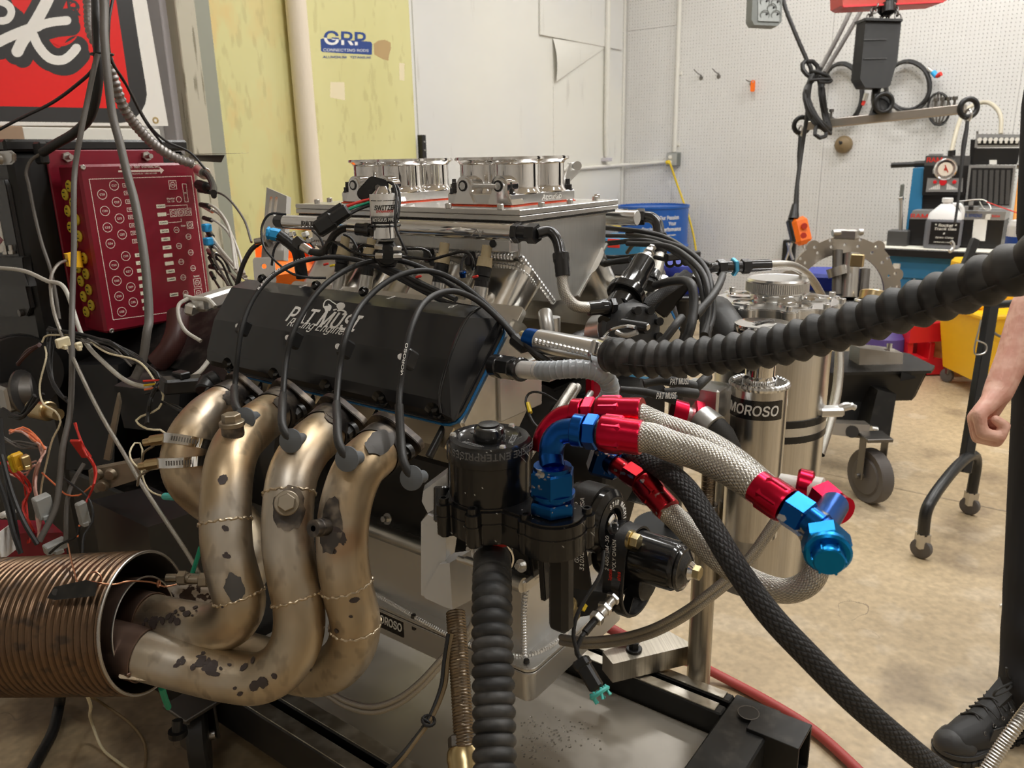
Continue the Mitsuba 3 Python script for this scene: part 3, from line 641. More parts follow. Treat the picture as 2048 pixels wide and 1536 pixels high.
# pan rail, oil pan
ep('pan_rail', cat([tube([(-1.26, YC - .155, .592), (-.74, YC - .155, .592)], .014, 12), b2((-1.26, YC - .155, .575), (-.735, YC + .155, .60), .004)]), 'alu_cast')
for i in range(5):
    X = -1.18 + i * .11; part(eng, 'pan_stud', cat([lathe([(.004, 0), (.012, .0), (.012, .002), (.004, .002)], (X, YC - .158, .632), (0, -1, .3), 12), hexa((X, YC - .158, .632), (X, YC - .172, .637), .006)]), 'zinc')
pan = ep('oil_pan', b2((-1.25, 1.01, .435), (-.745, 1.304, .582), .006), 'alu_satin', 'welded aluminium oil pan')
lowp = prism(rrect(-1.27, .985, -.715, 1.33, .02), (0, 0, .362), (1, 0, 0), (0, 1, 0), .07, .006)
part(pan, 'sump', lowp, 'alu_satin')
part(pan, 'lip', prism(rrect(-1.278, .977, -.707, 1.338, .022), (0, 0, .425), (1, 0, 0), (0, 1, 0), .007, .0015), 'alu_satin')
part(pan, 'lip', prism(rrect(-1.278, .977, -.707, 1.338, .022), (0, 0, .434), (1, 0, 0), (0, 1, 0), .008, .0015), 'alu_satin')
def bead(pts, r, pitch=None, seg=8):
    pitch = pitch or r * 1.1
    return tube(smooth_path(pts, pitch / 5), r, seg, raw=True, rfn=lambda s: r * (.62 + .45 * np.abs(np.sin(np.pi * s / pitch)) ** .6))
part(pan, 'weld_bead', bead([(-.744, 1.008, .442), (-.742, 1.008, .55), (-.744, 1.02, .575), (-.744, 1.08, .582), (-.744, 1.25, .582)], .0055), 'alu')
part(pan, 'weld_bead', bead([(-1.24, 1.008, .443), (-.744, 1.008, .443), (-.743, 1.29, .443)], .0052), 'alu')
for x, y in ((-.73, .995), (-.72, 1.30), (-1.0, .985)):
    part(pan, 'bolt', cat([lathe([(0, 0), (.006, 0), (.005, .006), (0, .0075)], (x, y, .442), (0, 0, 1), 14), cy((x, y, .415), (x, y, .426), .005)]), 'black_gloss')
o = at(786, 1248, Y=.9845)
part(pan, 'sticker', prism(rrect(o[0] - .055, o[2] - .022, o[0] + .03, o[2] + .022, .004), (0, .985, 0), (1, 0, 0), (0, 0, 1), .0005), 'black_gloss')
part(pan, 'sticker_lettering', lettering('MOROSO', (o[0] - .014, .9844, o[2]), (1, 0, 0), (0, 0, 1), .08, .02, True, .15), 'white_print')
# ---------------------------------------------------------------- intake: plenum, lid, runners
PXF = -.752
pl = [B(650, 625, X=PXF), B(645, 880, X=PXF), B(870, 1190, X=PXF), B(1040, 1150, X=PXF), B(1235, 790, X=PXF), B(1238, 570, X=PXF)]
pq = pick(pl, 0); pq[0] = (pq[0][0], 1.224); pq[-1] = (pq[-1][0], 1.224)
pln = ep('plenum', prismX(pq, -1.258, PXF, .002), 'alu_sheet', 'bare sheet aluminium plenum box with weld beads')
q3 = lambda i, e=.002: a3(PXF + e, pq[i][0], pq[i][1])
part(pln, 'weld_bead', bead([q3(1), q3(2)], .0058, .0085), 'alu_satin')
part(pln, 'weld_bead', bead([q3(3), q3(4), ], .003), 'alu'); part(pln, 'weld_bead', bead([q3(0) + [0, .006, -.004], q3(5) + [0, -.004, -.004]], .004), 'alu_satin')
part(pln, 'weld_bead', bead([q3(1, 0) + [-.01, -.003, 0], a3(-1.25, pq[1][0] - .002, pq[1][1])], .006), 'alu')
L0x, L1x, LY0, LY1 = -1.272, -.734, 1.003, 1.311
lid = ep('intake_lid', b2((L0x, LY0, 1.2335), (L1x, LY1, 1.242), .0012), 'alu_brushed', 'flat brushed aluminium intake lid')
part(lid, 'lower_plate', b2((L0x, LY0, 1.2245), (L1x, LY1, 1.2328), .0012), 'alu_brushed')
part(lid, 'gasket_line', b2((L0x + .004, LY0 + .004, 1.2205), (L1x - .004, LY1 - .004, 1.2248), 0), 'black_matte')
def screw(o, ax, r=.0055, h=.008, k='zinc', par=None, nm='bolt'):
    ax = nz(ax); o = np.asarray(o)
    return part(par or eng, nm, lathe([(0, 0), (r, 0), (r, h - .001), (r - .001, h), (r * .5, h), (r * .45, h * .5), (0, h * .5)], o, ax, 14), k)
for x, y in [(490, 590), (590, 575), (1540, 625), (1955, 632)]: screw(onp(A, x, y + 15, (0, 0, 1.242), _z), _z, par=lid)
for x, y in [(515, 540), (795, 525), (988, 503), (1162, 480), (1175, 465)]: screw(onp(B, x, y + 15, (0, 0, 1.242), _z), _z, par=lid)
# throttle bodies
TX0, TX1, TY0, TY1 = -.926, -.790, 1.055, 1.250
BF = [(B(270, 410, Y=TY0)[0] - TX0) / (TX1 - TX0), (B(510, 415, Y=TY0)[0] - TX0) / (TX1 - TX0)]
def throttle(xa, xb, label, front):
    y0, y1 = TY0, TY1
    t = ep('throttle_body', b2((xa, y0, 1.2438), (xb, y1, 1.2625), .002), 'alu', label)
    part(t, 'gasket', b2((xa - .001, y0 - .001, 1.242), (xb + .001, y1 + .001, 1.2438), 0), 'red_gasket', 'red base gasket')
    xm, ym = (xa + xb) / 2, (y0 + y1) / 2; sx, sy, r = .0378, .0388, .0375
    cs = [(xm + i * sx, ym + j * sy) for i in (-1, 1) for j in (-1, 1)]
    for x, y in cs:
        part(t, 'bore', lathe([(r - .002, 0), (r + .005, 0), (r + .001, .006), (r, .012), (r, .046), (r + .003, .051), (r + .0095, .0545), (r + .0095, .0575), (r + .004, .0585), (r - .001, .055), (r - .003, .05), (r - .003, 0)], (x, y, 1.2625), (0, 0, 1), 48), 'alu_polished')
        part(t, 'butterfly', cy((x, y, 1.272), (x, y, 1.2735), r - .003), 'brass')
    g = so.unary_union([circ(x, y, r + .0092, 16) for x, y in cs] + [sg.box(xm - sx, ym - sy, xm + sx, ym + sy)]).difference(so.unary_union([circ(x, y, r - .002, 16) for x, y in cs]))
    part(t, 'top_flange', prism(g, (0, 0, 1.3165), (1, 0, 0), (0, 1, 0), .005, .001), 'alu_polished')
    bodyg = so.unary_union([circ(x, y, r, 16) for x, y in cs] + [sg.box(xm - sx, ym - sy, xm + sx, ym + sy)]).difference(so.unary_union([circ(x, y, r - .003, 16) for x, y in cs]))
    part(t, 'casting', prism(bodyg, (0, 0, 1.2625), (1, 0, 0), (0, 1, 0), .052), 'alu_polished')
    # shaft bosses on the near side
    for i, x in enumerate((xa + (xb - xa) * BF[0], xa + (xb - xa) * BF[1])):
        b_ = so.unary_union([sg.box(-.0165, 0, .0165, .030), circ(0, .030, .0165, 10), sg.Polygon([(-.026, 0), (.026, 0), (.0165, .02), (-.0165, .02)])]); yy = y0 - .004
        part(t, 'shaft_boss', prism(b_, (x, yy + .040, 1.2455), (1, 0, 0), (0, 0, 1), .040, .003), 'alu_polished')
        part(t, 'bearing', cat([cy((x, yy + .002, 1.2755), (x, yy - .0012, 1.2755), .0092, n=24)]), 'black_satin')
        part(t, 'shaft_end', cy((x, yy, 1.2755), (x, yy - .002, 1.2755), .0062, n=24), 'alu_satin')
    part(t, 'link_rod', cy((xa + (xb - xa) * (BF[0] + .22), y0 - .012, 1.2755), (xa + (xb - xa) * (BF[1] + .02), y0 - .012, 1.2755), .0036, n=12), 'alu_satin')
    for x, y in ((xa + .008, y0 + .010), (xb - .009, y0 + .010), (xb - .009, y1 - .01), (xa + .008, y1 - .01)):
        part(t, 'nut', cat([hexa((x, y, 1.2625), (x, y, 1.2715), .0072), cy((x, y, 1.2715), (x, y, 1.281), .0046, .004, 12), cy((x, y, 1.2625), (x, y, 1.264), .0095)]), 'black_gloss')
    return t
pa = onp(B, 155, 523, (0, 0, 1.2455), _z); pb_ = onp(B, 640, 523, (0, 0, 1.2455), _z)
xa, xb = TX0, TX1
tb = throttle(xa, xb, 'front polished throttle body with four bores', True)
# lever on its far front corner and maker's name
o = onp(B, 985, 300, (xb - .02, 0, 0), UX); lv = [B(950, 400, X=xb - .012), B(985, 250, X=xb - .012), B(1045, 245, X=xb - .012), B(1045, 290, X=xb - .012), B(970, 365, X=xb - .012)]
part(tb, 'lever', prism(sg.Polygon(pick(lv, 0)).buffer(.004), (xb - .014, 0, 0), (0, 1, 0), (0, 0, 1), .004, .0008), 'alu_satin')
part(tb, 'lever_roller', cy(B(1040, 258, X=xb - .02), B(1040, 258, X=xb - .002), .008), 'alu')
o = B(862, 488, X=xb); part(tb, 'lettering', lettering('Accufab', a3(xb + .0003, o[1], 1.2535), (0, 1, 0), (0, 0, 1), .062, .010, True, .25), 'white_print')
xr = -1.196
throttle(xr, xr + xb - xa, 'rear polished throttle body with four bores', False)
# runners, injectors, fuel rails
RT_, RB_ = B(660, 1000, X=-.77), B(505, 1310, X=-.77)
for far in (False, True):
    for i, X in enumerate((-1.195, -1.075, -.925, -.795)):
        y = lambda v_: 2 * YC - v_ if far else v_
        top, bot = a3(X, y(RT_[1]), RT_[2]), a3(X, y(RB_[1]), RB_[2])
        ax = nz(bot - top); fr = np.stack([UX, nz(np.cross(ax, UX)), ax], 1)
        rr_ = rrect(-.050, -.034, .050, .034, .024)
        lp = np.array(rr_.exterior.coords)[:-1]; m = hull(np.vstack([top + (np.c_[lp * 1.1, lp[:, 0] * 0]) @ fr.T, bot + np.c_[lp, lp[:, 0] * 0] @ fr.T]))
        rn = ep('runner', m, 'alu_bare', 'bare aluminium intake runner')
        if not far: part(rn, 'weld_bead', bead([top + fr @ a3(x_, y_, .012) for x_, y_ in (np.array(rr_.exterior.coords)[::2] * 1.0)], .005), 'alu')
    ep('manifold_flange', prism(rrect(-1.25, -.03, -.70, .03, .008), bank(.105, -.03, 0, far) + a3(0, 0, 0), UX, (0, -SQ if far else SQ, SQ), .012, .001), 'alu_cast')
    yr = 2 * YC - .992 if far else .992
    rl = ep('fuel_rail', cy((-1.29, yr, 1.2085), (-.737 if not far else -.70, yr, 1.2085), .0138, n=32, bev=.001), 'alu_polished' if not far else 'alu', 'polished fuel rail tube')
    if not far:
        part(rl, 'end_plug', cat([hexa((-1.29, yr, 1.2085), (-1.312, yr, 1.2085), .014), cy((-1.312, yr, 1.2085), (-1.318, yr, 1.2085), .011)]), 'black_fitting')
        part(rl, 'lettering', lettering('PAT', (-1.21, yr - .0140, 1.2075), (1, 0, 0), (0, 0, 1), .036, .012, True, .2), 'steel_dark')
        part(rl, 'emblem', prism(sg.LineString([(-.012, -.004), (0, .006), (.006, -.004), (.012, .004)]).buffer(.0012), (-.80, yr - .0136, 1.206), (1, 0, 0), (0, 0, 1), .0006), 'steel')
        part(rl, 'mount_block', b2((-.775, yr - .010, 1.178), (-.738, yr + .012, 1.197), .002), 'alu_satin')
        o = B(465, 790, Y=yr - .010); part(rl, 'mount_screw', cy((o[0], yr - .008, o[2]), (o[0], yr - .012, o[2]), .006), 'black_satin')
    for i, c in enumerate(((1830, 1010), (1490, 960), (905, 900), (700, 950))):
        X = A(c[0], c[1], Y=.985)[0]; P0, P1 = a3(X, yr + (0), 1.186), a3(X, (.965 if not far else 2 * YC - .965), 1.095)
        ij = ep('fuel_injector', cat([cy(P0, P0 + (P1 - P0) * .34, .0082, n=16), cy(P0 + (P1 - P0) * .2, P0 + (P1 - P0) * .36, .0115, .013, 16)]), 'tan_plastic', 'beige topped fuel injector')
        d_ = P1 - P0
        part(ij, 'body', cat([cy(P0 + d_ * .36, P0 + d_ * .52, .0125, n=16, bev=.001), cy(P0 + d_ * .52, P0 + d_ * .72, .0115, n=16, bev=.001), cy(P0 + d_ * .55, P0 + d_ * .60, .0128, n=16)]), 'black_satin')
        part(ij, 'bung', cat([cy(P0 + d_ * .70, P0 + d_ * 1.25, .0125, .0135, 20)]), 'alu')
        if not far:
            part(ij, 'weld_bead', bead([P0 + d_ * 1.0 + a3(.014, -.004, 0), P0 + d_ * 1.18 + a3(.016, -.006, 0), P0 + d_ * 1.4 + a3(.014, -.01, 0)], .006), 'alu')
            part(ij, 'plug', cat([bx(P0 + d_ * .3 + a3(-.018, .004, -.002), (.022, .016, .018), .003), bx(P0 + d_ * .28 + a3(-.03, .0, .004), (.012, .02, .022), .003)]), 'black_plastic' if 'black_plastic' in scene else 'black_satin')
# ---------------------------------------------------------------- fittings on intake, solenoid, regulator, distributor, belt drive
def hose(k, name, pts, r, m, fine=False, step=None):
    return part(k, name, tube(pts, r, 24 if not fine else 16, step or .006, uv=True), m)
def hose_end(k, p, d, r, m_sock='black_fitting', m_nut=None, L=.03, nut=True):
    """A reusable hose end from p along d: ribbed collar nut, gap, faceted socket. Returns where the hose leaves it."""
    p, d = np.asarray(p, float), nz(d); m_nut = m_nut or m_sock
    if nut:
        part(k, 'nut', hexa(p, p + d * L * .30, r * 1.22), m_nut); p = p + d * L * .30
        part(k, 'collar', cy(p, p + d * L * .12, r * .95, n=24), 'black_satin'); p = p + d * L * .12
    part(k, 'socket', lathe([(0, 0), (r * 1.18, 0), (r * 1.30, L * .05), (r * 1.28, L * .35), (r * 1.16, L * .45), (r * 1.16, L * .97), (r * 1.10, L), (0, L)], p, d, 24), m_sock)
    part(k, 'socket_flats', cat([hexa(p + d * L * .06, p + d * L * .34, r * 1.24)]), m_sock)
    return p + d * L
# near rail hose: rail end -> regulator base
k = thing('fuel_hose', 'steel braided hose with black fittings from the near fuel rail to the regulator', 'hose')
p0 = a3(-.737, .992, 1.2085); e0 = B(800, 715, 1.215)
d0 = nz(a3(1, 0, 0)); part(k, 'adaptor', cat([hexa(p0, p0 + d0 * .012, .0150), cy(p0 + d0 * .012, p0 + d0 * .026, .0125)]), 'black_fitting'); part(k, 'nut', hexa(p0 + d0 * .026, p0 + d0 * .044, .0145), 'black_fitting')
el = [p0 + d0 * .042, B(850, 705, 1.20), B(900, 760, 1.195), B(925, 860, 1.19)]
part(k, 'elbow', tube(el, .0086, 16, .003), 'black_fitting')
p1 = hose_end(k, B(925, 850, 1.19), B(936, 985, 1.19) - B(922, 850, 1.19), .0098, nut=False, L=.036)
pe = B(1155, 1228, 1.205)
hose(k, 'braid', [p1 - nz(p1 - el[-1]) * .004, B(940, 1060, 1.19), B(965, 1150, 1.19), B(1030, 1215, 1.195), B(1100, 1225, 1.20), pe], .0088, 'braid_fine', True)
p2 = hose_end(k, B(1300, 1212, 1.215), pe - B(1300, 1212, 1.215), .0095, L=.032)
# far rail hose
k = thing('fuel_hose', 'steel braided hose with black fittings from the far fuel rail down to the regulator', 'hose')
p0 = a3(-.70, 2 * YC - .992, 1.2085)
q0 = B(1350, 610, 1.56); q1 = B(1500, 605, 1.55)
part(k, 'adaptor', cat([hexa(q0, q0 + (q1 - q0) * .25, .0155), cy(q0 + (q1 - q0) * .25, q0 + (q1 - q0) * .62, .0145), hexa(q0 + (q1 - q0) * .62, q1, .0150)]), 'black_fitting')
part(k, 'elbow', tube([q1, B(1545, 612, 1.54), B(1585, 650, 1.53), B(1597, 735, 1.52)], .0110, 16, .003), 'black_fitting')
p1 = hose_end(k, B(1596, 720, 1.52), B(1600, 840, 1.52) - B(1594, 720, 1.52), .0118, nut=False, L=.05)
hose(k, 'braid', [p1, B(1598, 880, 1.50), B(1590, 940, 1.48), B(1570, 1000, 1.44)], .0112, 'braid_fine', True)
hose_end(k, B(1530, 1080, 1.40), B(1575, 970, 1.44) - B(1530, 1080, 1.40), .0112, nut=True, L=.03)
ep('rail_tube', cy(B(1238, 610, 1.62), q0, .0165, n=28), 'alu', 'bare end of the far fuel rail')
# fuel pressure regulator
k = thing('pressure_regulator', 'black cylindrical fuel pressure regulator leaning in front of the plenum', 'regulator')
b0, b1 = B(1375, 1130, 1.26), B(1515, 880, 1.30); ax = b1 - b0; Lr = np.linalg.norm(ax); ax = ax / Lr
part(k, 'body', lathe([(0, 0), (.026, 0), (.026, .006), (.0225, .012), (.0215, Lr * .42), (.0195, Lr * .44), (.0190, Lr * .86), (.0175, Lr * .88), (0, Lr * .88)], b0, ax, 40), 'black_gloss')
part(k, 'flange', cy(b0 - ax * .008, b0 + ax * .006, .031, n=40, bev=.0015), 'black_gloss')
for i in range(6):
    f_ = frame(ax); a_ = i * math.pi / 3 + .4; o = b0 + (f_[:, 0] * math.cos(a_) + f_[:, 1] * math.sin(a_)) * .0272 + ax * .006; screw(o, ax, .0035, .004, 'zinc', k, 'screw')
part(k, 'cap', lathe([(.018, 0), (.018, .002), (.009, .013), (.009, .016), (0, .016)], b0 + ax * Lr * .87, ax, 40), 'alu')
part(k, 'adjuster', cat([hexa(b0 + ax * (Lr * .87 + .019), b0 + ax * (Lr * .87 + .026), .0095), cy(b0 + ax * (Lr * .87 + .026), b0 + ax * (Lr * .87 + .036), .005, n=12), hexa(b0 + ax * (Lr * .87 + .032), b0 + ax * (Lr * .87 + .036), .0065)]), 'alu')
part(k, 'base', cat([cy(b0 - ax * .05, b0 - ax * .006, .022, n=28, bev=.003), cy(B(1230, 1330, 1.22), b0 - ax * .03, .013, n=20), cy(B(1330, 1208, 1.23), B(1400, 1200, 1.25), .011)]), 'black_gloss')
part(k, 'bracket', bx(b0 + a3(-.03, .05, -.07), (.012, .06, .09), .003), 'black_satin')
# nitrous solenoid in front of the near rail
k = thing('solenoid', 'chrome solenoid canister with white label strapped to the near fuel rail', 'solenoid')
sA, sB = A(1040, 885, 1.245), A(1050, 535, 1.245); ax = nz(a3(0, 0, 1)); rs = .0222; c0 = a3(sA[0], sA[1], sA[2]); hh = sB[2] - sA[2]
part(k, 'body', cy(c0, c0 + ax * hh, rs, n=48, bev=.002), 'chrome')
nrm = nz(EYE * [1, 1, 0] - c0 * [1, 1, 0]); uxs = np.cross(_z, nrm)
def on_can(z): return c0 + ax * (hh * z) + nrm * rs
part(k, 'label', wrap_poly(sg.box(-.026, -.0175, .026, .0175), on_can(.78), uxs, _z, rs), 'white_print')
part(k, 'label_band', wrap_poly(sg.box(-.026, -.0062, .026, .0062), on_can(.46), uxs, _z, rs), 'black_satin')
def can_text(s, z, wd, hg, bold, m, dx=0.0, shear=0, lift=.0009):
    q_ = text(s, .1, (0, 0, 0), (1, 0, 0), (0, 1, 0), .0004, bold, shear); v = q_.vertices.copy(); v[:, 0] *= wd / np.ptp(v[:, 0]); v[:, 1] *= hg / np.ptp(v[:, 1])
    a_ = v[:, 0] / rs + dx / rs; rd = rs + lift + v[:, 2]
    P_ = c0 + ax * hh * z + np.sin(a_)[:, None] * rd[:, None] * uxs + np.cos(a_)[:, None] * rd[:, None] * nrm + v[:, 1:2] * _z
    part(k, 'lettering', TM(P_, q_.faces), m)
can_text('SWITZER', .74, .034, .0075, True, 'black_satin', .002, .25); can_text('DYNAMICS', .655, .026, .0035, True, 'wire_red', .001, .2); can_text('NITROUS PPE-1', .46, .040, .0055, True, 'white_print'); can_text('PN 800-1210   switzerdynamics', .9, .042, .0022, False, 'black_satin')
part(k, 'nut', cat([hexa(c0 + ax * hh, c0 + ax * (hh + .006), .0095), lathe([(.013, 0), (.013, .002), (.006, .012), (0, .012)], c0 + ax * (hh + .002), ax, 20)]), 'chrome')
part(k, 'tie', ring(c0 + ax * hh * .31, ax, rs + .001, .0018, 40, 6), 'black_plastic')
mb = c0 - ax * .024
part(k, 'manifold_block', cat([cy(mb - nrm * .012, mb + nrm * .012, .023, n=6, bev=.003), cy(mb + nrm * .010, mb + nrm * .014, .017, n=28, bev=.002)]), 'black_satin')
def hardline(a, pts, nm='hard_line'):
    part(k, 'line_nut', hexa(a[0], a[1], .0045), 'zinc'); part(k, nm, tube([a[1]] + pts, .0022, 10, .004), 'black_gloss')
hardline((A(1015, 955, 1.235), A(950, 950, 1.235)), [A(880, 940, 1.235), A(835, 945, 1.24), A(815, 980, 1.24), A(790, 1010, 1.25)])
hardline((A(1015, 1025, 1.225), A(955, 1022, 1.225)), [A(860, 1015, 1.225), A(760, 985, 1.23), A(670, 930, 1.24), A(600, 910, 1.25), A(570, 930, 1.25), A(565, 1010, 1.26)])
hardline((A(1100, 968, 1.225), A(1165, 970, 1.225)), [A(1250, 965, 1.22), A(1330, 968, 1.22), A(1380, 990, 1.22), A(1400, 1030, 1.22)])
hardline((A(1100, 1030, 1.215), A(1170, 1028, 1.215)), [A(1280, 1040, 1.20), A(1400, 1050, 1.19), A(1520, 1020, 1.18), A(1650, 990, 1.17), A(1710, 1010, 1.165), A(1740, 1080, 1.16), A(1735, 1130, 1.17)])
g_ = hose_end(k, A(955, 820, 1.235), A(770, 805, 1.24) - A(955, 820, 1.235), .0085, L=.022)
part(k, 'ferrule', cy(g_ - a3(0, 0, 0), g_ + nz(A(770, 805, 1.24) - A(955, 820, 1.235)) * .014, .0072), 'chrome')
part(k, 'feed_hose', tube([A(790, 805, 1.24), A(700, 805, 1.245), A(630, 850, 1.25), A(580, 930, 1.255), A(530, 995, 1.26), A(440, 990, 1.265)], .0058, 12), 'rubber')
part(k, 'ferrule', cy(A(440, 990, 1.265), A(370, 945, 1.27), .0068), 'chrome'); part(k, 'nut', hexa(A(370, 945, 1.27), A(320, 900, 1.275), .0092), 'black_fitting')
for i, (m_, e_) in enumerate((('wire_red', (690, 640)), ('wire_green', (700, 665)), ('black_matte', (745, 690)))):
    part(k, 'lead', tube([A(935, 565 + 22 * i, 1.245), A(830, 590 + 28 * i, 1.235), A(*e_, 1.225)], .0022 if i < 2 else .0026, 8), m_)
for pts in ([A(1060, 430, 1.24), A(1100, 450, 1.225), A(1125, 540, 1.215), A(1115, 700, 1.21), A(1120, 800, 1.21), A(1160, 900, 1.21), A(1210, 1010, 1.215)], [A(1075, 440, 1.24), A(1130, 470, 1.225), A(1150, 560, 1.215), A(1135, 720, 1.21)]):
    part(k, 'strap_wire', tube(pts, .0022, 8), 'black_satin')
k = thing('wire_connector', 'black plug connector with red, green and black leads left of the solenoid', 'connector')
ca, cb = A(500, 810, 1.21), A(720, 670, 1.215); ax = cb - ca; Lc = np.linalg.norm(ax); f_ = frame(ax, (0, .3, 1)); cc = (ca + cb) / 2
part(k, 'body', bx(cc + f_[:, 2] * .012, (.026, .020, Lc * .72), .003, f_), 'black_plastic'); part(k, 'rear', bx(ca + f_[:, 2] * .012, (.030, .024, .034), .004, f_), 'black_plastic')
part(k, 'latch', bx(cc + f_[:, 1] * .012 + f_[:, 2] * .004, (.010, .008, .045), .002, f_), 'black_plastic')
for s in (-1, 1): part(k, 'rib', bx(cc + f_[:, 0] * .014 * s + f_[:, 2] * .012, (.003, .014, Lc * .6), .001, f_), 'black_plastic')
part(k, 'mouth', cat([cy(cb - f_[:, 2] * .006 + f_[:, 0] * .007 * i, cb + f_[:, 2] * .004 + f_[:, 0] * .007 * i, .0045, n=10) for i in (-1, 0, 1)]), 'rubber')
# throttle position sensor
k = ep('position_sensor', cat([prism(sg.LineString([(-.016, -.006), (.0, .010), (.014, .006)]).buffer(.010), A(940, 490, 1.26), nz(uxs), _z, .014, .002)]), 'black_plastic', 'black throttle sensor on the rear body')
for c in ((868, 495), (975, 478)): part(k, 'screw', cy(A(*c, 1.262), A(*c, 1.245), .0048), 'steel_dark')
# front of the block: timing case, distributor, belt drive
ep('timing_case', prismX([(YC - .12, .60), (YC - .13, .75), (YC - .06, .90), (YC + .06, .90), (YC + .13, .75), (YC + .12, .60)], -.735, -.70, .006), 'alu_cast', 'cast timing cover')
ep('front_plate', prismX([(YC - .16, .58), (YC - .17, .70), (YC - .10, .80), (YC + .14, .80), (YC + .17, .66), (YC + .12, .58)], -.70, -.688, .002), 'black_satin')
ep('valley_cover', hull([(x, y, z) for x in (-1.24, -.70) for y, z in ((1.03, .965), (1.28, .965), (1.06, .99), (1.25, .99))]), 'alu_cast')
ep('valley_hose', cat([tube([(-.70, .99, 1.0), (-.695, 1.05, 1.012), (-.69, 1.13, 1.02), (-.66, 1.2, 1.02)], .017, 14)]), 'black_satin')
o = Fc(300, 585, 1.20); ep('thermostat_neck', cat([cy(o + a3(0, .02, -.05), o + a3(0, .02, .01), .014), tube([o + a3(.01, -.0, -.03), o + a3(.005, .0, .005), o + a3(-.005, .01, .018)], .011, 14)]), 'alu_satin')
# distributor: big black cap with a ring of terminals
k = ep('distributor_base', cy(M2(500, 500, 1.30), M2(640, 450, 1.25), .040, n=40, bev=.003), 'alu', 'bare aluminium distributor housing')
da, db = M2(660, 430, 1.25), M2(930, 450, 1.17); ax = nz(db - da)
cap = ep('distributor_cap', lathe([(0, 0), (.045, 0), (.046, .003), (.046, .014), (.041, .018), (.039, .045), (.034, .052), (.02, .055), (0, .055)], da, ax, 40), 'cap_grey', 'black distributor cap with angled plug leads')
f_ = frame(ax, (0, 0, 1)); towers = []
for i in range(8):
    a_ = i * math.pi / 4 + .3; rad = f_[:, 0] * math.cos(a_) + f_[:, 1] * math.sin(a_); o = da + ax * .045 + rad * .030
    part(cap, 'terminal', cat([cy(o - ax * .01, o + ax * .016, .0062, .005, 14), cy(o + ax * .016, o + ax * .018, .0065, n=14)]), 'black_plastic')
    towers.append((o + ax * .022, rad))
part(cap, 'terminal', cy(da + ax * .05, da + ax * .072, .007, n=16), 'black_plastic')
for c0_, c1_ in (((640, 390), (880, 425)),): part(cap, 'standoff', cat([cy(M2(*c0_, 1.13), M2(*c1_, 1.11), .0068, n=16, bev=.001)]), 'black_plastic'); part(cap, 'standoff_screw', hexa(M2(860, 420, 1.112), M2(890, 427, 1.108), .0045), 'zinc')
part(cap, 'clip_band', tube([M2(600, 470, 1.13), M2(680, 500, 1.12), M2(790, 470, 1.11)], .004, 8), 'alu_satin')
# leads that leave the distributor: boots, then black wires
for i, (pts, r_) in enumerate((([M2(1230, 540, 1.10), M2(1270, 430, 1.10), M2(1290, 320, 1.11), M2(1300, 200, 1.12), M2(1285, 60, 1.13), M2(1230, 10, 1.16), M2(1100, 10, 1.2), M2(950, 50, 1.24)], .0068), ([M2(1010, 570, 1.08), M2(1080, 480, 1.08), M2(1140, 400, 1.085), M2(1190, 340, 1.10)], .0058), ([M2(1330, 300, 1.13), M2(1440, 180, 1.15), M2(1520, 60, 1.19), M2(1560, -40, 1.23)], .0058), ([M2(1400, 470, 1.15), M2(1430, 330, 1.17), M2(1430, 100, 1.19), M2(1380, -60, 1.22), M2(1250, -200, 1.27), M2(1080, -300, 1.32), M2(700, -330, 1.42)], .0048), ([M2(1410, 500, 1.16), M2(1470, 330, 1.19), M2(1460, 80, 1.22), M2(1400, -110, 1.26), M2(1250, -260, 1.31), M2(1050, -340, 1.37), M2(700, -420, 1.5)], .0048), ([M2(1390, 480, 1.17), M2(1395, 250, 1.19), M2(1350, 0, 1.22), M2(1250, -160, 1.28), M2(900, -350, 1.4), M2(500, -330, 1.5)], .0048), ([M2(1420, 480, 1.18), M2(1445, 200, 1.21), M2(1420, -40, 1.25), M2(1300, -210, 1.32), M2(1000, -400, 1.42), M2(450, -480, 1.55)], .0048))):
    kk = thing('ignition_lead', ['thick worn black lead arching over the distributor', 'short black lead with angled boot at the distributor front', 'grey black lead rising right of the distributor', 'inner lead of the bundle behind the distributor', 'outer lead of the bundle behind the distributor', 'lower lead of the bundle behind the distributor', 'upper lead of the bundle behind the distributor'][i], 'wire', 'distributor leads')
    part(kk, 'wire', tube(pts, r_, 12, .006), 'wire_black')
    part(kk, 'boot', tube([pts[0] + (pts[0] - pts[1]) * .2, pts[0], pts[0] + (pts[1] - pts[0]) * .35], r_ + .0016, 12, .006), 'rubber')
k = thing('wire_loom_comb', 'black comb that holds four leads apart behind the regulator', 'loom'); ca, cb = B(1640, 885, 1.36), B(1870, 860, 1.40); f_ = frame(cb - ca)
part(k, 'bar', bx((ca + cb) / 2, (.012, .012, np.linalg.norm(cb - ca)), .002, f_), 'black_plastic')
for i in range(4):
    part(k, 'holder', ring(ca + (cb - ca) * (.15 + .24 * i) + a3(0, 0, -.009), nz(a3(.6, -.7, 0)), .0075, .0025, 16, 6), 'black_plastic')
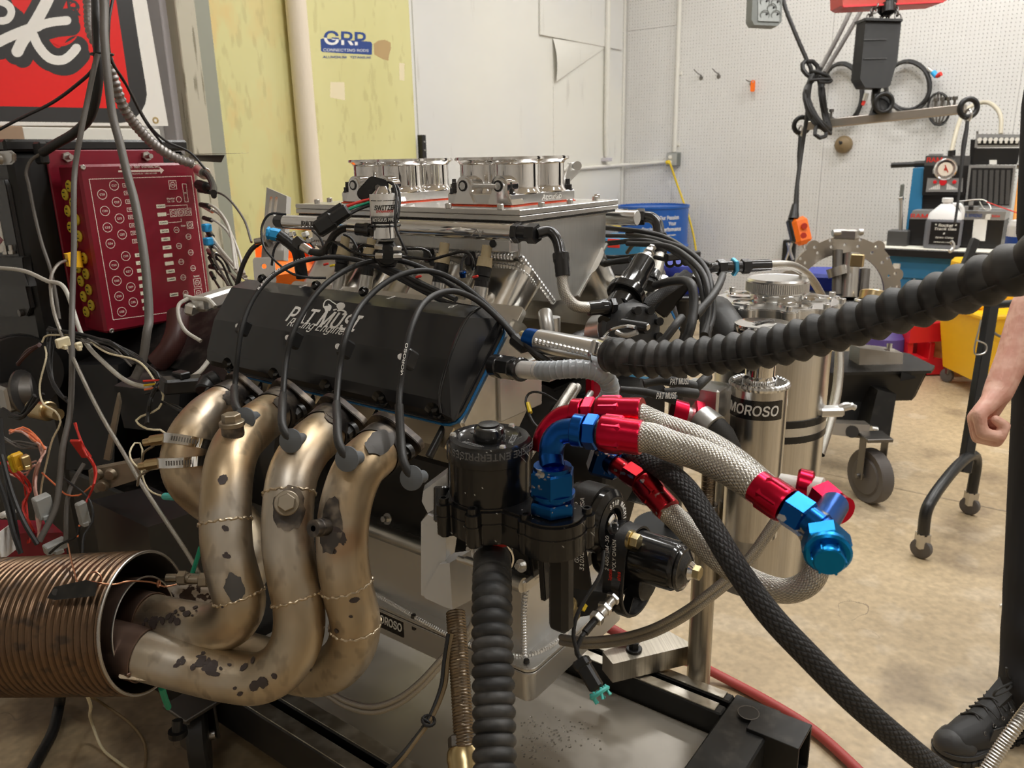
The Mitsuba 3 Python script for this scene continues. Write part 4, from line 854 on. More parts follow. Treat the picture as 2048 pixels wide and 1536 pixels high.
# other leads and sleeved lines behind the regulator
for i, (pts, r_, m_) in enumerate((([B(1180, 880, 1.5), B(1350, 880, 1.5), B(1500, 870, 1.45), B(1650, 900, 1.4)], .004, 'wire_black'), ([B(1140, 960, 1.5), B(1260, 920, 1.45), B(1400, 900, 1.42)], .006, 'black_satin'), ([B(1240, 735, 1.7), B(1400, 740, 1.65), B(1600, 790, 1.6), B(1780, 850, 1.5), B(1950, 940, 1.45)], .0045, 'wire_black'), ([B(1380, 850, 1.8), B(1430, 790, 1.75), B(1520, 770, 1.7), B(1700, 830, 1.6), B(1850, 910, 1.5)], .0045, 'wire_black'), ([B(1500, 1220, 1.30), B(1640, 1120, 1.33), B(1800, 1010, 1.38)], .0078, 'braid_black'), ([B(1450, 1230, 1.32), B(1600, 1130, 1.36), B(1780, 990, 1.42)], .0070, 'braid_black'), ([B(1110, 1040, 1.62), B(1250, 1040, 1.6), B(1350, 1060, 1.58)], .009, 'alu_satin'))):
    ep('harness', tube(pts, r_, 12, .01, uv=m_ == 'braid_black') if m_ != 'alu_satin' else tube(pts, r_, 12), m_)
# bright angled tube and plate between regulator and distributor
ep('brace_tube', cy(B(1480, 1230, 1.40), B(1640, 1040, 1.44), .013, n=24), 'alu'); ep('ignition_box', bx(B(1680, 1140, 1.5), (.06, .03, .08), .004, frame((.5, .3, .8))), 'black_satin')
# second row under the big hose: dark leads and boots, black pump housings
for i, pts in enumerate(([Fc(820, 1020, 1.10), Fc(980, 1035, 1.10), Fc(1100, 1065, 1.10), Fc(1200, 1090, 1.1)], [Fc(980, 980, 1.16), Fc(1100, 960, 1.16), Fc(1200, 970, 1.16), Fc(1330, 1000, 1.17)], [Fc(1120, 1040, 1.14), Fc(1250, 1040, 1.14), Fc(1340, 1050, 1.15)], [Fc(1300, 1060, 1.2), Fc(1360, 990, 1.2), Fc(1420, 930, 1.22)])):
    ep('plug_boot', tube(pts, [.006, .0075, .0075][:3] if i else [.005, .0055, .007], 14, .006), 'rubber')
for s, x, y, z_ in (('PAT MUSI', 1225, 965, 1.145), ('PAT MUSI', 1135, 1062, 1.085)):
    ep('boot_lettering', lettering(s, Fc(x, y, z_ - .004), nz(_r), nz(_z + _q * .2), .028, .009, True, .3), 'white_print')
ep('pump_body', cat([bx(a3(-.66, 1.20, .86), (.10, .17, .12), .01), cy(a3(-.70, 1.10, .80), a3(-.60, 1.10, .80), .06, n=28, bev=.004), cy(a3(-.70, 1.24, .74), a3(-.58, 1.24, .74), .05, n=28, bev=.004)]), 'black_satin')
for a_, b_, r_ in ((Fc(180, 1480, 1.0), Fc(500, 1000, 1.12), .0068), (Fc(270, 1430, 1.02), Fc(530, 1000, 1.14), .0060)): ep('braided_line', tube([a_, (a_ + b_) / 2, b_], r_, 14, .006, uv=True), 'braid_fine')
ep('strut', cy(Fc(560, 1160, 1.15), Fc(640, 1000, 1.2), .005), 'alu_satin')
ep('red_bracket', bx(Fc(640, 1050, 1.2), (.015, .03, .06), .003), 'red_anodised')
# blue-ended aluminium crankcase vent pipe and clamp
k = thing('vent_pipe', 'welded aluminium vent pipe with blue collar feeding the big corrugated hose', 'pipe')
va, vb = Fc(270, 690, 1.10), Fc(720, 775, 1.02); ax = nz(vb - va)
part(k, 'tube', cy(va, vb, .0168, .0172, 36, .001), 'alu'); part(k, 'collar', cy(va - ax * .024, va + ax * .003, .0158, n=28, bev=.003), 'blue_anodised'); part(k, 'collar_gold', cy(va - ax * .034, va - ax * .02, .0105), 'gold_zinc')
f_ = frame(ax, _z); tow = nz(-_q - ax * np.dot(-_q, ax)); part(k, 'weld_bead', bead([va + ax * .004 + tow * .0155 + _z * .004, vb - ax * .012 + tow * .0165 + _z * .001], .0042, .0075), 'alu')
# timing belt drive at the front
k = thing('belt_drive', 'black toothed belt drive with spoked hub on the engine front', 'belt drive')
pc = M1(385, 760, 1.0); XU = a3(1, 0, 0)
part(k, 'upper_pulley', lathe([(0, -.055), (.043, -.055), (.043, -.006), (.036, 0), (.020, 0), (.018, -.006), (0, -.006)], pc, XU, 44), 'black_gloss', 'black upper pulley')
part(k, 'pulley_face', lathe([(.021, .0), (.021, .001), (.035, .001), (.035, 0)], pc, XU, 40), 'black_satin')
part(k, 'pulley_bolt', cat([lathe([(0, 0), (.013, 0), (.013, .004), (.010, .006), (.006, .006), (.005, .001), (0, .001)], pc + XU * -.004, XU, 20)]), 'chrome')
cg = pc + XU * .0012; tl = []
for i, ch in enumerate('STAR MACHINE'):
    if ch == ' ': continue
    a_ = 1.9 - i * .22; o = cg + a3(0, math.cos(a_), math.sin(a_)) * .028
    part(k, 'face_lettering', lettering(ch, o, a3(0, math.sin(a_), -math.cos(a_)), a3(0, math.cos(a_), math.sin(a_)), .0042 if ch != 'I' else .0014, .0065), 'white_print')
cc_ = M1(640, 980, .99)
part(k, 'cartridge', lathe([(0, 0), (.036, 0), (.038, .004), (.038, .026), (.033, .030), (.031, .10), (.027, .106), (0, .106)], cc_ - XU * .07, XU, 44), 'black_gloss', 'black cylindrical pump cartridge')
end = cc_ + XU * .036
part(k, 'end_disc', lathe([(0, 0), (.027, 0), (.029, .003), (.027, .006), (.022, .007), (.019, .010), (.013, .013), (0, .013)], end, XU, 44), 'black_gloss')
part(k, 'end_washer', lathe([(0, 0), (.0125, 0), (.009, .006), (0, .006)], end + XU * .012, XU, 28), 'chrome'); part(k, 'end_bolt', hexa(end + XU * .017, end + XU * .026, .0085), 'gold_zinc')
hubc = M1(485, 1075, 1.03)
hp = circ(0, 0, .052, 24).difference(so.unary_union([affinity.rotate(sg.Polygon([(-.009, .022), (.009, .022), (.019, .041), (0, .045), (-.019, .041)]).buffer(.003), i * 60, origin=(0, 0)) for i in range(6)]))
part(k, 'spoked_hub', prism(hp, hubc, (0, 1, 0), (0, 0, 1), .016, .002), 'black_gloss', 'black spoked hub'); part(k, 'hub_centre', cy(hubc, hubc + XU * .03, .026, bev=.002), 'black_gloss')
def belt(c1, r1, c2, r2, w_, th=.003):
    g_ = so.unary_union([circ(*c1, r1 + th, 20), circ(*c2, r2 + th, 20)]).convex_hull; return g_.difference(so.unary_union([circ(*c1, r1, 20), circ(*c2, r2, 20)]).convex_hull)
part(k, 'belt', prism(belt((pc[1], pc[2]), .043, (hubc[1], hubc[2]), .045, 0), (pc[0] - .045, 0, 0), (0, 1, 0), (0, 0, 1), .030), 'rubber')
part(k, 'belt', prism(belt((cc_[1], cc_[2]), .034, (hubc[1], hubc[2]), .047, 0), (cc_[0] - .05, 0, 0), (0, 1, 0), (0, 0, 1), .028), 'rubber')
nr_ = a3(0, -1, 0)
for i, (s, m_, dx) in enumerate((('GATES-POWERGRIP', 'white_print', -.034), ('GATES-POWERGRIP', 'white_print', -.024), ('310XL037 MADE IN USA', 'white_print', -.0165))):
    part(k, 'belt_lettering', text(s, .006, pc + a3(dx, -.0465, 0.0), (0, 0, 1), (-1, 0, 0), .0003, False, 0, True, 1.0, None), m_)
for i, (s, m_, dx, zz_) in enumerate((('2 480-8M-30', 'white_print', -.045, .018), ('POLY CHAIN', 'white_print', -.035, .018), ('Gates', 'wire_red', -.040, -.024), ('Gates', 'wire_red', -.028, -.024))):
    part(k, 'belt_lettering', text(s, .005, cc_ + a3(dx, -.0395, zz_ * .7), (0, 0, 1), (-1, 0, 0), .0003, i > 1), m_)
o = M1(505, 860, .97); part(k, 'gold_bolt', cat([hexa(o, o + XU * .010, .009), cy(o - XU * .004, o, .012)]), 'gold_zinc')
# crank hub casting and speed pickup
ep('crank_hub', cat([cy(a3(-.70, 1.06, .66), a3(-.672, 1.06, .66), .055, n=36, bev=.006), cy(a3(-.69, 1.06, .66), a3(-.66, 1.06, .66), .038, n=32)]), 'alu_satin')
k = thing('speed_pickup', 'steel threaded pickup sensor with black cable on a black bracket', 'sensor')
sa, sb = M1(390, 1215, .97), M1(215, 1430, .935); ax = sb - sa
part(k, 'bracket', hull([M1(*c, z_) for c in ((100, 1150), (140, 1340), (390, 1300), (370, 1190), (110, 1200)) for z_ in (.985, 1.0)]), 'black_satin')
for t0, t1, r_, m_, hx in ((-.02, .06, .0085, 'zinc', 1), (.06, .22, .0062, 'steel', 0), (.26, .36, .0092, 'zinc', 1), (.22, .5, .0072, 'zinc', 0), (.52, .66, .0085, 'zinc', 1), (.66, 1.0, .0046, 'black_plastic', 0), (1.0, 1.12, .003, 'black_plastic', 0)):
    part(k, 'barrel' if not hx else 'nut', (hexa if hx else cy)(sa + ax * t0, sa + ax * t1, r_), m_)
part(k, 'cable', tube([sa + ax * 1.1, J(1205, 740, .925), J(1240, 800, .92)], .003, 10), 'wire_black')
part(k, 'second_cable', tube([M1(330, 930, .98), M1(310, 1070, .955), M1(220, 1220, .94), M1(160, 1340, .93), J(1185, 640, .925), J(1215, 760, .92)], .0025, 10), 'wire_black'); part(k, 'marker', cy(M1(195, 1290, .937), M1(215, 1255, .94), .0038), 'cord_yellow')
pa, pb_ = J(1225, 790, .92), J(1350, 1000, .905); f_ = frame(pb_ - pa, _q)
part(k, 'plug', bx((pa + pb_) / 2, (.017, .014, np.linalg.norm(pb_ - pa)), .003, f_), 'black_plastic'); part(k, 'plug_collar', bx(pa + (pb_ - pa) * .15, (.020, .017, .012), .003, f_), 'black_plastic')
part(k, 'tie_tail', cat([ring(pb_ + f_[:, 2] * .004, f_[:, 2], .011, .0025, 18, 6)] + [tube([pb_ + f_[:, 0] * .01 * math.cos(i) + f_[:, 1] * .01 * math.sin(i), pb_ + f_[:, 0] * .011 * math.cos(i + .5) + f_[:, 1] * .011 * math.sin(i + .5) + f_[:, 2] * .012], .0016, 6) for i in range(7)]), 'teal_wire')
for c in ((115, 1255), (135, 1312)): o = M1(*c, .975); part(k, 'gold_bolt', cat([hexa(o, o + nz(EYE - o) * .006, .0085), cy(o - nz(EYE - o) * .003, o, .0105)]), 'gold_zinc')
# thin yellow-tagged sensor wire beside the pump
solo('sensor_wire', 'thin black wire with a yellow tag looping behind the pump', 'wire', cat([tube([E(1000, 75, 1.06), E(900, 20, 1.05), E(820, 20, 1.04), E(790, 70, 1.03), E(810, 150, 1.02), E(850, 230, 1.0), E(915, 285, .98)], .0016, 8)]), 'wire_black')
part('sensor_wire', 'tag', cy(E(803, 90, 1.028), E(822, 155, 1.018), .003, n=10), 'cord_yellow')
# ================================================================ electric water pump, its fittings and the braided hoses
k = thing('water_pump', 'scuffed black electric water pump in front of the headers', 'pump')
pt = E(540, 300, .87); pz = lambda y: E(540, y, X=None, d=.86)[2]
PC = a3(pt[0], pt[1], 0); zt, zm, zf, zb = pt[2] - .002, E(540, 500, .855)[2], E(540, 800, .85)[2], E(540, 1075, .85)[2]
RP = .0475
part(k, 'motor_can', lathe([(0, zf), (RP - .0015, zf), (RP - .0015, zm), (RP, zm + .001), (RP, zt - .006), (RP - .004, zt), (RP - .012, zt), (RP - .016, zt - .003), (.018, zt - .004), (.018, zt + .002), (.0165, zt + .010), (.013, zt + .012), (0, zt + .012)], PC, _z, 64), 'pump_black')
part(k, 'top_boss', lathe([(.0115, 0), (.0115, .002), (.006, .003), (0, .003)], PC + a3(0, 0, zt + .012), _z, 28), 'black_satin')
tow = nz(a3(-PC[0], -PC[1], 0)); rgt = np.cross(_z, tow)
for i in range(3):
    a_ = i * 2 * math.pi / 3 + .35; o = PC + (tow * math.cos(a_) + rgt * math.sin(a_)) * (RP - .007) + a3(0, 0, zt); part(k, 'screw', lathe([(0, 0), (.004, 0), (.003, .002), (0, .002)], o, _z, 14), 'zinc')
    a_ += 1.0; o = PC + (tow * math.cos(a_) + rgt * math.sin(a_)) * (RP - .021) + a3(0, 0, zt - .0035)
    part(k, 'top_lettering', lettering('MEZIERE', o, tow * -math.sin(a_) + rgt * math.cos(a_), -(tow * math.cos(a_) + rgt * math.sin(a_)), .028, .006, True), 'pump_mark')
def ringtext(s, z, h, a0, R, m, flip=False):
    q_ = text(s, h, (0, 0, 0), (1, 0, 0), (0, 1, 0), .0003, True); v = q_.vertices * (-1 if flip else 1); a_ = v[:, 0] / R + a0; rd = R + np.abs(v[:, 2]) + .0002
    part(k, 'band_lettering', TM(PC + np.cos(a_)[:, None] * tow * rd[:, None] + np.sin(a_)[:, None] * rgt * rd[:, None] + (z + v[:, 1:2]) * _z, q_.faces), m)
ringtext('MEZIERE ENTERPRISES', (zt + zm) / 2 + .004, .0075, .25, RP, 'pump_mark', True)
LC = E(975, 830, .835) * [1, 1, 0]
lobe = so.unary_union([circ(0, 0, .0505, 20), sg.Point(*(LC - PC)[:2]).buffer(.036), sg.LineString([(0, 0), tuple((LC - PC)[:2])]).buffer(.030)]).buffer(-.008).buffer(.008)
nubs = [(-.052, 0), tuple(((LC - PC)[:2]) + rgt[:2] * .036 + [0, 0]), tuple((LC - PC)[:2] * .55 + tow[:2] * .036), tuple(tow[:2] * .05 - rgt[:2] * .02), tuple(-rgt[:2] * .052 + tow[:2] * .02)]
lobe = so.unary_union([lobe] + [sg.Point(*p_).buffer(.0085) for p_ in nubs]).buffer(.002).buffer(-.002)
part(k, 'housing', prism(lobe, PC + a3(0, 0, zb), (1, 0, 0), (0, 1, 0), zf - zb, .003), 'pump_black', 'ribbed black volute housing')
part(k, 'housing_seam', prism(lobe.buffer(.0012), PC + a3(0, 0, zf - .018), (1, 0, 0), (0, 1, 0), .0025, .0006), 'pump_black')
for p_ in nubs: part(k, 'housing_bolt', lathe([(0, 0), (.0055, 0), (.0055, .004), (.003, .004), (.003, .001), (0, .001)], PC + a3(p_[0], p_[1], zf), _z, 16), 'black_gloss')
part(k, 'outlet', lathe([(0, 0), (.030, 0), (.030, -.012), (.024, -.018), (.023, -.045), (0, -.045)][::-1], PC + a3(0, 0, zb + .002), _z, 40), 'black_satin')
part(k, 'outlet_mark', prism(rrect(-.008, -.006, .008, .006, .002), PC + tow * .0295 + rgt * .008 + a3(0, 0, zb - .006), rgt, _z, .0006), 'wire_red')
part(k, 'leg', b2(LC + a3(-.014, .006, zb - .11), LC + a3(.012, .028, zb + .002), .006), 'black_satin')
ring_ = cy(PC + a3(0, 0, zb), PC + a3(0, 0, zb - .016), .03)
# blue fitting stack on the pump
k = thing('pump_hose', 'front steel braided hose, blue elbow at the pump, red collars', 'hose', None)
def stack(k, base, fz, dirs, mE, mN, r, kk):
    z0 = base
    part(k, 'base_nut', hexa(z0, z0 + _z * fz * .22, r * 1.75, phase=.5), mN); part(k, 'base_collar', cy(z0 + _z * fz * .22, z0 + _z * fz * .30, r * 1.35), mN)
    part(k, 'swivel_nut', cat([hexa(z0 + _z * fz * .30, z0 + _z * fz * .72, r * 1.72, phase=.5), cy(z0 + _z * fz * .30, z0 + _z * fz * .36, r * 1.8), cy(z0 + _z * fz * .70, z0 + _z * fz * .78, r * 1.5)]), mN)
    part(k, 'elbow', tube([z0 + _z * fz * .72] + dirs, r, 24, .004), mE)
fb = LC + a3(0, 0, zf); ft = E(960, 480, .83)[2]
e1, e2 = E(985, 350, .825), E(1115, 272, .815)
hd = nz(E(1520, 320, .79) - E(1110, 275, .815))
stack(k, fb, (ft - fb[2]) * 1.25, [E(963, 440, .83), E(978, 350, .826), E(1030, 292, .822), e2 + hd * .004], 'blue_anodised', 'blue_worn', .0132, 0)
p = e2
part(k, 'elbow_ring', cy(p, p + hd * .012, .0172, n=32, bev=.001), 'blue_anodised'); part(k, 'elbow_nut', hexa(p + hd * .013, p + hd * .027, .0172), 'blue_anodised'); part(k, 'gap', cy(p + hd * .026, p + hd * .032, .014), 'black_satin')
def red_socket(k, p, d, r, L, m='red_anodised'):
    part(k, 'socket', lathe([(0, 0), (r * .95, 0), (r, L * .06), (r, L * .42), (r * .93, L * .52), (r * .93, L * .96), (r * .9, L), (0, L)], p, d, 32), m)
    part(k, 'socket_flats', cat([hexa(p + d * L * .05, p + d * L * .55, r * .97, n=6)]), m); return p + d * L
q1_ = red_socket(k, p + hd * .030, hd, .0192, .042)
P3 = lambda x, y, d: at(x, y, d=d)
sA_, sB_ = P3(1492, 958, .708), P3(1560, 1003, .684); d2 = nz(sB_ - sA_)
path = [q1_ - hd * .012, q1_ + hd * .01, P3(1345, 893, .770), P3(1400, 910, .75), P3(1450, 934, .727), sA_ - d2 * .004, sA_ + d2 * .012]
hose(k, 'braid', path, .0156, 'braid_steel', step=.004)
q2 = red_socket(k, sA_ + d2 * .044, -d2, .0166, .044)
part(k, 'tee_nut', cat([hexa(sA_ + d2 * .045, sA_ + d2 * .066, .0158), cy(sA_ + d2 * .065, sA_ + d2 * .078, .0138)]), 'blue_worn')
# blue Y with cap
k = thing('hose_tee', 'bright blue capped Y fitting joining the braided hoses', 'fitting')
y0_, y1_ = sA_ + d2 * .072, P3(1650, 1060, .660); cap0, cap1 = P3(1648, 1050, .665), P3(1660, 1118, .622)
part(k, 'body', tube([y0_, P3(1632, 1045, .665), P3(1652, 1070, .652)], .0128, 24, .004), 'blue_anodised'); part(k, 'body', cy(P3(1668, 1010, .70), P3(1642, 1052, .662), .0125, n=28), 'blue_anodised')
ca = nz(cap1 - cap0); c1_ = P3(1650, 1075, .648)
part(k, 'cap_nut', cat([hexa(c1_, c1_ + ca * .018, .0180), cy(c1_ + ca * .017, c1_ + ca * .025, .0186, n=32, bev=.002)]), 'blue_bright'); part(k, 'cap_plug', cy(c1_ + ca * .024, c1_ + ca * .035, .0122, n=28, bev=.001), 'blue_bright')
for i in range(6):
    f_ = frame(ca); a_ = i * math.pi / 3; rad = f_[:, 0] * math.cos(a_) + f_[:, 1] * math.sin(a_); part(k, 'cap_rib', cy(c1_ + ca * .026 + rad * .0122, c1_ + ca * .0345 + rad * .0122, .0012, n=8), 'blue_bright')
# rear hose
k = thing('pump_hose', 'rear steel braided hose with red elbow and red fittings behind the front one', 'hose')
e2 = E(1112, 165, .865); hd = nz(E(1475, 165, .84) - E(1112, 165, .865))
part(k, 'elbow', tube([E(900, 420, .88), E(915, 330, .88), E(960, 250, .875), E(1030, 190, .87), e2 + hd * .004], .0122, 24, .004), 'red_anodised')
part(k, 'elbow_ring', cy(e2, e2 + hd * .012, .0175, n=32, bev=.001), 'red_anodised'); part(k, 'elbow_nut', hexa(e2 + hd * .013, e2 + hd * .026, .0175), 'red_anodised')
q1_ = red_socket(k, e2 + hd * .030, hd, .0195, .048)
hose(k, 'braid', [q1_ - hd * .01, P3(1320, 852, .842), P3(1400, 882, .815), P3(1470, 925, .79), P3(1540, 985, .765)], .0148, 'braid_steel', step=.004)
part(k, 'end_ferrule', cy(P3(1560, 968, .765), P3(1600, 975, .755), .0105), 'white_plastic'); part(k, 'end_nut', cat([cy(P3(1592, 968, .75), P3(1625, 975, .745), .0158, n=28, bev=.002)]), 'red_anodised'); part(k, 'end_ferrule', cy(P3(1620, 978, .742), P3(1645, 982, .736), .0125), 'white_plastic')
part(k, 'end_nut', cat([hexa(P3(1640, 990, .735), P3(1672, 1018, .715), .0155), cy(P3(1660, 1005, .725), P3(1685, 1022, .71), .0135)]), 'red_anodised')
# lower hose that loops round under the tee
k = thing('pump_hose', 'steel braided hose with red angled end that loops below the blue tee', 'hose')
part(k, 'block', bx(E(1330, 480, .90), (.030, .034, .034), .004, frame(nz(_r + a3(0, 0, -.3)))), 'blue_dark', 'dark blue port nut'); s0, s1 = E(1390, 500, .89), E(1560, 610, .865); d_ = nz(s1 - s0)
part(k, 'port_ring', cy(s0 - d_ * .012, s0 + d_ * .004, .0135, n=28), 'blue_dark')
part(k, 'stub', cy(s0, s1 - d_ * .016, .0105, n=28), 'red_worn'); part(k, 'stub_nut', hexa(s1 - d_ * .018, s1 + d_ * .004, .0125), 'red_worn')
q_ = red_socket(k, s1 + d_ * .006, nz(E(1690, 750, .845) - s1), .0152, .044, 'red_worn')
hose(k, 'braid', [q_ - d_ * .012, P3(1345, 1030, .84), P3(1400, 1085, .82), P3(1450, 1128, .80), P3(1510, 1165, .79), P3(1575, 1182, .78), P3(1622, 1160, .775), P3(1636, 1110, .775), P3(1618, 1060, .775), P3(1580, 1025, .775), P3(1545, 1000, .775), P3(1505, 975, .78)], .0126, 'braid_steel', step=.004)
# black braided hose sweeping to the lower right
k = thing('braided_hose', 'thick black braided hose sweeping from behind the red collars to the lower right floor', 'hose')
hose(k, 'braid', [P3(1262, 912, .90), P3(1310, 930, .86), P3(1370, 975, .80), P3(1420, 1050, .76), P3(1475, 1140, .73), P3(1540, 1230, .715), P3(1620, 1315, .71), P3(1700, 1395, .71), P3(1780, 1465, .72), P3(1860, 1530, .74), P3(1980, 1610, .80), P3(2100, 1690, .9)], .0116, 'braid_black', step=.004)
# thin paired braided lines
def pair(nm, label, pts, off, r=.0044):
    k = thing(nm, label, 'hose')
    for s in (-1, 1): hose(k, 'line', [p_ + np.array(off) * s for p_ in pts], r, 'braid_fine', True)
pair('twin_line', 'pair of thin steel braided lines curving past the steel stand post', [J(1100, 660, 1.12), J(1260, 682, 1.06), J(1420, 672, 1.02), J(1560, 650, .98), J(1750, 590, .93), J(1950, 480, .89), J(2060, 400, .87), P3(1490, 1130, .85), P3(1555, 1040, .84), P3(1590, 1000, .84)], (0, 0, .0044))
cq = Crop(200, 1200, 2.9257)
pair('twin_line', 'pair of thin steel braided lines sagging under the headers to the jack screw', [cq(1200, 460, 1.30), cq(1340, 548, 1.26), cq(1450, 610, 1.22), cq(1600, 640, 1.18), cq(1750, 590, 1.15), cq(1880, 490, 1.13), cq(2000, 360, 1.12), J(480, 600, 1.12), J(520, 480, 1.12)], (0, 0, .0048))
# vertical corrugated hose under the pump, clamp
k = thing('corrugated_hose', 'vertical black corrugated hose hanging from the pump', 'hose')
h0, h1 = PC + a3(0, 0, zb - .030), P3(990, 1640, .72)
xs_ = [h0, P3(984, 1190, .825), P3(985, 1300, .79), P3(988, 1420, .765), h1, h1 + nz(h1 - P3(988, 1420, .765)) * .22]
def ribs(pitch, r, a, start=0, flat=.0, sharp=1.0):
    def f(s): 
        w_ = np.abs(np.sin(np.pi * (s - start) / pitch)) ** sharp; return np.where((s > start) & (s > flat), r - a * (1 - w_), r)
    return f
part(k, 'hose', tube(smooth_path(xs_, .0012), .0215, 40, raw=True, rfn=ribs(.0125, .0213, .0042, .062, .062, .6)), 'hose_rubber')
cz = h0 + nz(xs_[1] - xs_[0]) * .016; ca = nz(nz(xs_[1] - xs_[0]) + rgt * .12)
part(k, 'clamp_band', pipe_open(cz - ca * .008, cz + ca * .008, .0238, .002, 48), 'chrome', 'steel hose clamp')
o = cz + (tow * .62 - rgt * .75) * .0245; part(k, 'clamp_screw', cat([cy(o - rgt * .012 - tow * .01, o + rgt * .012 + tow * .008, .0052, n=16, bev=.001), cy(o - rgt * .020 - tow * .014, o - rgt * .011 - tow * .008, .004)]), 'zinc')
for i in range(9):
    a_ = -.45 + i * .085; rad = tow * math.cos(a_) + rgt * math.sin(a_); o = cz + rad * .0239 - ca * .001; part(k, 'clamp_slot', bx(o, (.0014, .0010, .009), 0, np.stack([np.cross(ca, rad), rad, ca], 1)), 'black_satin')
# bracket and jack screw
k = thing('jack_stand', 'bare aluminium bracket on a threaded steel jack screw beside the pump', 'jack')
bk = Crop(820, 780, 3.4133); jp = J(395, 560, .95)
brk = [E(250, 570, .93), E(90, 690, .93), E(80, 760, .93), E(120, 840, .93), E(250, 760, .93)]
f0 = nz(E(250, 570, .93) - EYE); bxn = np.array([pp_ for pp_ in brk])
part(k, 'upper_plate', hull(np.vstack([bxn, bxn + _q * .018])), 'alu_bracket', smooth=20)
body_pts = [(75, 900), (120, 850), (245, 900), (245, 1130), (200, 1180), (200, 1450), (75, 1400)]
bb = np.array([E(*c, .925) for c in body_pts]); part(k, 'bracket', hull(np.vstack([bb, bb + _q * .05 + _r * .01])), 'alu_bracket', smooth=20)
bb = np.array([E(*c, .915) for c in ((200, 1190), (270, 1180), (290, 1500), (230, 1480), (100, 1420), (90, 1380))]); b3 = np.array([E(*c, .955) for c in ((300, 1110), (415, 1095), (425, 1430), (300, 1500))])
part(k, 'foot_block', hull(np.vstack([bb, b3])), 'alu_bracket', smooth=20)
ja, jb = J(380, 470, .955), P3(930, 1500, .87)
L_ = np.linalg.norm(jb - ja); part(k, 'screw', tube(np.linspace(ja, jb, int(L_ / .0007)), .0122, 26, raw=True, rfn=lambda s: .0122 - .0013 * np.abs(((s / .0034) % 1) * 2 - 1)), 'thread_steel', 'threaded jack screw')
dn = nz(jb - ja); part(k, 'lock_nut', cat([hexa(J(435, 1310, .885), J(440, 1400, .878), .0175)]), 'steel_dark'); n0 = J(440, 1400, .878); part(k, 'brass_nut', lathe([(0, 0), (.018, 0), (.0195, .003), (.0205, .012), (.0195, .015), (.0195, (n0[2] - .02) / abs(dn[2])), (0, (n0[2] - .02) / abs(dn[2]))], n0, dn, 40), 'brass', 'brass nut at the foot')
part(k, 'bracket_pin', cat([cy(E(215, 655, .905), E(215, 900, .90), .009, n=16, bev=.002)]), 'black_gloss')
# wires tied along the jack screw
k = thing('jack_wires', 'black and brown wire pair hanging left of the jack screw', 'wire')
for i, (m_, dx) in enumerate((('wire_black', 0), ('brown_rubber', 26))):
    part(k, 'wire', tube([J(330 + dx, 620, .93), J(300 + dx, 820, .92), J(280 + dx, 980, .91), J(195 + dx * .7, 1200, .89), J(90 + dx * .6, 1350, .87), J(-10 + dx, 1470, .86), J(-120 + dx, 1580, .86)], .0026, 8), m_)
part(k, 'tie', cat([ring(J(195, 1213, .885), nz(a3(.3, 0, 1)), .007, .002, 14, 6), cy(J(150, 1195, .885), J(205, 1230, .885), .0018)]), 'black_plastic')
# clear ribbed hose from the head
k = thing('breather_hose', 'clear ribbed hose curving down from a black fitting at the front of the near head', 'hose')
a0, a1 = Fc(-10, 862, 1.12), Fc(150, 885, 1.07); ax = nz(a1 - a0); Ls = np.linalg.norm(a1 - a0)
part(k, 'fitting', cat([hexa(a0 + ax * Ls * .15, a0 + ax * Ls * .7, .0150), cy(a0 - ax * .01, a0 + ax * Ls * .2, .0168, n=28, bev=.002), cy(a0 + ax * Ls * .7, a1, .0150, n=28, bev=.002), cy(a0 + ax * Ls * .88, a1 + ax * .001, .0166, n=28, bev=.002)]), 'black_fitting', 'black fitting')
part(k, 'spigot', cy(a1, Fc(275, 892, 1.04), .0122, n=28), 'alu_white', 'white aluminium spigot')
cp = [Fc(255, 890, 1.045), Fc(360, 890, 1.025), Fc(480, 880, 1.015), Fc(600, 885, 1.015), Fc(700, 920, 1.02), Fc(752, 1000, 1.03), Fc(735, 1080, 1.04), Fc(670, 1150, 1.06)]
part(k, 'hose', tube(smooth_path(cp, .0011), .012, 28, raw=True, rfn=lambda s: .0120 + .0007 * (np.abs(np.sin(np.pi * s / .0075)) < .3)), 'clear_hose')
# the large corrugated hose crossing to the right
k = thing('duct_hose', 'large black corrugated rubber hose crossing from the vent pipe to the upper right', 'hose')
g0 = Fc(710, 775, 1.02)
gp = [g0, Fc(850, 800, .985), Fc(1050, 815, .965), P3(1380, 715, .94), P3(1460, 706, .91), P3(1560, 690, .87), P3(1660, 663, .83), P3(1760, 632, .79), P3(1860, 600, .75), P3(1960, 565, .70), P3(2060, 525, .66), P3(2220, 455, .62)]
part(k, 'hose', tube(smooth_path(gp, .0012), .034, 44, raw=True, rfn=lambda s: np.where(s < .024, .0215, .0186 + .0054 * (1 - np.abs((((s - .024) / (.0150 + .007 * np.clip(s / .75, 0, 1))) % 1) * 2 - 1) ** 1.3))), 'hose_rubber')
cl = smooth_path(gp, .004); c0_ = cl[3]; cax = nz(cl[4] - cl[2]); part(k, 'clamp_band', pipe_open(c0_ - cax * .007, c0_ + cax * .007, .0234, .002, 40), 'chrome', 'steel worm clamp')
tw = nz(EYE - c0_); tw = nz(tw - cax * np.dot(tw, cax)); part(k, 'clamp_housing', bx(c0_ + tw * .0240 + _z * .005, (.010, .008, .019), .002, np.stack([cax, tw, np.cross(cax, tw)], 1)), 'zinc'); part(k, 'clamp_tail', tube([c0_ + _z * .022 + tw * .008, c0_ + _z * .032 + cax * .015 + tw * .008, c0_ + _z * .040 + cax * .035, c0_ + _z * .040 + cax * .055], .0022, 8), 'chrome')
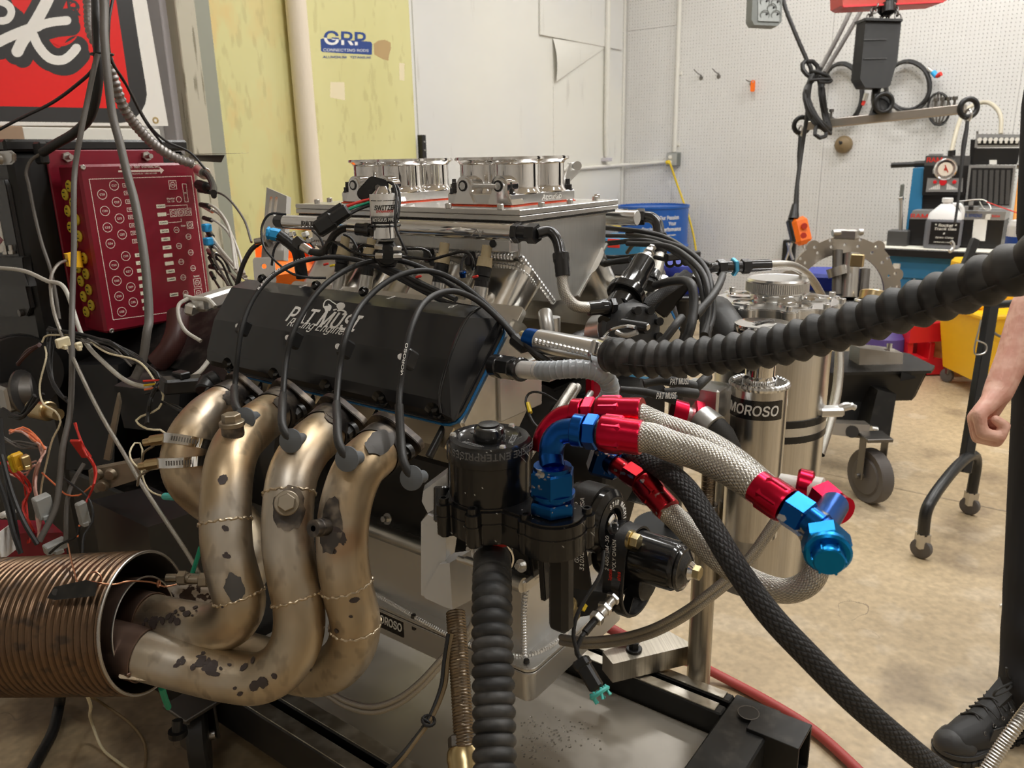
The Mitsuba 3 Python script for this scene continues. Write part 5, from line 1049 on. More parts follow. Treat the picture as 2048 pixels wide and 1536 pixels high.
pts = smooth_path(gp, .004)[12:]; t_ = np.gradient(pts, axis=0); sd = np.array([nz(nz(EYE - p_) - nz(q_) * np.dot(nz(EYE - p_), nz(q_)) - _z * .35) for p_, q_ in zip(pts, t_)])
part(k, 'seam', tube(pts + sd * .0225, .0010, 6, raw=True), 'rubber')
# ---------------------------------------------------------------- spark plug wires
WR = .0043
W4 = [D(1790, 600, .965), D(1735, 500, .965), D(1712, 330, .985), D(1700, 100, 1.0), Cc(1318, 800, 1.01), Cc(1348, 600, 1.015), Cc(1385, 450, 1.03), Cc(1450, 320, 1.06), Cc(1540, 255, 1.09), Cc(1640, 242, 1.11), Cc(1760, 290, 1.13), Cc(1900, 410, 1.14), Cc(2010, 525, 1.13), Fc(150, 690, 1.11), Fc(270, 790, 1.09), Fc(400, 860, 1.10), Fc(600, 900, 1.2), Fc(800, 960, 1.2)]
W3 = [D(1350, 470, .945), D(1295, 380, .945), D(1278, 200, .985), Cc(945, 900, 1.03), Cc(962, 700, 1.065), Cc(990, 540, 1.07), Cc(1035, 420, 1.09), Cc(1110, 300, 1.12), Cc(1250, 180, 1.15), Cc(1400, 125, 1.17), Cc(1520, 128, 1.18), Cc(1660, 190, 1.18), Cc(1800, 300, 1.17), Cc(1930, 430, 1.155), Cc(2018, 533, 1.142), Fc(160, 690, 1.122), Fc(300, 810, 1.11), Fc(500, 890, 1.2)]
W2 = [D(965, 345, 1.0), D(912, 270, 1.0), D(905, 100, 1.05), Cc(632, 850, 1.11), Cc(650, 650, 1.145), Cc(685, 500, 1.15), Cc(765, 340, 1.17), Cc(880, 200, 1.20), Cc(1050, 95, 1.24), Cc(1200, 60, 1.26), Cc(1330, 65, 1.27), Cc(1480, 120, 1.26), Cc(1640, 220, 1.23), Cc(1780, 300, 1.20), Cc(1915, 425, 1.17), Cc(2012, 545, 1.15), Fc(160, 705, 1.13), Fc(290, 830, 1.12), Fc(480, 900, 1.2)]
W1 = [D(650, 195, 1.07), D(595, 130, 1.08), D(575, 10, 1.15), Cc(350, 800, 1.255), Cc(368, 600, 1.26), Cc(392, 450, 1.265), Cc(455, 290, 1.285), Cc(560, 160, 1.31), Cc(700, 80, 1.34), Cc(850, 45, 1.36), Cc(1000, 48, 1.36), Cc(1150, 85, 1.34), Cc(1300, 160, 1.32), Cc(1450, 240, 1.28), Cc(1600, 310, 1.24), Cc(1800, 350, 1.2)]
nm_ = ['rear-most black spark plug wire over the valve cover, printed at its top', 'second black spark plug wire from the back of the engine', 'third black spark plug wire, crossing the end of the white lettering', 'front black spark plug wire, arching highest over the valve cover corner']
clips = [(402, 455), (700, 525), (1000, 578), (1372, 640)]
for i, W in enumerate((W1, W2, W3, W4)):
    k = thing('spark_plug_wire', nm_[i], 'spark plug wire')
    part(k, 'wire', tube(W, WR, 14, .004), 'wire_black')
    part(k, 'sleeve', tube(W[:4], .0056, 14, .004), 'rubber')
    o = W[0]; dn = nz(W[0] - W[1]); fw_ = nz(EYE - o); axb = nz(-fw_ * .85 + _rr * .42 + a3(0, 0, .06))
    part(k, 'boot', lathe([(0, -.002), (.006, -.002), (.0155, .001), (.0155, .004), (.010, .007), (.0085, .022), (.008, .032), (0, .032)], o - axb * .004, axb, 28), 'boot_grey', 'grey rubber plug boot')
    c_ = Cc(*clips[i], 1.03 + [.255, .14, .055, .0][i] + .012); part(k, 'clip', bx(c_, (.022, .012, .026), .003, frame(a3(0, SQ, SQ) + _z * .3, UX)), 'black_plastic', 'black wire clip')
    part(k, 'clip_rivet', cy(c_ + fw_ * .008 - UX * .016 , c_ + fw_ * .0105 - UX * .016, .0042, n=14), 'white_print')
def along(W, t0, t1, s, h, k):
    p_ = smooth_path(W, .004); L_ = len(p_); a_, b_ = p_[int(L_ * t0)], p_[int(L_ * t1)]; m_ = p_[int(L_ * (t0 + t1) / 2)]; u_ = nz(b_ - a_); n_ = nz(EYE - m_); n_ = nz(n_ - u_ * np.dot(u_, n_)); up_ = np.cross(n_, u_)
    mesh = lettering(s, m_ + n_ * (WR + .0001), u_, up_, np.linalg.norm(b_ - a_), h, True, 0, .0003); v = mesh.vertices.copy(); s_ = ((v - a_) @ u_) / np.linalg.norm(b_ - a_)
    c_ = np.stack([np.interp(s_, np.linspace(0, 1, int(L_ * t1) - int(L_ * t0) + 1), p_[int(L_ * t0):int(L_ * t1) + 1, j]) for j in range(3)], 1); v = v - (a_ + u_ * (s_ * np.linalg.norm(b_ - a_))[:, None]) + c_ - n_ * np.dot(m_ - (a_ + b_) / 2, n_) + (n_ * np.dot(m_ - (a_ + b_) / 2, n_))
    mesh.vertices = v + 0; part(k, 'print', mesh, 'white_print')
for k_, W, sp in (('spark_plug_wire_003', W4, ((.20, .265, 'MOROSO'), (.135, .195, 'ULTRA 40 RACE WIRE'), (.085, .125, '8.65mm-40'))), ('spark_plug_wire_002', W3, ((.17, .23, 'ULTRA 40 RACE WIRE'), (.11, .15, '8.65mm-40'))), ('spark_plug_wire', W1, ((.44, .50, '8.65mm-40'), (.51, .60, 'ULTRA 40 RACE WIRE')))):
    for t0, t1, s in sp: along(W[::-1] if False else W, t0, t1, s, .0034, k_)
k = part('spark_plug_wire_003', 'separator', bx(Fc(155, 700, 1.118), (.030, .018, .030), .004, frame(Fc(290, 790, 1.1) - Fc(60, 600, 1.13), _z)), 'black_plastic', 'black wire separator')
# ================================================================ exhaust headers, collector, duct
HR = .0322
def header(label, pts, flange, seams=(), extra=None, r=HR):
    k = thing('exhaust_header', label, 'exhaust pipe')
    part(k, 'pipe', tube(pts, r, 40, .006, caps=False), 'header')
    o = pts[0]; ax = nz(pts[1] - pts[0])
    f_ = frame(a3(0, -.9, -.35), UX); pl_ = prism(so.unary_union([circ(0, 0, .040), circ(-.04, 0, .014), circ(.04, 0, .014)]).convex_hull, o + a3(0, .012, .004), f_[:, 1] if abs(f_[0, 1]) > .5 else f_[:, 0], f_[:, 0] if abs(f_[0, 1]) > .5 else f_[:, 1], .010, .001)
    part(k, 'flange', pl_, 'header_burnt', 'burnt dark steel flange')
    part(k, 'scorched_end', tube(smooth_path(pts[:2], .005), [r + .0015] * 2, 40, .005, caps=False), 'header_burnt')
    for s in (-1, 1): part(k, 'flange_bolt', cat([hexa(o + UX * .042 * s, o + UX * .042 * s + a3(0, -.012, -.005), .0075), cy(o + UX * .042 * s + a3(0, .004, 0), o + UX * .042 * s + a3(0, -.003, -.001), .011)]), 'black_satin')
    sm = smooth_path(pts, .004)
    for (x, y) in seams:
        i = min(range(len(sm)), key=lambda j: np.hypot(*(proj(sm[j]) - [x, y]))); t_ = nz(sm[min(i + 2, len(sm) - 1)] - sm[max(i - 2, 0)]); t_ = nz(t_ + UX * .12)
        g_ = random.Random(i); fr_ = frame(t_); R_ = r + .0004; a_ = np.linspace(0, 2 * math.pi, 90, endpoint=False)
        part(k, 'weld_seam', tube(sm[i] + (np.cos(a_)[:, None] * fr_[:, 0] + np.sin(a_)[:, None] * fr_[:, 1]) * R_ + t_ * (.0009 * np.sin(a_ * 17))[:, None], .0016 + .0006 * np.sin(a_ * 31), 8, raw=True, closed=True), 'weld_tan')
    return k
def proj(p):
    v = np.asarray(p) - EYE; z = v @ _fw; return np.array([1024 + F * (v @ _rr) / z, 768 - F * (v @ _uu) / z])
def patch(k, c, d, w, h, m, rot=0, label=None, rad=HR, nm='scorch_mark', seed=1, axis=None, lift=.0006):
    """A thin shell of ragged outline on a pipe of the given axis through the spot seen at c."""
    g_ = random.Random(seed); o = P3(*c, d); ax = nz(axis); tow_ = nz(EYE - o); tow_ = nz(tow_ - ax * np.dot(tow_, ax)); sx_ = np.cross(ax, tow_)
    pg = sg.Polygon([(w * math.cos(a) * (1 + .22 * (g_.random() - .5)), h * math.sin(a) * (1 + .22 * (g_.random() - .5))) for a in np.linspace(0, 2 * math.pi, 22, endpoint=False)])
    part(k, nm, wrap_poly(affinity.rotate(pg, rot), o, sx_, ax, rad, .0004, lift), m, label)
def onpipe(pts, x, y, side=0.0, r=HR):
    """The point on the visible skin of a pipe nearest to a measured spot, with its axis and outward direction."""
    sm = smooth_path(pts, .003); dv = nz(P3(x, y, 1.0) - EYE)
    i = min(range(len(sm)), key=lambda j: np.linalg.norm(np.cross(sm[j] - EYE, dv))); ax = nz(sm[min(i + 1, len(sm) - 1)] - sm[max(0, i - 1)])
    c_ = sm[i]; w_ = EYE + dv * np.dot(c_ - EYE, dv); off = w_ - c_; off -= ax * np.dot(off, ax); tw_ = -dv - ax * np.dot(-dv, ax); tw_ = nz(tw_)
    l_ = min(np.linalg.norm(off), r * .98); out = nz(off) * l_ + tw_ * math.sqrt(max(r * r - l_ * l_, 0)) if l_ > 1e-5 else tw_ * r
    return c_ + out, ax, nz(out)
def pmark(k, pts, x, y, w, h, m, seed=1, rot=0, nm='scorch_mark', lift=.0007):
    o, ax, nr = onpipe(pts, x, y); g_ = random.Random(seed); sx_ = np.cross(ax, nr)
    pg = affinity.rotate(sg.Polygon([(w * math.cos(a) * (1 + .3 * (g_.random() - .5)), h * math.sin(a) * (1 + .3 * (g_.random() - .5))) for a in np.linspace(0, 2 * math.pi, 22, endpoint=False)]), rot)
    part(k, nm, wrap_poly(pg, o, sx_, ax, HR, .0004, lift), m)
def bung(k, pts, x, y, hexed, r=.013, h=.018):
    o, ax, nr = onpipe(pts, x, y)
    part(k, 'bung', lathe([(0, -.01), (r * 1.05, -.01), (r * 1.05, h * .55), (r * .98, h * .65), (0, h * .65)], o, nr, 28), 'header_burnt')
    if hexed: part(k, 'bung_plug', cat([cy(o + nr * h * .6, o + nr * h * .85, r * 1.18, n=28, bev=.001), hexa(o + nr * h * .85, o + nr * h * 1.5, r * .80)]), 'bolt_tan', 'hex plug')
    else: part(k, 'bung_plug', lathe([(r * .98, 0), (r * .98, h * .5), (r * .35, h * .5), (r * .35, 0), (0, 0)], o + nr * h * .6, nr, 28), 'header_burnt')
H1 = [P3(472, 795, 1.34), P3(442, 810, 1.30), P3(405, 838, 1.25), P3(375, 880, 1.22), P3(364, 925, 1.21), P3(376, 962, 1.21), P3(415, 1000, 1.22), P3(462, 1030, 1.22), P3(496, 1075, 1.21), P3(500, 1120, 1.19), P3(480, 1165, 1.17), P3(430, 1190, 1.16), P3(360, 1190, 1.16), P3(290, 1185, 1.16), P3(230, 1180, 1.16)]
H2 = [P3(566, 812, 1.24), P3(540, 830, 1.19), P3(506, 856, 1.12), P3(472, 895, 1.065), P3(456, 950, 1.03), P3(451, 1030, 1.015), P3(455, 1105, 1.01), P3(470, 1165, 1.01), P3(480, 1205, 1.012), P3(465, 1240, 1.02), P3(425, 1256, 1.035), P3(370, 1250, 1.05), P3(310, 1238, 1.07), P3(250, 1225, 1.09)]
H3 = [P3(664, 848, 1.14), P3(645, 868, 1.10), P3(612, 900, 1.05), P3(586, 950, 1.02), P3(576, 1020, 1.005), P3(576, 1090, 1.0), P3(586, 1155, 1.0), P3(598, 1215, 1.0), P3(595, 1275, 1.0), P3(568, 1328, 1.0), P3(520, 1356, 1.005), P3(460, 1352, 1.01), P3(390, 1336, 1.015), P3(320, 1318, 1.02), P3(240, 1298, 1.03)]
H4 = [P3(768, 890, 1.05), P3(748, 908, 1.02), P3(720, 935, 1.00), P3(698, 985, .99), P3(686, 1050, .985), P3(686, 1120, .99), P3(697, 1185, 1.0), P3(710, 1240, 1.01), P3(704, 1290, 1.03), P3(672, 1332, 1.06), P3(620, 1345, 1.09), P3(540, 1325, 1.11), P3(440, 1295, 1.13), P3(340, 1270, 1.15), P3(250, 1250, 1.17)]
h1 = header('rear exhaust header pipe with two steel band clamps', H1, 0, [(470, 1035)])
h2 = header('second exhaust header pipe, a bolt plug on its top bend', H2, 0, [(452, 1042), (478, 1190)])
h3 = header('third exhaust header pipe, hex plug facing out halfway up', H3, 0, [(578, 988), (590, 1200)])
h4 = header('front exhaust header pipe, open socket plug at its side', H4, 0, [(700, 1172), (710, 1250)])
o, ax, nr = onpipe(H2, 468, 878); nr = nz(_z * .95 + nr * .25); o = P3(466, 890, 1.04); bt = P3(467, 872, 1.045)
part(h2, 'bung', cy(bt, bt + _z * .016, .0145, n=28), 'header_burnt'); part(h2, 'bung_plug', cat([cy(bt + _z * .014, bt + _z * .021, .0165, n=28, bev=.001), hexa(bt + _z * .02, bt + _z * .031, .0115)]), 'bolt_tan', 'hex plug')
bung(h3, H3, 574, 1014, True); pmark(h3, H3, 577, 1022, .020, .027, 'header_burnt', 3)
bung(h4, H4, 652, 1046, False, .0105, .02); pmark(h4, H4, 662, 1046, .014, .034, 'header_burnt', 5)
for h_, P_, x, y, w_, l_, s_ in ((h1, H1, 435, 812, .012, .022, 2), (h2, H2, 530, 832, .014, .024, 4), (h3, H3, 645, 862, .018, .026, 6), (h3, H3, 655, 862, .024, .030, 16), (h4, H4, 735, 905, .016, .024, 8), (h2, H2, 467, 1168, .0115, .0185, 9)):
    pmark(h_, P_, x, y, w_, l_, 'patch_grey' if s_ in (8, 9) else 'header_burnt', s_, nm='burnt_patch')
g_ = random.Random(31)
for hh, P_, cx, cy__, sx_, sy_, n_, sl_ in ((h3, H3, 428, 1330, 30, 9, 30, .12), (h2, H2, 372, 1240, 26, 8, 24, -.35), (h3, H3, 545, 1335, 60, 22, 8, -.3), (h4, H4, 690, 1120, 12, 90, 6, 0), (h2, H2, 450, 1080, 12, 70, 5, 0)):
    for i in range(n_):
        dx = g_.gauss(0, sx_); w_ = g_.uniform(.0012, .0034) * (2.2 if i < n_ * .2 else 1); pmark(hh, P_, cx + dx, cy__ + dx * sl_ + g_.gauss(0, sy_), w_, w_ * g_.uniform(.8, 1.9), 'flake_dark', 100 + i, g_.uniform(0, 180), nm='flaked_spot')
# band clamps on the first pipe
for (x, y) in ((372, 885), (364, 922)):
    sm = smooth_path(H1, .003); i = min(range(len(sm)), key=lambda j: np.hypot(*(proj(sm[j]) - [x, y]))); t_ = nz(nz(sm[i + 2] - sm[i - 2]) + a3(0, 0, -.5)); c_ = sm[i]
    part(h1, 'band_clamp', pipe_open(c_ - t_ * .0075, c_ + t_ * .0075, HR + .0035, .003, 48), 'chrome', 'steel band clamp')
    lf = nz(np.cross(_q, t_)); lf = lf if lf @ _r < 0 else -lf; o = c_ + lf * (HR + .008) - _q * .012; part(h1, 'clamp_screw', cat([cy(o - _rr * .010, o + _rr * .026 + _z * .006, .0085, n=10, bev=.001), cy(o - _rr * .02 - _z * .003, o - _rr * .009, .006, n=12)]), 'bolt_brass', 'brass coloured clamp screw')
    part(h1, 'clamp_tail', tube([o - _rr * .006 - _z * .008, o - _rr * .022 - _z * .018, o - _rr * .028 - _z * .034], .002, 6), 'bolt_tan')
    for j in range(10):
        fr_ = frame(t_); a_ = math.atan2(np.dot(EYE - c_, fr_[:, 1]), np.dot(EYE - c_, fr_[:, 0])) - .35 + j * .11; rad = fr_[:, 0] * math.cos(a_) + fr_[:, 1] * math.sin(a_); part(h1, 'clamp_slot', bx(c_ + rad * (HR + .0036), (.001, .002, .007), 0, np.stack([rad, np.cross(t_, rad), t_], 1)), 'steel_dark')
# collector sleeves
for hh, P_, d0, d1, lb in ((h2, H2, 2, 1, ''), (h3, H3, 2, 1, '')):
    a_, b_ = P_[-2], P_[-1]; ax = nz(b_ - a_); c_ = P3(268, 1228, 1.085) if hh == h2 else P3(262, 1304, 1.03)
    sm = smooth_path(P_, .004); lim = 304 if hh == h2 else 292; sl = np.array([p_ for p_ in sm[len(sm) // 2:] if proj(p_)[0] < lim]); sl = np.vstack([sl, sl[-1] + nz(sl[-1] - sl[-3]) * .08]); part(hh, 'sleeve', tube(sl, HR + .0022, 40, raw=True, caps=False), 'pipe_brown', 'dark brown slip sleeve'); part(hh, 'sleeve_edge', ring(sl[0], sl[1] - sl[0], HR + .0016, .0012, 50, 6), 'pipe_brown')
o, ax, nr = onpipe(H3, 285, 1345)
tb_ = P3(275, 1352, 1.0); part(h3, 'tab', prism(rrect(-.022, -.006, .022, .008, .004).difference(circ(.008, .001, .0035)), tb_, _rr - _z * .12, _z * .5 + _q * .8, .003, .0006), 'weld_tan', 'bare steel mounting tab'); tb_ = P3(250, 1342, 1.0); part(h3, 'tab', bx(tb_, (.024, .008, .004), .001), 'pipe_brown')
for (x, y) in ((362, 1156), (405, 1160)):
    o = P3(x, y, 1.10); part(h1, 'stud', cat([cy(o - _rr * .02, o + _rr * .012, .006, n=14), hexa(o - _rr * .004, o + _rr * .008, .0095)]), 'bolt_tan')
pmark(h1, H1, 400, 1190, .022, .030, 'rust_flaked', 70, nm='rust_patch')
# exhaust duct: corrugated flexible pipe with an inner liner
k = thing('exhaust_duct', 'wide corrugated brown flexible exhaust duct at the lower left', 'duct')
dc, dl = P3(292, 1243, 1.06), P3(-260, 1252, 1.16)
dpts = [dc, P3(180, 1246, 1.075), P3(60, 1250, 1.095), P3(-80, 1252, 1.12), dl]
RD = .094
sm = smooth_path(dpts, .0009)
part(k, 'wall', tube(sm, RD, 72, raw=True, caps=False, rfn=lambda s: RD - .0022 * (1 - np.exp(-(((s / .0095) % 1 - .5) / .16) ** 2))), 'duct_copper')
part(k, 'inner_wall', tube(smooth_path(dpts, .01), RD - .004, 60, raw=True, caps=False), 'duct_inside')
dax = nz(dpts[1] - dpts[0]); part(k, 'rim', ring(dc, dax, RD - .002, .0022, 90, 8), 'steel', 'bare steel rim')
lc = dc + dax * .03 - _z * .006 - _q * .004
part(k, 'liner', pipe_open(lc - dax * .03, lc + dax * .3, .066, .0015, 60), 'pipe_brown', 'inner liner tube'); part(k, 'liner_rim', ring(lc - dax * .03, dax, .066, .0014, 80, 6), 'steel')
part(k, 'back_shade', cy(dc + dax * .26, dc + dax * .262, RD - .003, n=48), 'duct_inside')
o = P3(152, 1178, 1.02); f_ = frame(_rr + _z * .05, _z)
pb0 = [P3(*c, z_) for c, z_ in (((94, 1196), .985), ((108, 1174), .986), ((172, 1160), .982), ((195, 1166), .978), ((190, 1192), .970), ((110, 1200), .980))]
part(k, 'bracket', hull(np.vstack([pb0, np.array(pb0) + nz(EYE - o) * .006])), 'black_dusty', 'black steel bracket plate'); part(k, 'bracket_hole', cy(P3(111, 1184, .981), P3(111, 1184, .977), .0042, n=14), 'duct_inside')
cpw = [L3(455, 40, 1.06), L3(470, 120, 1.04), L3(495, 220, 1.02), L3(530, 305, 1.0), L3(590, 290, 1.0), L3(660, 300, .99), L3(760, 310, 1.0), L3(850, 290, 1.01), L3(960, 290, 1.03), L3(1050, 305, 1.05), L3(1100, 325, 1.06), L3(1180, 310, 1.07)]
solo('copper_wire', 'bare copper wire twisted round the bracket on the exhaust duct', 'wire', cat([tube(cpw, .0011, 6), ring(L3(630, 275, .995), _fw, .009, .0011, 16, 5), ring(L3(1060, 305, 1.045), _rr, .004, .0014, 12, 5)]), 'copper')
# ================================================================ rolling test cart under the engine
ZR = .20
k = thing('test_cart', 'black steel rolling engine cart with bare steel wear strips', 'cart')
nY0, nY1, fY0, fY1 = .800, .892, 1.362, 1.438
XF = at(1545, 1430, Z=ZR)[0]
for nm, y0, y1 in (('near', nY0, nY1), ('far', fY0, fY1)):
    w_ = (y1 - y0)
    part(k, 'rail', b2((-1.605, y0, ZR - .10), (-.50, y0 + w_ * .40, ZR - .003), .003), 'black_dusty'); part(k, 'rail', b2((-1.605, y0 + w_ * .62, ZR - .10), (-.50, y1, ZR - .003), .003), 'black_dusty')
    part(k, 'wear_strip', b2((-1.605, y0 + .002, ZR - .003), (-.515, y0 + w_ * .38, ZR), .0008), 'rail_steel'); part(k, 'wear_strip', b2((-1.605, y0 + w_ * .64, ZR - .003), (-.515, y1 - .002, ZR), .0008), 'rail_steel')
    part(k, 'rail_web', b2((-1.605, y0 + .01, ZR - .10), (-.50, y1 - .01, ZR - .055), 0), 'black_dusty')
ce = sg.box(-.04, -.045, .04, .045).difference(sg.box(-.033, -.038, .033, .038))
tubeend = prism(ce, (-.455, nY0 - .15, ZR - .042), (1, 0, 0), (0, 0, 1), -(nY0 - .15 - fY1 - .03)) if False else None
part(k, 'cross_tube', cat([b2((-.50, nY0 - .12, ZR - .09), (-.40, fY1 + .01, ZR - .004), .004)]), 'black_dusty')
yc_ = fY1 + .03
o = at(1497, 1425, Z=ZR + .005)
ox, oy = o[0], o[1]
def hollow(x0, x1, y0, y1, z0, z1, t=.006): return cat([b2((x0, y0, z1 - t), (x1, y1, z1), .001), b2((x0, y0, z0), (x1, y1, z0 + t), .001), b2((x0, y0, z0), (x1, y0 + t, z1), .001), b2((x0, y1 - t, z0), (x1, y1, z1), .001)])
part(k, 'socket_tube', hollow(-.44, -.335, oy - .045, oy + .04, ZR - .10, ZR + .004), 'black_dusty', 'open square tube stub at the corner')
part(k, 'socket_hole', cy((ox, oy, ZR + .0035), (ox, oy, ZR + .0048), .021, n=28), 'duct_inside'); part(k, 'socket_rim', ring((ox, oy, ZR + .0045), _z, .0212, .0012, 30, 6), 'steel_dark')
part(k, 'drip_tray', b2((-1.6, nY1 + .004, ZR - .062), (-.51, fY0 - .004, ZR - .058), .001), 'tray_wet', 'grey sheet steel drip tray with oil and water drops')
g_ = random.Random(4); dv = []
for i in range(170):
    p_ = J(g_.gauss(1000, 150), g_.gauss(1330, 70), Z=ZR - .058); dv.append(lathe([(0, 0), (.0022, 0), (.0016, .0012), (0, .0016)], (p_[0], p_[1], ZR - .0582), _z, 7)); dv[-1].vertices = p_ + (dv[-1].vertices - p_) * g_.uniform(.3, 1.3)
part(k, 'water_drops', cat(dv), 'water', 'beads of water on the tray', True, 'stuff')
# caster under the near rail, left
wr = .082; c0 = at(398, 1475, Z=wr); w0 = a3(c0[0], c0[1], wr)
part(k, 'caster_fork', cat([b2(w0 + [-.02, -.035, -.01], w0 + [.03, -.028, .10], .003), b2(w0 + [-.02, .028, -.01], w0 + [.03, .035, .10], .003), b2(w0 + [-.04, -.05, .09], w0 + [.05, .05, .10], .002)]), 'steel_dark')
part(k, 'caster_wheel', lathe([(0, -.022), (wr * .6, -.022), (wr * .64, -.018), (wr * .92, -.02), (wr, -.014), (wr, .014), (wr * .92, .02), (wr * .64, .018), (wr * .6, .022), (0, .022)], w0, (.55, .83, 0), 40), 'rubber'); part(k, 'caster_hub', cy(w0 - a3(.55, .83, 0) * .034, w0 + a3(.55, .83, 0) * .034, .012), 'steel')
part(k, 'caster_foot', cat([cy(P3(355, 1460, 1.55), P3(355, 1460, 1.55) - _z * .012, .018), cy(P3(355, 1440, 1.55), P3(355, 1462, 1.55), .01)]), 'black_satin')
# hanging green and grey leads near the caster
solo('green_lead', 'green wire hanging beside the exhaust headers', 'wire', cat([tube([L3(1340, 60, 1.2), L3(1320, 130, 1.2), L3(1285, 235, 1.2)], .0035, 8), tube([L3(1080, 1000, 1.1), L3(1105, 1080, 1.15), L3(1125, 1130, 1.2)], .0045, 8)]), 'wire_green')
# steel stand post on the far side, base arm and bolt
k = thing('stand_post', 'brushed steel engine stand post with an angled base arm on the far cart rail', 'stand post')
b_ = POST = at(1398, 1325, Z=ZR + .03)
part(k, 'post', cy((b_[0], b_[1], .02), (b_[0], b_[1], .60), .0255, n=36), 'steel_brushed'); part(k, 'screw', tube(np.linspace([b_[0], b_[1], .60], [b_[0], b_[1], .80], 220), .015, 20, raw=True, rfn=lambda s: .015 - .0014 * np.abs(((s / .004) % 1) * 2 - 1)), 'thread_steel'); part(k, 'knob', cat([bx((b_[0], b_[1] + .0, .80), (.035, .035, .03), .006), cy((b_[0] - .02, b_[1], .79), (b_[0] + .03, b_[1], .80), .012)]), 'black_satin'); part(k, 'collar', cy((b_[0], b_[1], .58), (b_[0], b_[1], .615), .022, n=28, bev=.002), 'steel_dark')
q4 = [(1210, 1305), (1330, 1255), (1386, 1290), (1388, 1300), (1225, 1328)]
tp = [at(x, y, Z=ZR + .052) for x, y in ((1205, 1303), (1330, 1258), (1388, 1290), (1226, 1328))]
part(k, 'arm', hull(np.vstack([tp, np.array(tp) - [0, 0, .048]])), 'steel_brushed', 'angled steel base arm')
o = at(1268, 1300, Z=ZR + .052); part(k, 'bolt', cat([cy(o, o + _z * .006, .018, n=28, bev=.001), hexa(o + _z * .005, o + _z * .022, .011), cy(o + _z * .02, o + _z * .035, .0065)]), 'black_satin')
# floor: red air hose and others
solo('air_hose', 'red rubber air hose curving across the floor', 'hose', tube([at(1190, 1240, Z=.30), at(1260, 1278, Z=.26), at(1330, 1310, Z=.16), at(1400, 1332, Z=.05), at(1460, 1362, Z=.016), at(1540, 1405, Z=.016), at(1620, 1455, Z=.016), at(1690, 1515, Z=.016), at(1770, 1600, Z=.016), at(1840, 1720, Z=.016)], .0120, 20, .012), 'red_hose')
solo('steel_spring_hose', 'steel spring wrapped hose at the bottom right corner', 'hose', tube(smooth_path([K(1500, 1560, 1.30), K(1580, 1430, 1.30), K(1650, 1330, 1.30), K(1720, 1240, 1.32), K(1800, 1160, 1.36)], .0006), .0115, 18, raw=True, rfn=lambda s: .0115 - .0020 * np.abs(((s / .0052) % 1) * 2 - 1)), 'steel')
part('steel_spring_hose', 'tail', tube([K(1500, 1560, 1.30), K(1440, 1660, 1.33), at(1930, 1640, Z=.015)], .009, 12), 'steel_dark')
o = K(1640, 680, Z=.0); solo('rag', 'small white cloth scrap with a loose thread on the floor by the leg', 'rag', cat([prism(sg.Polygon([(0, -.02), (.03, .02), (.05, .09), (.02, .06), (-.005, .02)]).buffer(.006), K(1625, 690, Z=.004), _r, _q, .012, .003), tube([K(1640, 705, Z=.006), K(1600, 730, Z=.006), K(1570, 752, Z=.006)], .002, 6)]), 'white_print')
# ================================================================ dynamometer, console and wiring at the left
XC, XD = -1.95, -2.085
def cy_(x, y): return L1(x, y, X=XC)
yl0 = (cy_(525, 250)[1] + cy_(740, 1420)[1]) / 2; yr0 = (cy_(1350, 240)[1] + cy_(1470, 1290)[1]) / 2
zt0 = (cy_(525, 250)[2] + cy_(1350, 240)[2]) / 2; zb0 = (cy_(740, 1420)[2] + cy_(1470, 1290)[2]) / 2
dy0, dy1 = at(32, 400, X=XD)[1], at(373, 280, X=XD)[1]; dzt = at(200, 279, X=XD)[2]
k = thing('dynamometer', 'large black dynamometer cabinet behind the red console', 'dynamometer')
part(k, 'cabinet', b2((-3.0, dy0, .0), (XD - .004, dy1, dzt - .03), .012), 'black_dusty')
part(k, 'lid', b2((-3.0, dy0 - .004, dzt - .028), (XD, dy1 + .004, dzt), .006), 'black_satin')
def side(x, y): return L1(x, y, Y=dy0)
def spanel(nm, pts, th, m, bev=.002, label=None): return part(k, nm, prism([(p_[0], p_[2]) for p_ in (side(*c) for c in pts)], (0, dy0, 0), (1, 0, 0), (0, 0, 1), th, bev), m, label)
spanel('access_panel', [(-300, 350), (60, 355), (78, 400), (160, 840), (245, 1240), (220, 1300), (-300, 1300)], .012, 'black_satin')
spanel('latch', [(-120, 170), (95, 155), (118, 175), (120, 235), (100, 252), (-120, 262)], .010, 'alu_satin', .004, 'bare metal latch plate'); o = side(35, 212) - a3(0, .01, 0); part(k, 'latch_knob', lathe([(0, 0), (.014, 0), (.010, .006), (.012, .012), (0, .016)], o, (0, -1, 0), 18), 'steel')
spanel('warning_label', [(-60, 650), (40, 645), (80, 855), (-60, 862)], .0135, 'white_print', 0); spanel('label_arrow', [(-40, 755), (20, 752), (14, 720), (66, 772), (36, 812), (30, 785), (-40, 790)], .0145, 'red_console', 0)
part(k, 'label_text', lettering('WARNING', side(-5, 690) - a3(0, .0137, 0), (1, 0, 0), (0, 0, 1), .05, .008), 'black_satin')
spanel('angle_bracket', [(-60, 888), (215, 885), (225, 985), (260, 1090), (-60, 1070)], .02, 'black_dusty')
for c in ((108, 880), (148, 878)): o = side(*c) - a3(0, .02, -.004); part(k, 'bracket_bolt', cat([cy(o, o + _z * .022, .005, n=12), hexa(o, o + _z * .008, .008)]), 'zinc')
o = side(190, 1272); part(k, 'plug', cy(o, o - a3(0, .02, 0), .009, n=18), 'steel_dark')
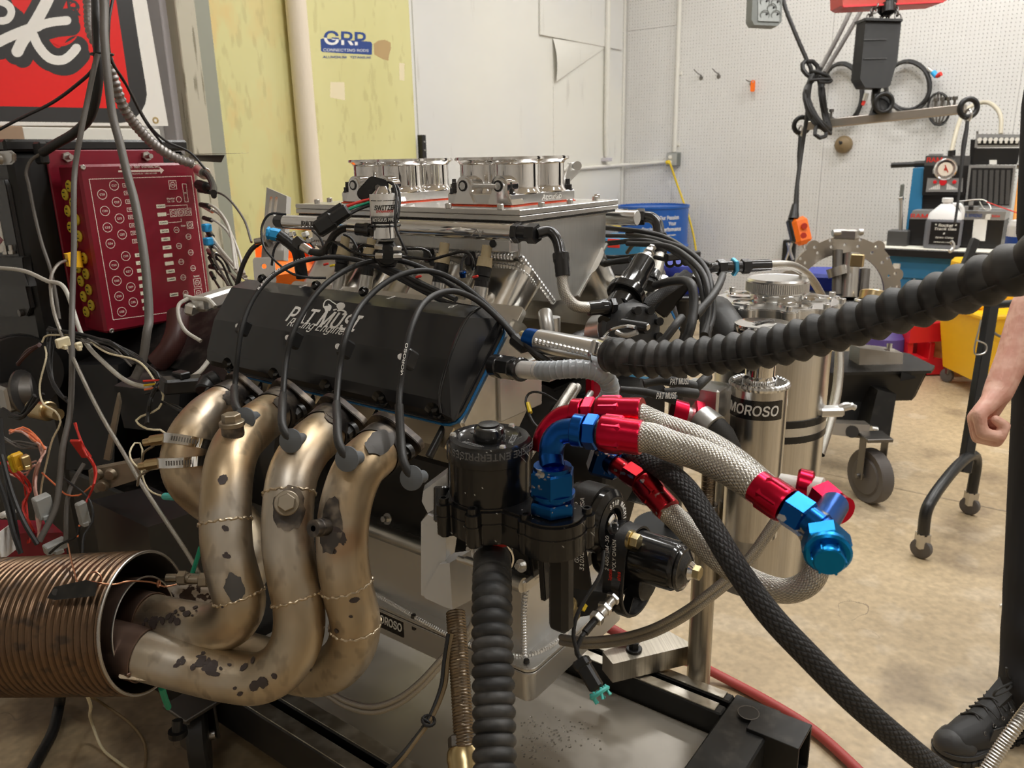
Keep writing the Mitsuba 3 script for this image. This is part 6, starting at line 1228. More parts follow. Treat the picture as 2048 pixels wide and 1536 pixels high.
# lower frame
part(k, 'leg', b2((XD - .10, dy0 + .02, 0), (XD - .02, dy0 + .10, .6), .004), 'black_dusty'); part(k, 'leg', b2((XD - .10, dy1 - .12, 0), (XD - .02, dy1 - .04, .6), .004), 'black_dusty')
part(k, 'bell_housing', hull([(x, y, z) for x in (XD, -1.33) for y, z in ((1.0, .55), (1.35, .55), (.98, .85), (1.36, .85), (1.17, .98))]), 'black_dusty')
part(k, 'frame', b2((XD - .01, .84, 0), (-1.62, 1.62, .56), .006), 'black_dusty'); part(k, 'flywheel_guard', lathe([(0, 0), (.21, 0), (.21, .05), (.19, .06), (0, .06)], a3(-1.40, YC, .70), (1, 0, 0), 48), 'black_satin')
bp_ = [(600, 1205), (1000, 1110), (1340, 1270), (985, 1385)]; tz = L2(985, 1380, 1.42)[2]
tp = [L2(*c, Z=tz) for c in bp_]; part(k, 'step_box', hull(np.vstack([tp, np.array(tp) - [0, 0, .28]])), 'black_satin')
tp = [L2(*c, 1.75) for c in ((760, 440), (1200, 490), (1180, 760), (830, 720))]; part(k, 'housing', hull(np.vstack([tp, np.array(tp) + _q * .25])), 'black_dusty')
tp = [L2(*c, 1.60) for c in ((785, 490), (690, 930), (730, 940), (800, 560))]; part(k, 'gusset', hull(np.vstack([tp, np.array(tp) + _q * .01])), 'rust_steel')
tp = [L2(*c, 1.5) for c in ((590, 1005), (905, 945), (940, 1060), (640, 1155), (600, 1110))]; part(k, 'angle_iron', hull(np.vstack([tp, np.array(tp) + _q * .02])), 'rust_steel', 'rusty steel angle with bolts')
for c in ((650, 1030), (742, 1030), (690, 1105)): o = L2(*c, 1.495); part(k, 'angle_bolt', lathe([(0, 0), (.012, 0), (.009, .008), (0, .010)], o, -_q, 14), 'rust_steel')
tp = [L2(*c, 1.95) for c in ((480, 300), (790, 300), (760, 1000), (440, 1000))]; part(k, 'post', hull(np.vstack([tp, np.array(tp) + _q * .2])), 'black_satin')
part(k, 'shaft', cat([cy(L2(0, 500, 1.85), L2(100, 480, 1.85), .026), cy(L2(90, 490, 1.84), L2(225, 475, 1.86), .045, n=28, bev=.004), cy(L2(150, 480, 1.83), L2(165, 478, 1.83), .052)]), 'steel_dark'); part(k, 'shaft_arm', bx(L2(60, 520, 1.82), (.05, .03, .06), .006), 'steel'); part(k, 'sensor', cat([cy(L2(225, 590, 1.75), L2(330, 610, 1.72), .022, n=20, bev=.003), cy(L2(330, 612, 1.72), L2(390, 632, 1.70), .013, n=16)]), 'bolt_brass', 'brass coloured sensor body')
part(k, 'coolant_bend', tube([L2(1050, 290, 1.9), L2(1130, 200, 1.9), L2(1180, 80, 1.92), L2(1190, -40, 1.95)], .026, 20), 'dark_maroon')
part(k, 'pulley', lathe([(0, 0), (.09, 0), (.09, .02), (.08, .02), (.075, .01), (.08, 0.03), (.09, .03), (.09, .05), (0, .05)], L2(130, 330, 1.95), (1, -.3, 0), 40), 'black_satin')
# the red console
k = thing('console', 'red sensor console box printed with numbered circles, on the dynamometer', 'console box')
xb = L1(395, 255, Y=yl0)[0]; xb = max(min(xb, XC - .05), XD + .012)
part(k, 'body', b2((xb, yl0, zb0), (XC, yr0, zt0), .006), 'red_console'); part(k, 'back_plate', b2((XD, yl0 - .01, zb0 - .01), (XD + .008, yr0 - .01, zt0 + .035), .002), 'red_console'); part(k, 'standoff', b2((XD, yl0 + .05, zb0 + .05), (xb + .003, yr0 - .05, zt0 - .05), 0), 'red_console')
for c in ((572, 272), (1342, 258), (770, 1403)): screw(cy_(*c), (1, 0, 0), .006, .004, 'zinc', k, 'screw')
for y_ in (.12, .80): o = a3(XD + .006, yl0 + (yr0 - yl0) * y_, zt0 + .018); part(k, 'mount_bolt', cat([hexa(o, o + a3(.012, 0, 0), .012), cy(o, o + a3(.03, 0, 0), .006)]), 'steel')
PO, KY, KZ = (XC + .0002, 0, 0), a3(0, 1, 0), a3(0, 0, 1)
def cf(pts): return [tuple(cy_(*p_)[1:]) for p_ in pts]
def kp(nm, g, m='print_pale', th=.0006): part(k, nm, prism(g, PO, KY, KZ, th), m)
fr_o, fr_i = sg.Polygon(cf([(613, 352), (1325, 330), (1445, 1240), (780, 1330)])), None
kp('print_frame', fr_o.difference(fr_o.buffer(-.0016, join_style=2)))
px_m = np.linalg.norm(cy_(900, 800) - cy_(900, 801))
def kt(s, x, y, h, wd=None, bold=True, m='print_pale'):
    mesh = text(s, h * px_m, cy_(x, y) + a3(.0002, 0, 0), KY, KZ, .0006, bold)
    if wd: mesh = fit(mesh, cy_(x, y) + a3(.0002, 0, 0), KY, KZ, wd * px_m * 1.0, h * px_m)
    part(k, 'print_text', mesh, m)
def kc(x, y, r, s=None, box=None):
    o = cy_(x, y)[1:]; kp('print_ring', sg.Point(*o).buffer(r * px_m).difference(sg.Point(*o).buffer(r * px_m - .0014)))
    if s: kt(s, x, y, 13 if r > 25 else 11)
    if box: g_ = sg.box(o[0] - box * px_m, o[1] - box * px_m * 1.05, o[0] + box * px_m, o[1] + box * px_m * 1.05); kp('print_box', g_.difference(g_.buffer(-.0013, join_style=2)))
for s, x, y in (('C17', 788, 398), ('C18', 706, 460), ('C19', 807, 513), ('C20', 725, 574), ('C21', 826, 626), ('C22', 743, 688), ('C23', 844, 737), ('C24', 763, 800), ('C25', 869, 886), ('C26', 788, 948), ('C27', 886, 993), ('C28', 807, 1057), ('C29', 904, 1100), ('C30', 823, 1164), ('C31', 921, 1205), ('C32', 842, 1271)): kc(x, y, 33, s)
for s, x, y in (('C9', 1220, 705), ('C10', 1303, 752), ('C11', 1238, 816), ('C12', 1319, 861), ('C13', 1253, 926), ('C14', 1335, 970), ('C15', 1267, 1034), ('C16', 1283, 1143), ('', 1237, 494)): kc(x, y, 22, s or None)
for s, x, y, b_ in (('PA', 1194, 394, 30), ('C6', 1198, 588, 26), ('C7', 1250, 584, 26), ('C8', 1301, 580, 26), ('C3', 1313, 672, 25), ('C1', 1364, 1070, 31), ('C2', 1372, 1140, 33)): kc(x, y, 20, s, b_)
for i, (x, y) in enumerate(((880, 396), (890, 449), (900, 508), (910, 564), (918, 615), (927, 672), (936, 725), (946, 781))):
    o = cy_(x, y)[1:]; g_ = sg.box(o[0] - 34 * px_m, o[1] - 14 * px_m, o[0] + 34 * px_m, o[1] + 14 * px_m); kp('print_box', g_.difference(g_.buffer(-.0012, join_style=2))); kt('EGT', x - 6, y, 12)
g_ = random.Random(2)
for i, (x, y) in enumerate(((965, 878), (972, 932), (980, 985), (988, 1038), (995, 1090), (1003, 1141), (1010, 1193), (1018, 1244), (1112, 541), (1120, 598), (1130, 655), (1138, 713), (1146, 769), (1155, 826), (1162, 881), (1171, 936), (1179, 991), (1186, 1046), (1204, 1153))):
    o = cy_(x, y)[1:]; kp('paper_label', sg.box(o[0] - 34 * px_m, o[1] - 13 * px_m, o[0] + 33 * px_m, o[1] + 13 * px_m), 'label_cream')
    if i in (0, 1, 8, 10, 11, 12, 13, 16, 17, 18): part(k, 'label_writing', text(['W OUT', 'C 17', '', '', '', '', '', '', 'FLOW #2', '', 'FLOW #1', 'WAT IN', 'EXH L', 'EXH R', '', '', 'TEMP 2', 'LAMBDA', 'LAMBDA'][i], 9 * px_m, cy_(x, y) + a3(.0009, 0, 0), KY, KZ, .0004, False), 'black_satin')
for pts in ([(1145, 540), (1293, 532), (1296, 552)], [(1155, 597), (1170, 596)], [(1164, 655), (1254, 648), (1252, 628)]): kp('print_line', sg.LineString(cf(pts)).buffer(.0007))
o0 = sg.Polygon(cf([(1257, 385), (1288, 386), (1304, 512), (1277, 514)])); kp('print_box', o0.difference(o0.buffer(-.0013, join_style=2))); kt('P0', 1281, 450, 12)
for s, x, y in (('Weather', 1180, 488), ('C4  C5', 1181, 508), ('Flow', 1267, 676), ('Speed', 1357, 1024)): kt(s, x, y, 12)
kt('DYNAMIC  TEST  SYSTEMS, INC.', 968, 271, 17, 290); kp('print_arrow', sg.Polygon(cf([(818, 293), (1105, 287), (1102, 268), (1134, 292), (1112, 317), (1108, 302), (816, 306)]))); kt('PALO ALTO, CA  •  (800) 943-DYNO', 1000, 316, 10, 180)
def sk(x, y): return L1(x, y, Y=yl0)
for i, (x, y) in enumerate(((487, 402), (460, 460), (513, 520), (478, 573), (538, 632), (497, 687), (555, 747), (525, 800), (590, 900), (548, 965), (603, 1008), (568, 1058), (622, 1117), (587, 1165), (640, 1224), (606, 1270))):
    o = sk(x, y); sx = part(k, 'socket', cy(o, o - a3(0, .006, 0), .0138, n=24, bev=.002), 'socket_yellow', None)
    part(k, 'socket_pin', cat([bx(o - a3(0, .0066, .005), (.007, .001, .0025), 0), bx(o - a3(0, .0066, -.005), (.009, .001, .0025), 0)]), 'black_satin')
k = thing('sensor_plug', 'yellow plug in the console socket with a long steel braided cable', 'plug')
o = sk(570, 905); e_ = L1(460, 915, d=1.78)
part(k, 'plug', cat([hull([o + a3(dx, -.006, dz) for dx in (-.012, .012) for dz in (-.02, .02)] + [e_ + a3(dx, 0, dz) for dx in (-.01, .01) for dz in (-.014, .014)])]), 'yellow_plastic')
part(k, 'cable', tube([e_, L1(400, 945, 1.72), L1(360, 1010, 1.68), L1(350, 1100, 1.64), L1(375, 1280, 1.6), L1(450, 1480, 1.56), L2(500, 280, 1.5), L2(600, 490, 1.46), L2(700, 680, 1.42), L2(820, 880, 1.38), L2(960, 1120, 1.33), L2(1120, 1360, 1.28), L2(1260, 1570, 1.24), P3(400, 1150, 1.2)], .0035, 12, .004, uv=True), 'braid_fine')
# console back cables: a fan of pale leads leaving its right side
fan = [((1385, 295), (1440, 330), (1475, 400), (1478, 450), 'rubber', .012), ((1385, 395), (1470, 420), (1480, 470), None, 'rubber', .010), ((1390, 435), (1540, 460), (1680, 620), (1740, 790), 'grey_wire', .0042), ((1400, 532), (1480, 545), (1580, 680), (1630, 980), 'cable_pale', .005), ((1420, 545), (1530, 610), (1640, 830), (1690, 1010), 'cable_pale', .005), ((1420, 625), (1500, 650), (1600, 760), (1650, 1000), 'cable_pale', .0045), ((1430, 700), (1510, 820), (1620, 950), (1700, 1030), 'cable_pale', .006), ((1440, 780), (1520, 860), (1640, 1000), (1720, 1060), 'cable_pale', .005), ((1450, 850), (1540, 900), (1600, 1010), (1640, 1080), 'wire_black', .0045), ((1455, 870), (1530, 930), (1580, 1040), (1610, 1100), 'wire_black', .0045), ((1465, 960), (1540, 975), (1600, 1010), (1670, 1070), 'cable_pale', .005), ((1465, 1010), (1490, 1060), (1520, 1110), (1530, 1150), 'wire_black', .0045), ((1440, 760), (1480, 900), (1560, 1050), (1600, 1120), 'grey_wire', .0045), ((1455, 905), (1500, 990), (1560, 1060), (1590, 1130), 'wire_black', .004)]
CONS = ['topmost thick black cable', 'second black cable from the top', 'grey cable arcing highest and farthest right', 'pale cable with a black plug, fourth from the top', 'pale cable fifth from the top', 'pale cable just above the upper blue plug', 'thick pale cable just below the upper blue plug', 'pale cable beside the lower blue plug', 'first black cable below the lower blue plug', 'second black cable below the lower blue plug', 'lowest pale cable', 'lowest black cable, hanging almost straight', 'short grey cable starting at the lower blue plug', 'thin black cable third below the lower blue plug']
for i, (a_, b_, c_, d_, m_, r_) in enumerate(fan):
    kk = thing('console_cable', CONS[i] + ' right of the red console', 'cable', 'console cables')
    pts = [L1(*a_, 2.05), L1(*b_, 2.0), L1(*c_, 1.93)] + ([L1(*d_, 1.85)] if d_ else [])
    r_ *= .68; part(kk, 'cable', tube(pts, r_, 10, .008), m_); dr_ = nz(pts[1] - pts[0]); part(kk, 'connector', cy(pts[0] - dr_ * .01, pts[0] + dr_ * .04, r_ * 1.9, n=14, bev=.001), 'black_plastic' if i % 4 else 'zinc')
for c in ((1430, 690), (1440, 785)): solo('blue_connector', ('upper' if c[1] < 700 else 'lower') + ' bright blue plug on the right side of the red console', 'connector', bx(L1(*c, 2.0), (.02, .02, .02), .003), 'cyan_plastic')
solo('sleeved_lead', 'dark sleeved lead rising right of the fan of console cables', 'cable', tube([L1(1640, 1090, 1.75), L1(1680, 950, 1.74), L1(1740, 840, 1.74), L1(1790, 800, 1.74), Cc(620, -120, 1.7)], .0052, 12), 'rubber')
# overhead cable drop
def run(nm, lab, pts, r, m, **kw): return solo(nm, lab, 'cable', tube(pts, r, 12, kw.get('step', .01)), m)
dzz = a3(0, 0, 1.75)
run('overhead_cable', 'thick black cable of the overhead drop, sweeping left to a clip on the dynamometer', [L0(745, -500, 1.75) + dzz, L0(755, -200, 1.72), L0(775, 200, 1.68), L0(790, 480, 1.66), L0(775, 720, 1.68), L0(720, 930, 1.72), L0(600, 1060, 1.76), L0(450, 1150, 1.8), L0(340, 1220, 1.83)], .0105, 'wire_black')
run('overhead_cable', 'thin black cable dropping from the clip down the cabinet corner', [L0(340, 1225, 1.83), L0(250, 1280, 1.83), L0(210, 1380, 1.83), L0(230, 1480, 1.83), L1(240, 600, 1.83), L1(290, 800, 1.82), L1(350, 980, 1.81), L1(385, 1150, 1.8), L1(410, 1320, 1.8)], .0038, 'grey_wire')
part('overhead_cable', 'clip', bx(L0(330, 1225, 1.84), (.035, .02, .05), .004), 'black_plastic')
run('overhead_cable', 'grey cable crossing the front of the red console from above', [L0(815, -500, 1.70) + dzz, L0(820, -100, 1.66), L0(835, 300, 1.63), L0(860, 600, 1.62), L0(900, 920, 1.62), L0(960, 1150, 1.61), L0(1020, 1400, 1.60), L1(930, 500, 1.58), L1(985, 800, 1.55), L1(1020, 1100, 1.53), L1(1030, 1350, 1.51), L2(985, 60, 1.5), L2(950, 280, 1.5), L2(900, 390, 1.5)], .0082, 'grey_wire')
run('overhead_cable', 'slim grey cable hanging past the left side of the console to the floor wiring', [L0(780, 440, 1.64), L0(750, 560, 1.63), L0(700, 800, 1.63), L0(640, 1100, 1.62), L0(600, 1350, 1.62), L1(510, 500, 1.60), L1(512, 800, 1.58), L1(500, 1200, 1.55), L2(480, 100, 1.52), L2(480, 400, 1.50), L2(465, 640, 1.48), L2(420, 850, 1.46), L2(400, 1060, 1.45), L2(370, 1260, 1.44), L2(260, 1480, 1.42)], .0054, 'grey_wire')
run('overhead_cable', 'thin dark cable curving left across the bottom of the banner', [L0(800, 440, 1.66), L0(740, 560, 1.68), L0(600, 690, 1.72), L0(420, 820, 1.78), L0(220, 920, 1.85), L0(90, 985, 1.9), L0(-120, 1100, 2.0)], .0036, 'wire_black')
run('overhead_cable', 'thin black cable running right from the drop to the console corner', [L0(870, -100, 1.68), L0(860, 250, 1.66), L0(875, 450, 1.68), L0(1000, 660, 1.75), L0(1150, 950, 1.85), L0(1250, 1090, 1.92), L0(1400, 1260, 1.98), L1(1330, 260, 2.0)], .003, 'wire_black')
run('overhead_cable', 'second thin black cable to the right, ending at the console connectors', [L0(910, -50, 1.69), L0(870, 200, 1.67), L0(880, 440, 1.69), L0(1040, 730, 1.78), L0(1200, 1010, 1.88), L0(1330, 1130, 1.94), L0(1520, 1220, 1.99), L0(1640, 1350, 2.0)], .003, 'wire_black')
k = thing('flexible_conduit', 'grey spiral metal conduit curving from overhead to the console top', 'conduit')
part(k, 'conduit', tube(smooth_path([L0(700, -300, 1.78) + dzz * .4, L0(705, -20, 1.76), L0(740, 280, 1.74), L0(860, 480, 1.74), L0(910, 640, 1.76), L0(990, 860, 1.80), L0(1110, 1030, 1.86), L0(1250, 1170, 1.92), L0(1400, 1260, 1.97), L0(1540, 1310, 2.0)], .0018), .0128, 20, raw=True, rfn=lambda s: .0128 - .0030 * np.abs(((s / .0125) % 1) * 2 - 1)), 'conduit_steel')
part('flexible_conduit', 'tie', ring(L0(815, 435, 1.66), _z, .022, .002, 24, 6), 'black_plastic')
# shelf bracket, boards behind the cabinet
solo('sheet_bracket', 'thin grey sheet steel bracket sticking out above the console', 'bracket', cat([b2(L0(1500, 1230, 2.6) - a3(.1, 0, .002), L0(1990, 1224, 2.6), .001), hull([L0(*c, z_) for c in ((1510, 1240), (1800, 1240), (1770, 1300), (1510, 1285)) for z_ in (2.6, 2.604)])]), 'conduit_steel')
solo('board_box', 'low cream board box on the far side of the dynamometer top', 'box', cat([b2(at(48, 282, X=-3.1), at(320, 258, X=-3.1) + a3(-.2, 0, 0), .004)]), 'conduit_white'); solo('wood_box', 'brown wooden box at the left end of the cream board box', 'box', b2(at(-40, 285, X=-3.1), at(46, 252, X=-3.1) + a3(-.2, 0, 0), .004), 'wood_brown')
# bracket, wire loop at the back of the valve cover
k = thing('rear_bracket', 'bare aluminium bar behind the valve cover with a looped grey lead', 'bracket')
part(k, 'bar', bx(L1(1500, 1180, 1.55), (.13, .035, .03), .006, frame(_z, nz(_r - _q * .2))), 'alu_satin'); part(k, 'bar', bx(L1(1370, 1230, 1.52), (.09, .02, .022), .004, frame(nz(_z + _r * .3), _r)), 'alu_cast')
part(k, 'lead', tube([L1(1280, 1165, 1.50), L1(1340, 1180, 1.49), L1(1440, 1190, 1.48), L1(1490, 1240, 1.47)], .0045, 10), 'cable_pale'); part(k, 'lead', tube([L1(1300, 1180, 1.49), L1(1240, 1220, 1.48), L1(1235, 1300, 1.47), L1(1280, 1400, 1.46), L1(1390, 1475, 1.45)], .0036, 10), 'cable_pale')
# orange tray, slotted aluminium bar and clutter behind the engine
k = thing('tray', 'orange plastic tray behind the engine', 'tray')
ta, tb_ = A(0, 1100, 1.95), A(520, 1110, 1.85)
tp = [A(*c, z_) for c, z_ in (((0, 1060), 1.95), ((430, 1030), 2.1), ((520, 1130), 1.85), ((10, 1200), 1.8))]; part(k, 'base', hull(np.vstack([tp, np.array(tp) - [0, 0, .03]])), 'orange_plastic')
for a_, b_ in ((0, 1), (1, 2), (0, 3)): p_, q_ = np.array(tp[a_]), np.array(tp[b_]); part(k, 'side', hull([p_, q_, p_ + _z * .035, q_ + _z * .035, p_ + _q * .006, q_ + _q * .006, p_ + _q * .006 + _z * .035, q_ + _q * .006 + _z * .035]), 'orange_plastic')
k = thing('slotted_bar', 'bare aluminium bar with two slots standing behind the engine', 'bar'); bo_ = [A(85, 475, 1.75), A(245, 545, 1.72), A(228, 1060, 1.72), A(40, 1060, 1.75)]
n_ = nz(np.cross(bo_[1] - bo_[0], bo_[3] - bo_[0])); u_ = nz(bo_[1] - bo_[0]); v_ = np.cross(n_, u_) * -1
v_ = nz(bo_[0] - bo_[3]); v_ = nz(v_ - u_ * np.dot(u_, v_)); loc = lambda p_: (np.dot(p_ - bo_[3], u_), np.dot(p_ - bo_[3], v_))
gg = sg.Polygon([loc(p_) for p_ in bo_])
for c0_, c1_ in (((115, 560), (100, 680)), ((180, 570), (165, 690))): gg = gg.difference(sg.LineString([loc(A(*c0_, 1.74)), loc(A(*c1_, 1.74))]).buffer(.0042))
part(k, 'bar', prism(gg, bo_[3], u_, v_, -.014 if np.cross(u_, v_) @ _q < 0 else .014, 0), 'alu_satin')
part(k, 'bolt', cat([cy(A(-10, 910, 1.72), A(150, 880, 1.72), .007, n=14), hexa(A(60, 895, 1.715), A(85, 890, 1.715), .014), cy(A(90, 890, 1.715), A(98, 889, 1.715), .018)]), 'steel')
solo('white_plate', 'small pale bracket plate with a hole beside the orange tray', 'bracket', prism(rrect(-.022, -.03, .022, .024, .007).difference(circ(0, .006, .005)), A(70, 1130, 1.6), nz(_r), nz(_z + _q * .1), .004, .001), 'alu_white')
k = thing('blue_fitting_hose', 'black sleeved hose with a bright blue end fitting behind the fuel rail', 'hose')
part(k, 'fitting', cat([hexa(A(90, 840, 1.42), A(110, 842, 1.42), .011), cy(A(108, 842, 1.42), A(150, 850, 1.42), .010), hexa(A(120, 845, 1.42), A(190, 860, 1.42), .0105)]), 'cyan_plastic')
part(k, 'sleeve', tube([A(185, 860, 1.42), A(260, 910, 1.42), A(330, 980, 1.42), A(350, 1080, 1.43), A(370, 1200, 1.44)], .011, 14), 'black_satin')
for c, m_ in (((290, 850), 'chrome'), ((345, 905), 'alu_white'), ((330, 940), 'black_plastic'), ((395, 850), 'white_plastic'), ((430, 900), 'alu_satin'), ((560, 1090), 'wire_red'), ((610, 1100), 'cord_yellow'), ((1300, 1190), 'wire_red'), ((1755, 1190), 'wire_red')): part(k, 'tape' if m_ != 'wire_red' else 'clip', bx(A(*c, 1.40 if c[0] < 700 else 1.2), (.013, .009, .010) if m_ not in ('wire_red', 'cord_yellow') else (.004, .004, .010), .0015, frame((1, .5, .3))), m_)
solo('rail_cap', 'blue black round cap on a runner beside the front injector', 'cap', lathe([(0, 0), (.0055, 0), (.0055, .007), (.004, .009), (0, .009)], A(1662, 1190, 1.17), (0, -.3, 1), 18), 'blue_dark')
ELAB = ['thin black wire looping left from the rear plug of the near fuel rail', 'thin black wire beside the yellow sleeve over the orange tray', 'short black lead under the rear end of the near fuel rail', 'short black lead left of the black plug connector', 'thin black lead just left of the solenoid', 'thick black lead sloping down behind the valve cover, the upper one', 'thick black lead sloping down behind the valve cover, the lower one', 'thin black lead at the front fuel injector']
for i, pts in enumerate(([A(240, 690, 1.45), A(110, 690, 1.45), A(50, 780, 1.45), A(60, 940, 1.44), A(150, 1060, 1.43), A(300, 1170, 1.42), A(420, 1195, 1.42), A(560, 1200, 1.42)], [A(220, 870, 1.45), A(150, 960, 1.45), A(125, 1100, 1.45)], [A(400, 830, 1.42), A(420, 900, 1.4), A(470, 960, 1.4)], [A(450, 820, 1.4), A(520, 890, 1.38), A(540, 950, 1.38)], [A(830, 1000, 1.3), A(760, 880, 1.3), A(700, 850, 1.3)], [A(940, 1090, 1.28), A(1130, 1170, 1.24), A(1300, 1270, 1.2), A(1480, 1340, 1.17)], [A(1010, 1100, 1.27), A(1200, 1180, 1.22), A(1400, 1280, 1.18), A(1600, 1370, 1.15)], [A(1640, 1180, 1.18), A(1650, 1060, 1.18), A(1690, 1010, 1.18)])):
    solo('engine_lead', ELAB[i], 'wire', tube(pts, .0022 if i not in (5, 6) else .0045, 8, .006), 'wire_black', 'engine harness leads')
# ---------------------------------------------------------------- the tangle of wires at the lower left
k = thing('wire_tangle', 'tangle of red, white and black wires hanging at the lower left', 'wiring')
g_ = random.Random(11)
def tg(pts, r, m, n=1, spread=14):
    for j in range(n):
        part(k, 'strand', tube([L2(x + g_.gauss(0, spread) * (j > 0), y + g_.gauss(0, spread) * (j > 0), d + g_.gauss(0, .015) * (j > 0)) for x, y, d in pts], r * .58, 7, .012), m)
tg([(300, 180, 1.6), (310, 240, 1.58), (265, 440, 1.55), (290, 560, 1.52), (380, 620, 1.5), (405, 680, 1.5), (350, 800, 1.5), (310, 960, 1.5), (275, 1130, 1.5), (275, 1220, 1.5), (315, 1330, 1.5)], .0032, 'cream')
tg([(280, 150, 1.6), (300, 110, 1.6), (400, 100, 1.58), (500, 95, 1.58), (590, 140, 1.56), (720, 220, 1.5), (930, 280, 1.45), (1030, 400, 1.42), (1090, 500, 1.42), (1060, 590, 1.42), (910, 665, 1.42), (990, 730, 1.4), (1090, 740, 1.4), (1130, 800, 1.4)], .0034, 'cream')
tg([(1060, 990, 1.3), (960, 1000, 1.3), (880, 940, 1.32), (870, 870, 1.34), (920, 810, 1.36), (950, 860, 1.36), (945, 1010, 1.35), (990, 1130, 1.34), (1100, 1180, 1.32), (1150, 1182, 1.3)], .0028, 'cream'); part(k, 'splice', cy(L2(1100, 1178, 1.32), L2(1170, 1182, 1.3), .006, n=10), 'teal_wire'); part(k, 'splice', cy(L2(300, 1290, 1.5), L2(325, 1350, 1.5), .006, n=10), 'teal_wire')
tg([(60, 740, 1.5), (150, 750, 1.5), (230, 800, 1.48), (290, 860, 1.48), (260, 960, 1.48), (240, 1100, 1.48), (260, 1300, 1.46), (255, 1480, 1.45)], .0032, 'wire_pink', 4, 9); tg([(60, 740, 1.5), (160, 740, 1.5), (240, 790, 1.48), (300, 855, 1.48)], .0032, 'wire_orange', 3, 10)
tg([(500, 690, 1.5), (540, 800, 1.48), (580, 890, 1.46), (630, 990, 1.45), (625, 1100, 1.45), (575, 1220, 1.44)], .0032, 'wire_red', 3, 6); part(k, 'flag_terminal', bx(L2(540, 860, 1.46), (.02, .006, .05), .002, frame((.3, -.5, 1))), 'wire_red')
tg([(280, 1020, 1.5), (380, 1110, 1.48), (450, 1170, 1.46), (530, 1170, 1.46), (610, 1110, 1.45)], .0028, 'wire_orange'); tg([(530, 1380, 1.42), (515, 1440, 1.42), (400, 1500, 1.42), (330, 1560, 1.42)], .004, 'wire_black'); tg([(530, 1370, 1.42), (518, 1450, 1.42)], .0028, 'wire_orange')
tg([(0, 660, 1.45), (20, 900, 1.44), (70, 1200, 1.42), (130, 1540, 1.4)], .0085, 'wire_black'); tg([(10, 900, 1.42), (80, 1150, 1.41), (160, 1350, 1.4), (250, 1500, 1.4)], .0075, 'wire_black'); tg([(-20, 1050, 1.4), (40, 1220, 1.4), (90, 1420, 1.39), (140, 1560, 1.39)], .0075, 'wire_black')
tg([(30, 950, 1.5), (130, 1060, 1.5), (190, 1150, 1.5), (160, 1260, 1.5), (200, 1400, 1.48), (240, 1480, 1.46)], .003, 'wire_red', 5, 22); tg([(50, 970, 1.52), (150, 1000, 1.52), (260, 960, 1.5)], .003, 'wire_pink', 4, 26); tg([(20, 800, 1.55), (140, 830, 1.53), (280, 860, 1.5)], .003, 'grey_wire', 4, 18)
tg([(340, 60, 1.62), (330, 300, 1.6), (380, 480, 1.58), (450, 540, 1.56)], .004, 'wire_black', 4, 14); tg([(320, 60, 1.6), (480, 90, 1.58), (650, 130, 1.55), (760, 170, 1.52), (880, 240, 1.5), (1000, 330, 1.45), (1060, 380, 1.42), (1040, 450, 1.42), (1000, 560, 1.42), (980, 690, 1.42)], .0048, 'wire_black', 5, 10); tg([(560, 130, 1.56), (700, 180, 1.54), (900, 290, 1.5)], .003, 'grey_wire', 4, 16)
tg([(390, 1040, 1.48), (470, 1090, 1.46), (600, 1210, 1.44), (620, 1340, 1.43), (560, 1440, 1.42), (550, 1560, 1.4)], .0038, 'wire_black'); tg([(560, 960, 1.5), (490, 1080, 1.48), (450, 1200, 1.46), (440, 1480, 1.44)], .0072, 'grey_wire'); tg([(230, 500, 1.6), (130, 640, 1.62), (60, 640, 1.64)], .006, 'wire_black', 3, 20); tg([(120, 300, 1.7), (180, 210, 1.68), (260, 170, 1.66)], .007, 'dark_maroon', 2, 14)
tg([(1080, 545, 1.42), (1170, 590, 1.40), (1240, 620, 1.38), (1320, 600, 1.36), (1380, 550, 1.36)], .0045, 'wire_black', 2, 6); tg([(1240, 618, 1.38), (1320, 605, 1.36)], .006, 'wire_red'); tg([(1340, 580, 1.36), (1390, 545, 1.36)], .006, 'cord_yellow')
for c, s, m_ in (((290, 1245), (.045, .03, .07), 'grey_plastic'), ((553, 1290), (.028, .02, .075), 'grey_plastic'), ((50, 1290), (.045, .02, .014), 'white_plastic'), ((120, 940), (.03, .02, .05), 'yellow_plastic'), ((170, 945), (.025, .02, .04), 'brass'), ((85, 955), (.018, .014, .05), 'cord_yellow'), ((420, 150), (.04, .012, .03), 'cream'), ((525, 170), (.02, .012, .02), 'cream'), ((370, 1510), (.06, .03, .03), 'grey_plastic')):
    o = L2(*c, 1.44); part(k, 'connector', cat([bx(o, np.array(s) * .62, .002, frame(nz(a3(.12, -.1, 1)))), bx(o - a3(0, 0, s[2] * .28), (s[0] * .5, s[1] * .5, .008), .001)]), m_)
k = thing('wire_connector', 'black multi-pin plug with a grey cable behind the first header', 'connector'); o = L2(1220, 430, 1.42); part(k, 'body', bx(o, (.075, .03, .028), .004, frame(nz(_z + _r * .2), nz(_q - _r))), 'black_plastic'); part(k, 'latch', bx(o + _z * .018, (.03, .02, .012), .002), 'black_plastic')
part(k, 'cable', tube([L2(1100, 455, 1.42), L2(1000, 450, 1.44), L2(850, 410, 1.48), L2(700, 290, 1.52), L2(560, 130, 1.58), L1(440, 1100, 1.62), L1(330, 1060, 1.66), L1(200, 1000, 1.72), L1(120, 980, 1.76), L1(-40, 965, 1.8)], .0044, 12), 'cable_pale'); part(k, 'second_cable', tube([L2(1270, 390, 1.44), L2(1340, 340, 1.5), L2(1410, 250, 1.55)], .0046, 12), 'cable_pale')
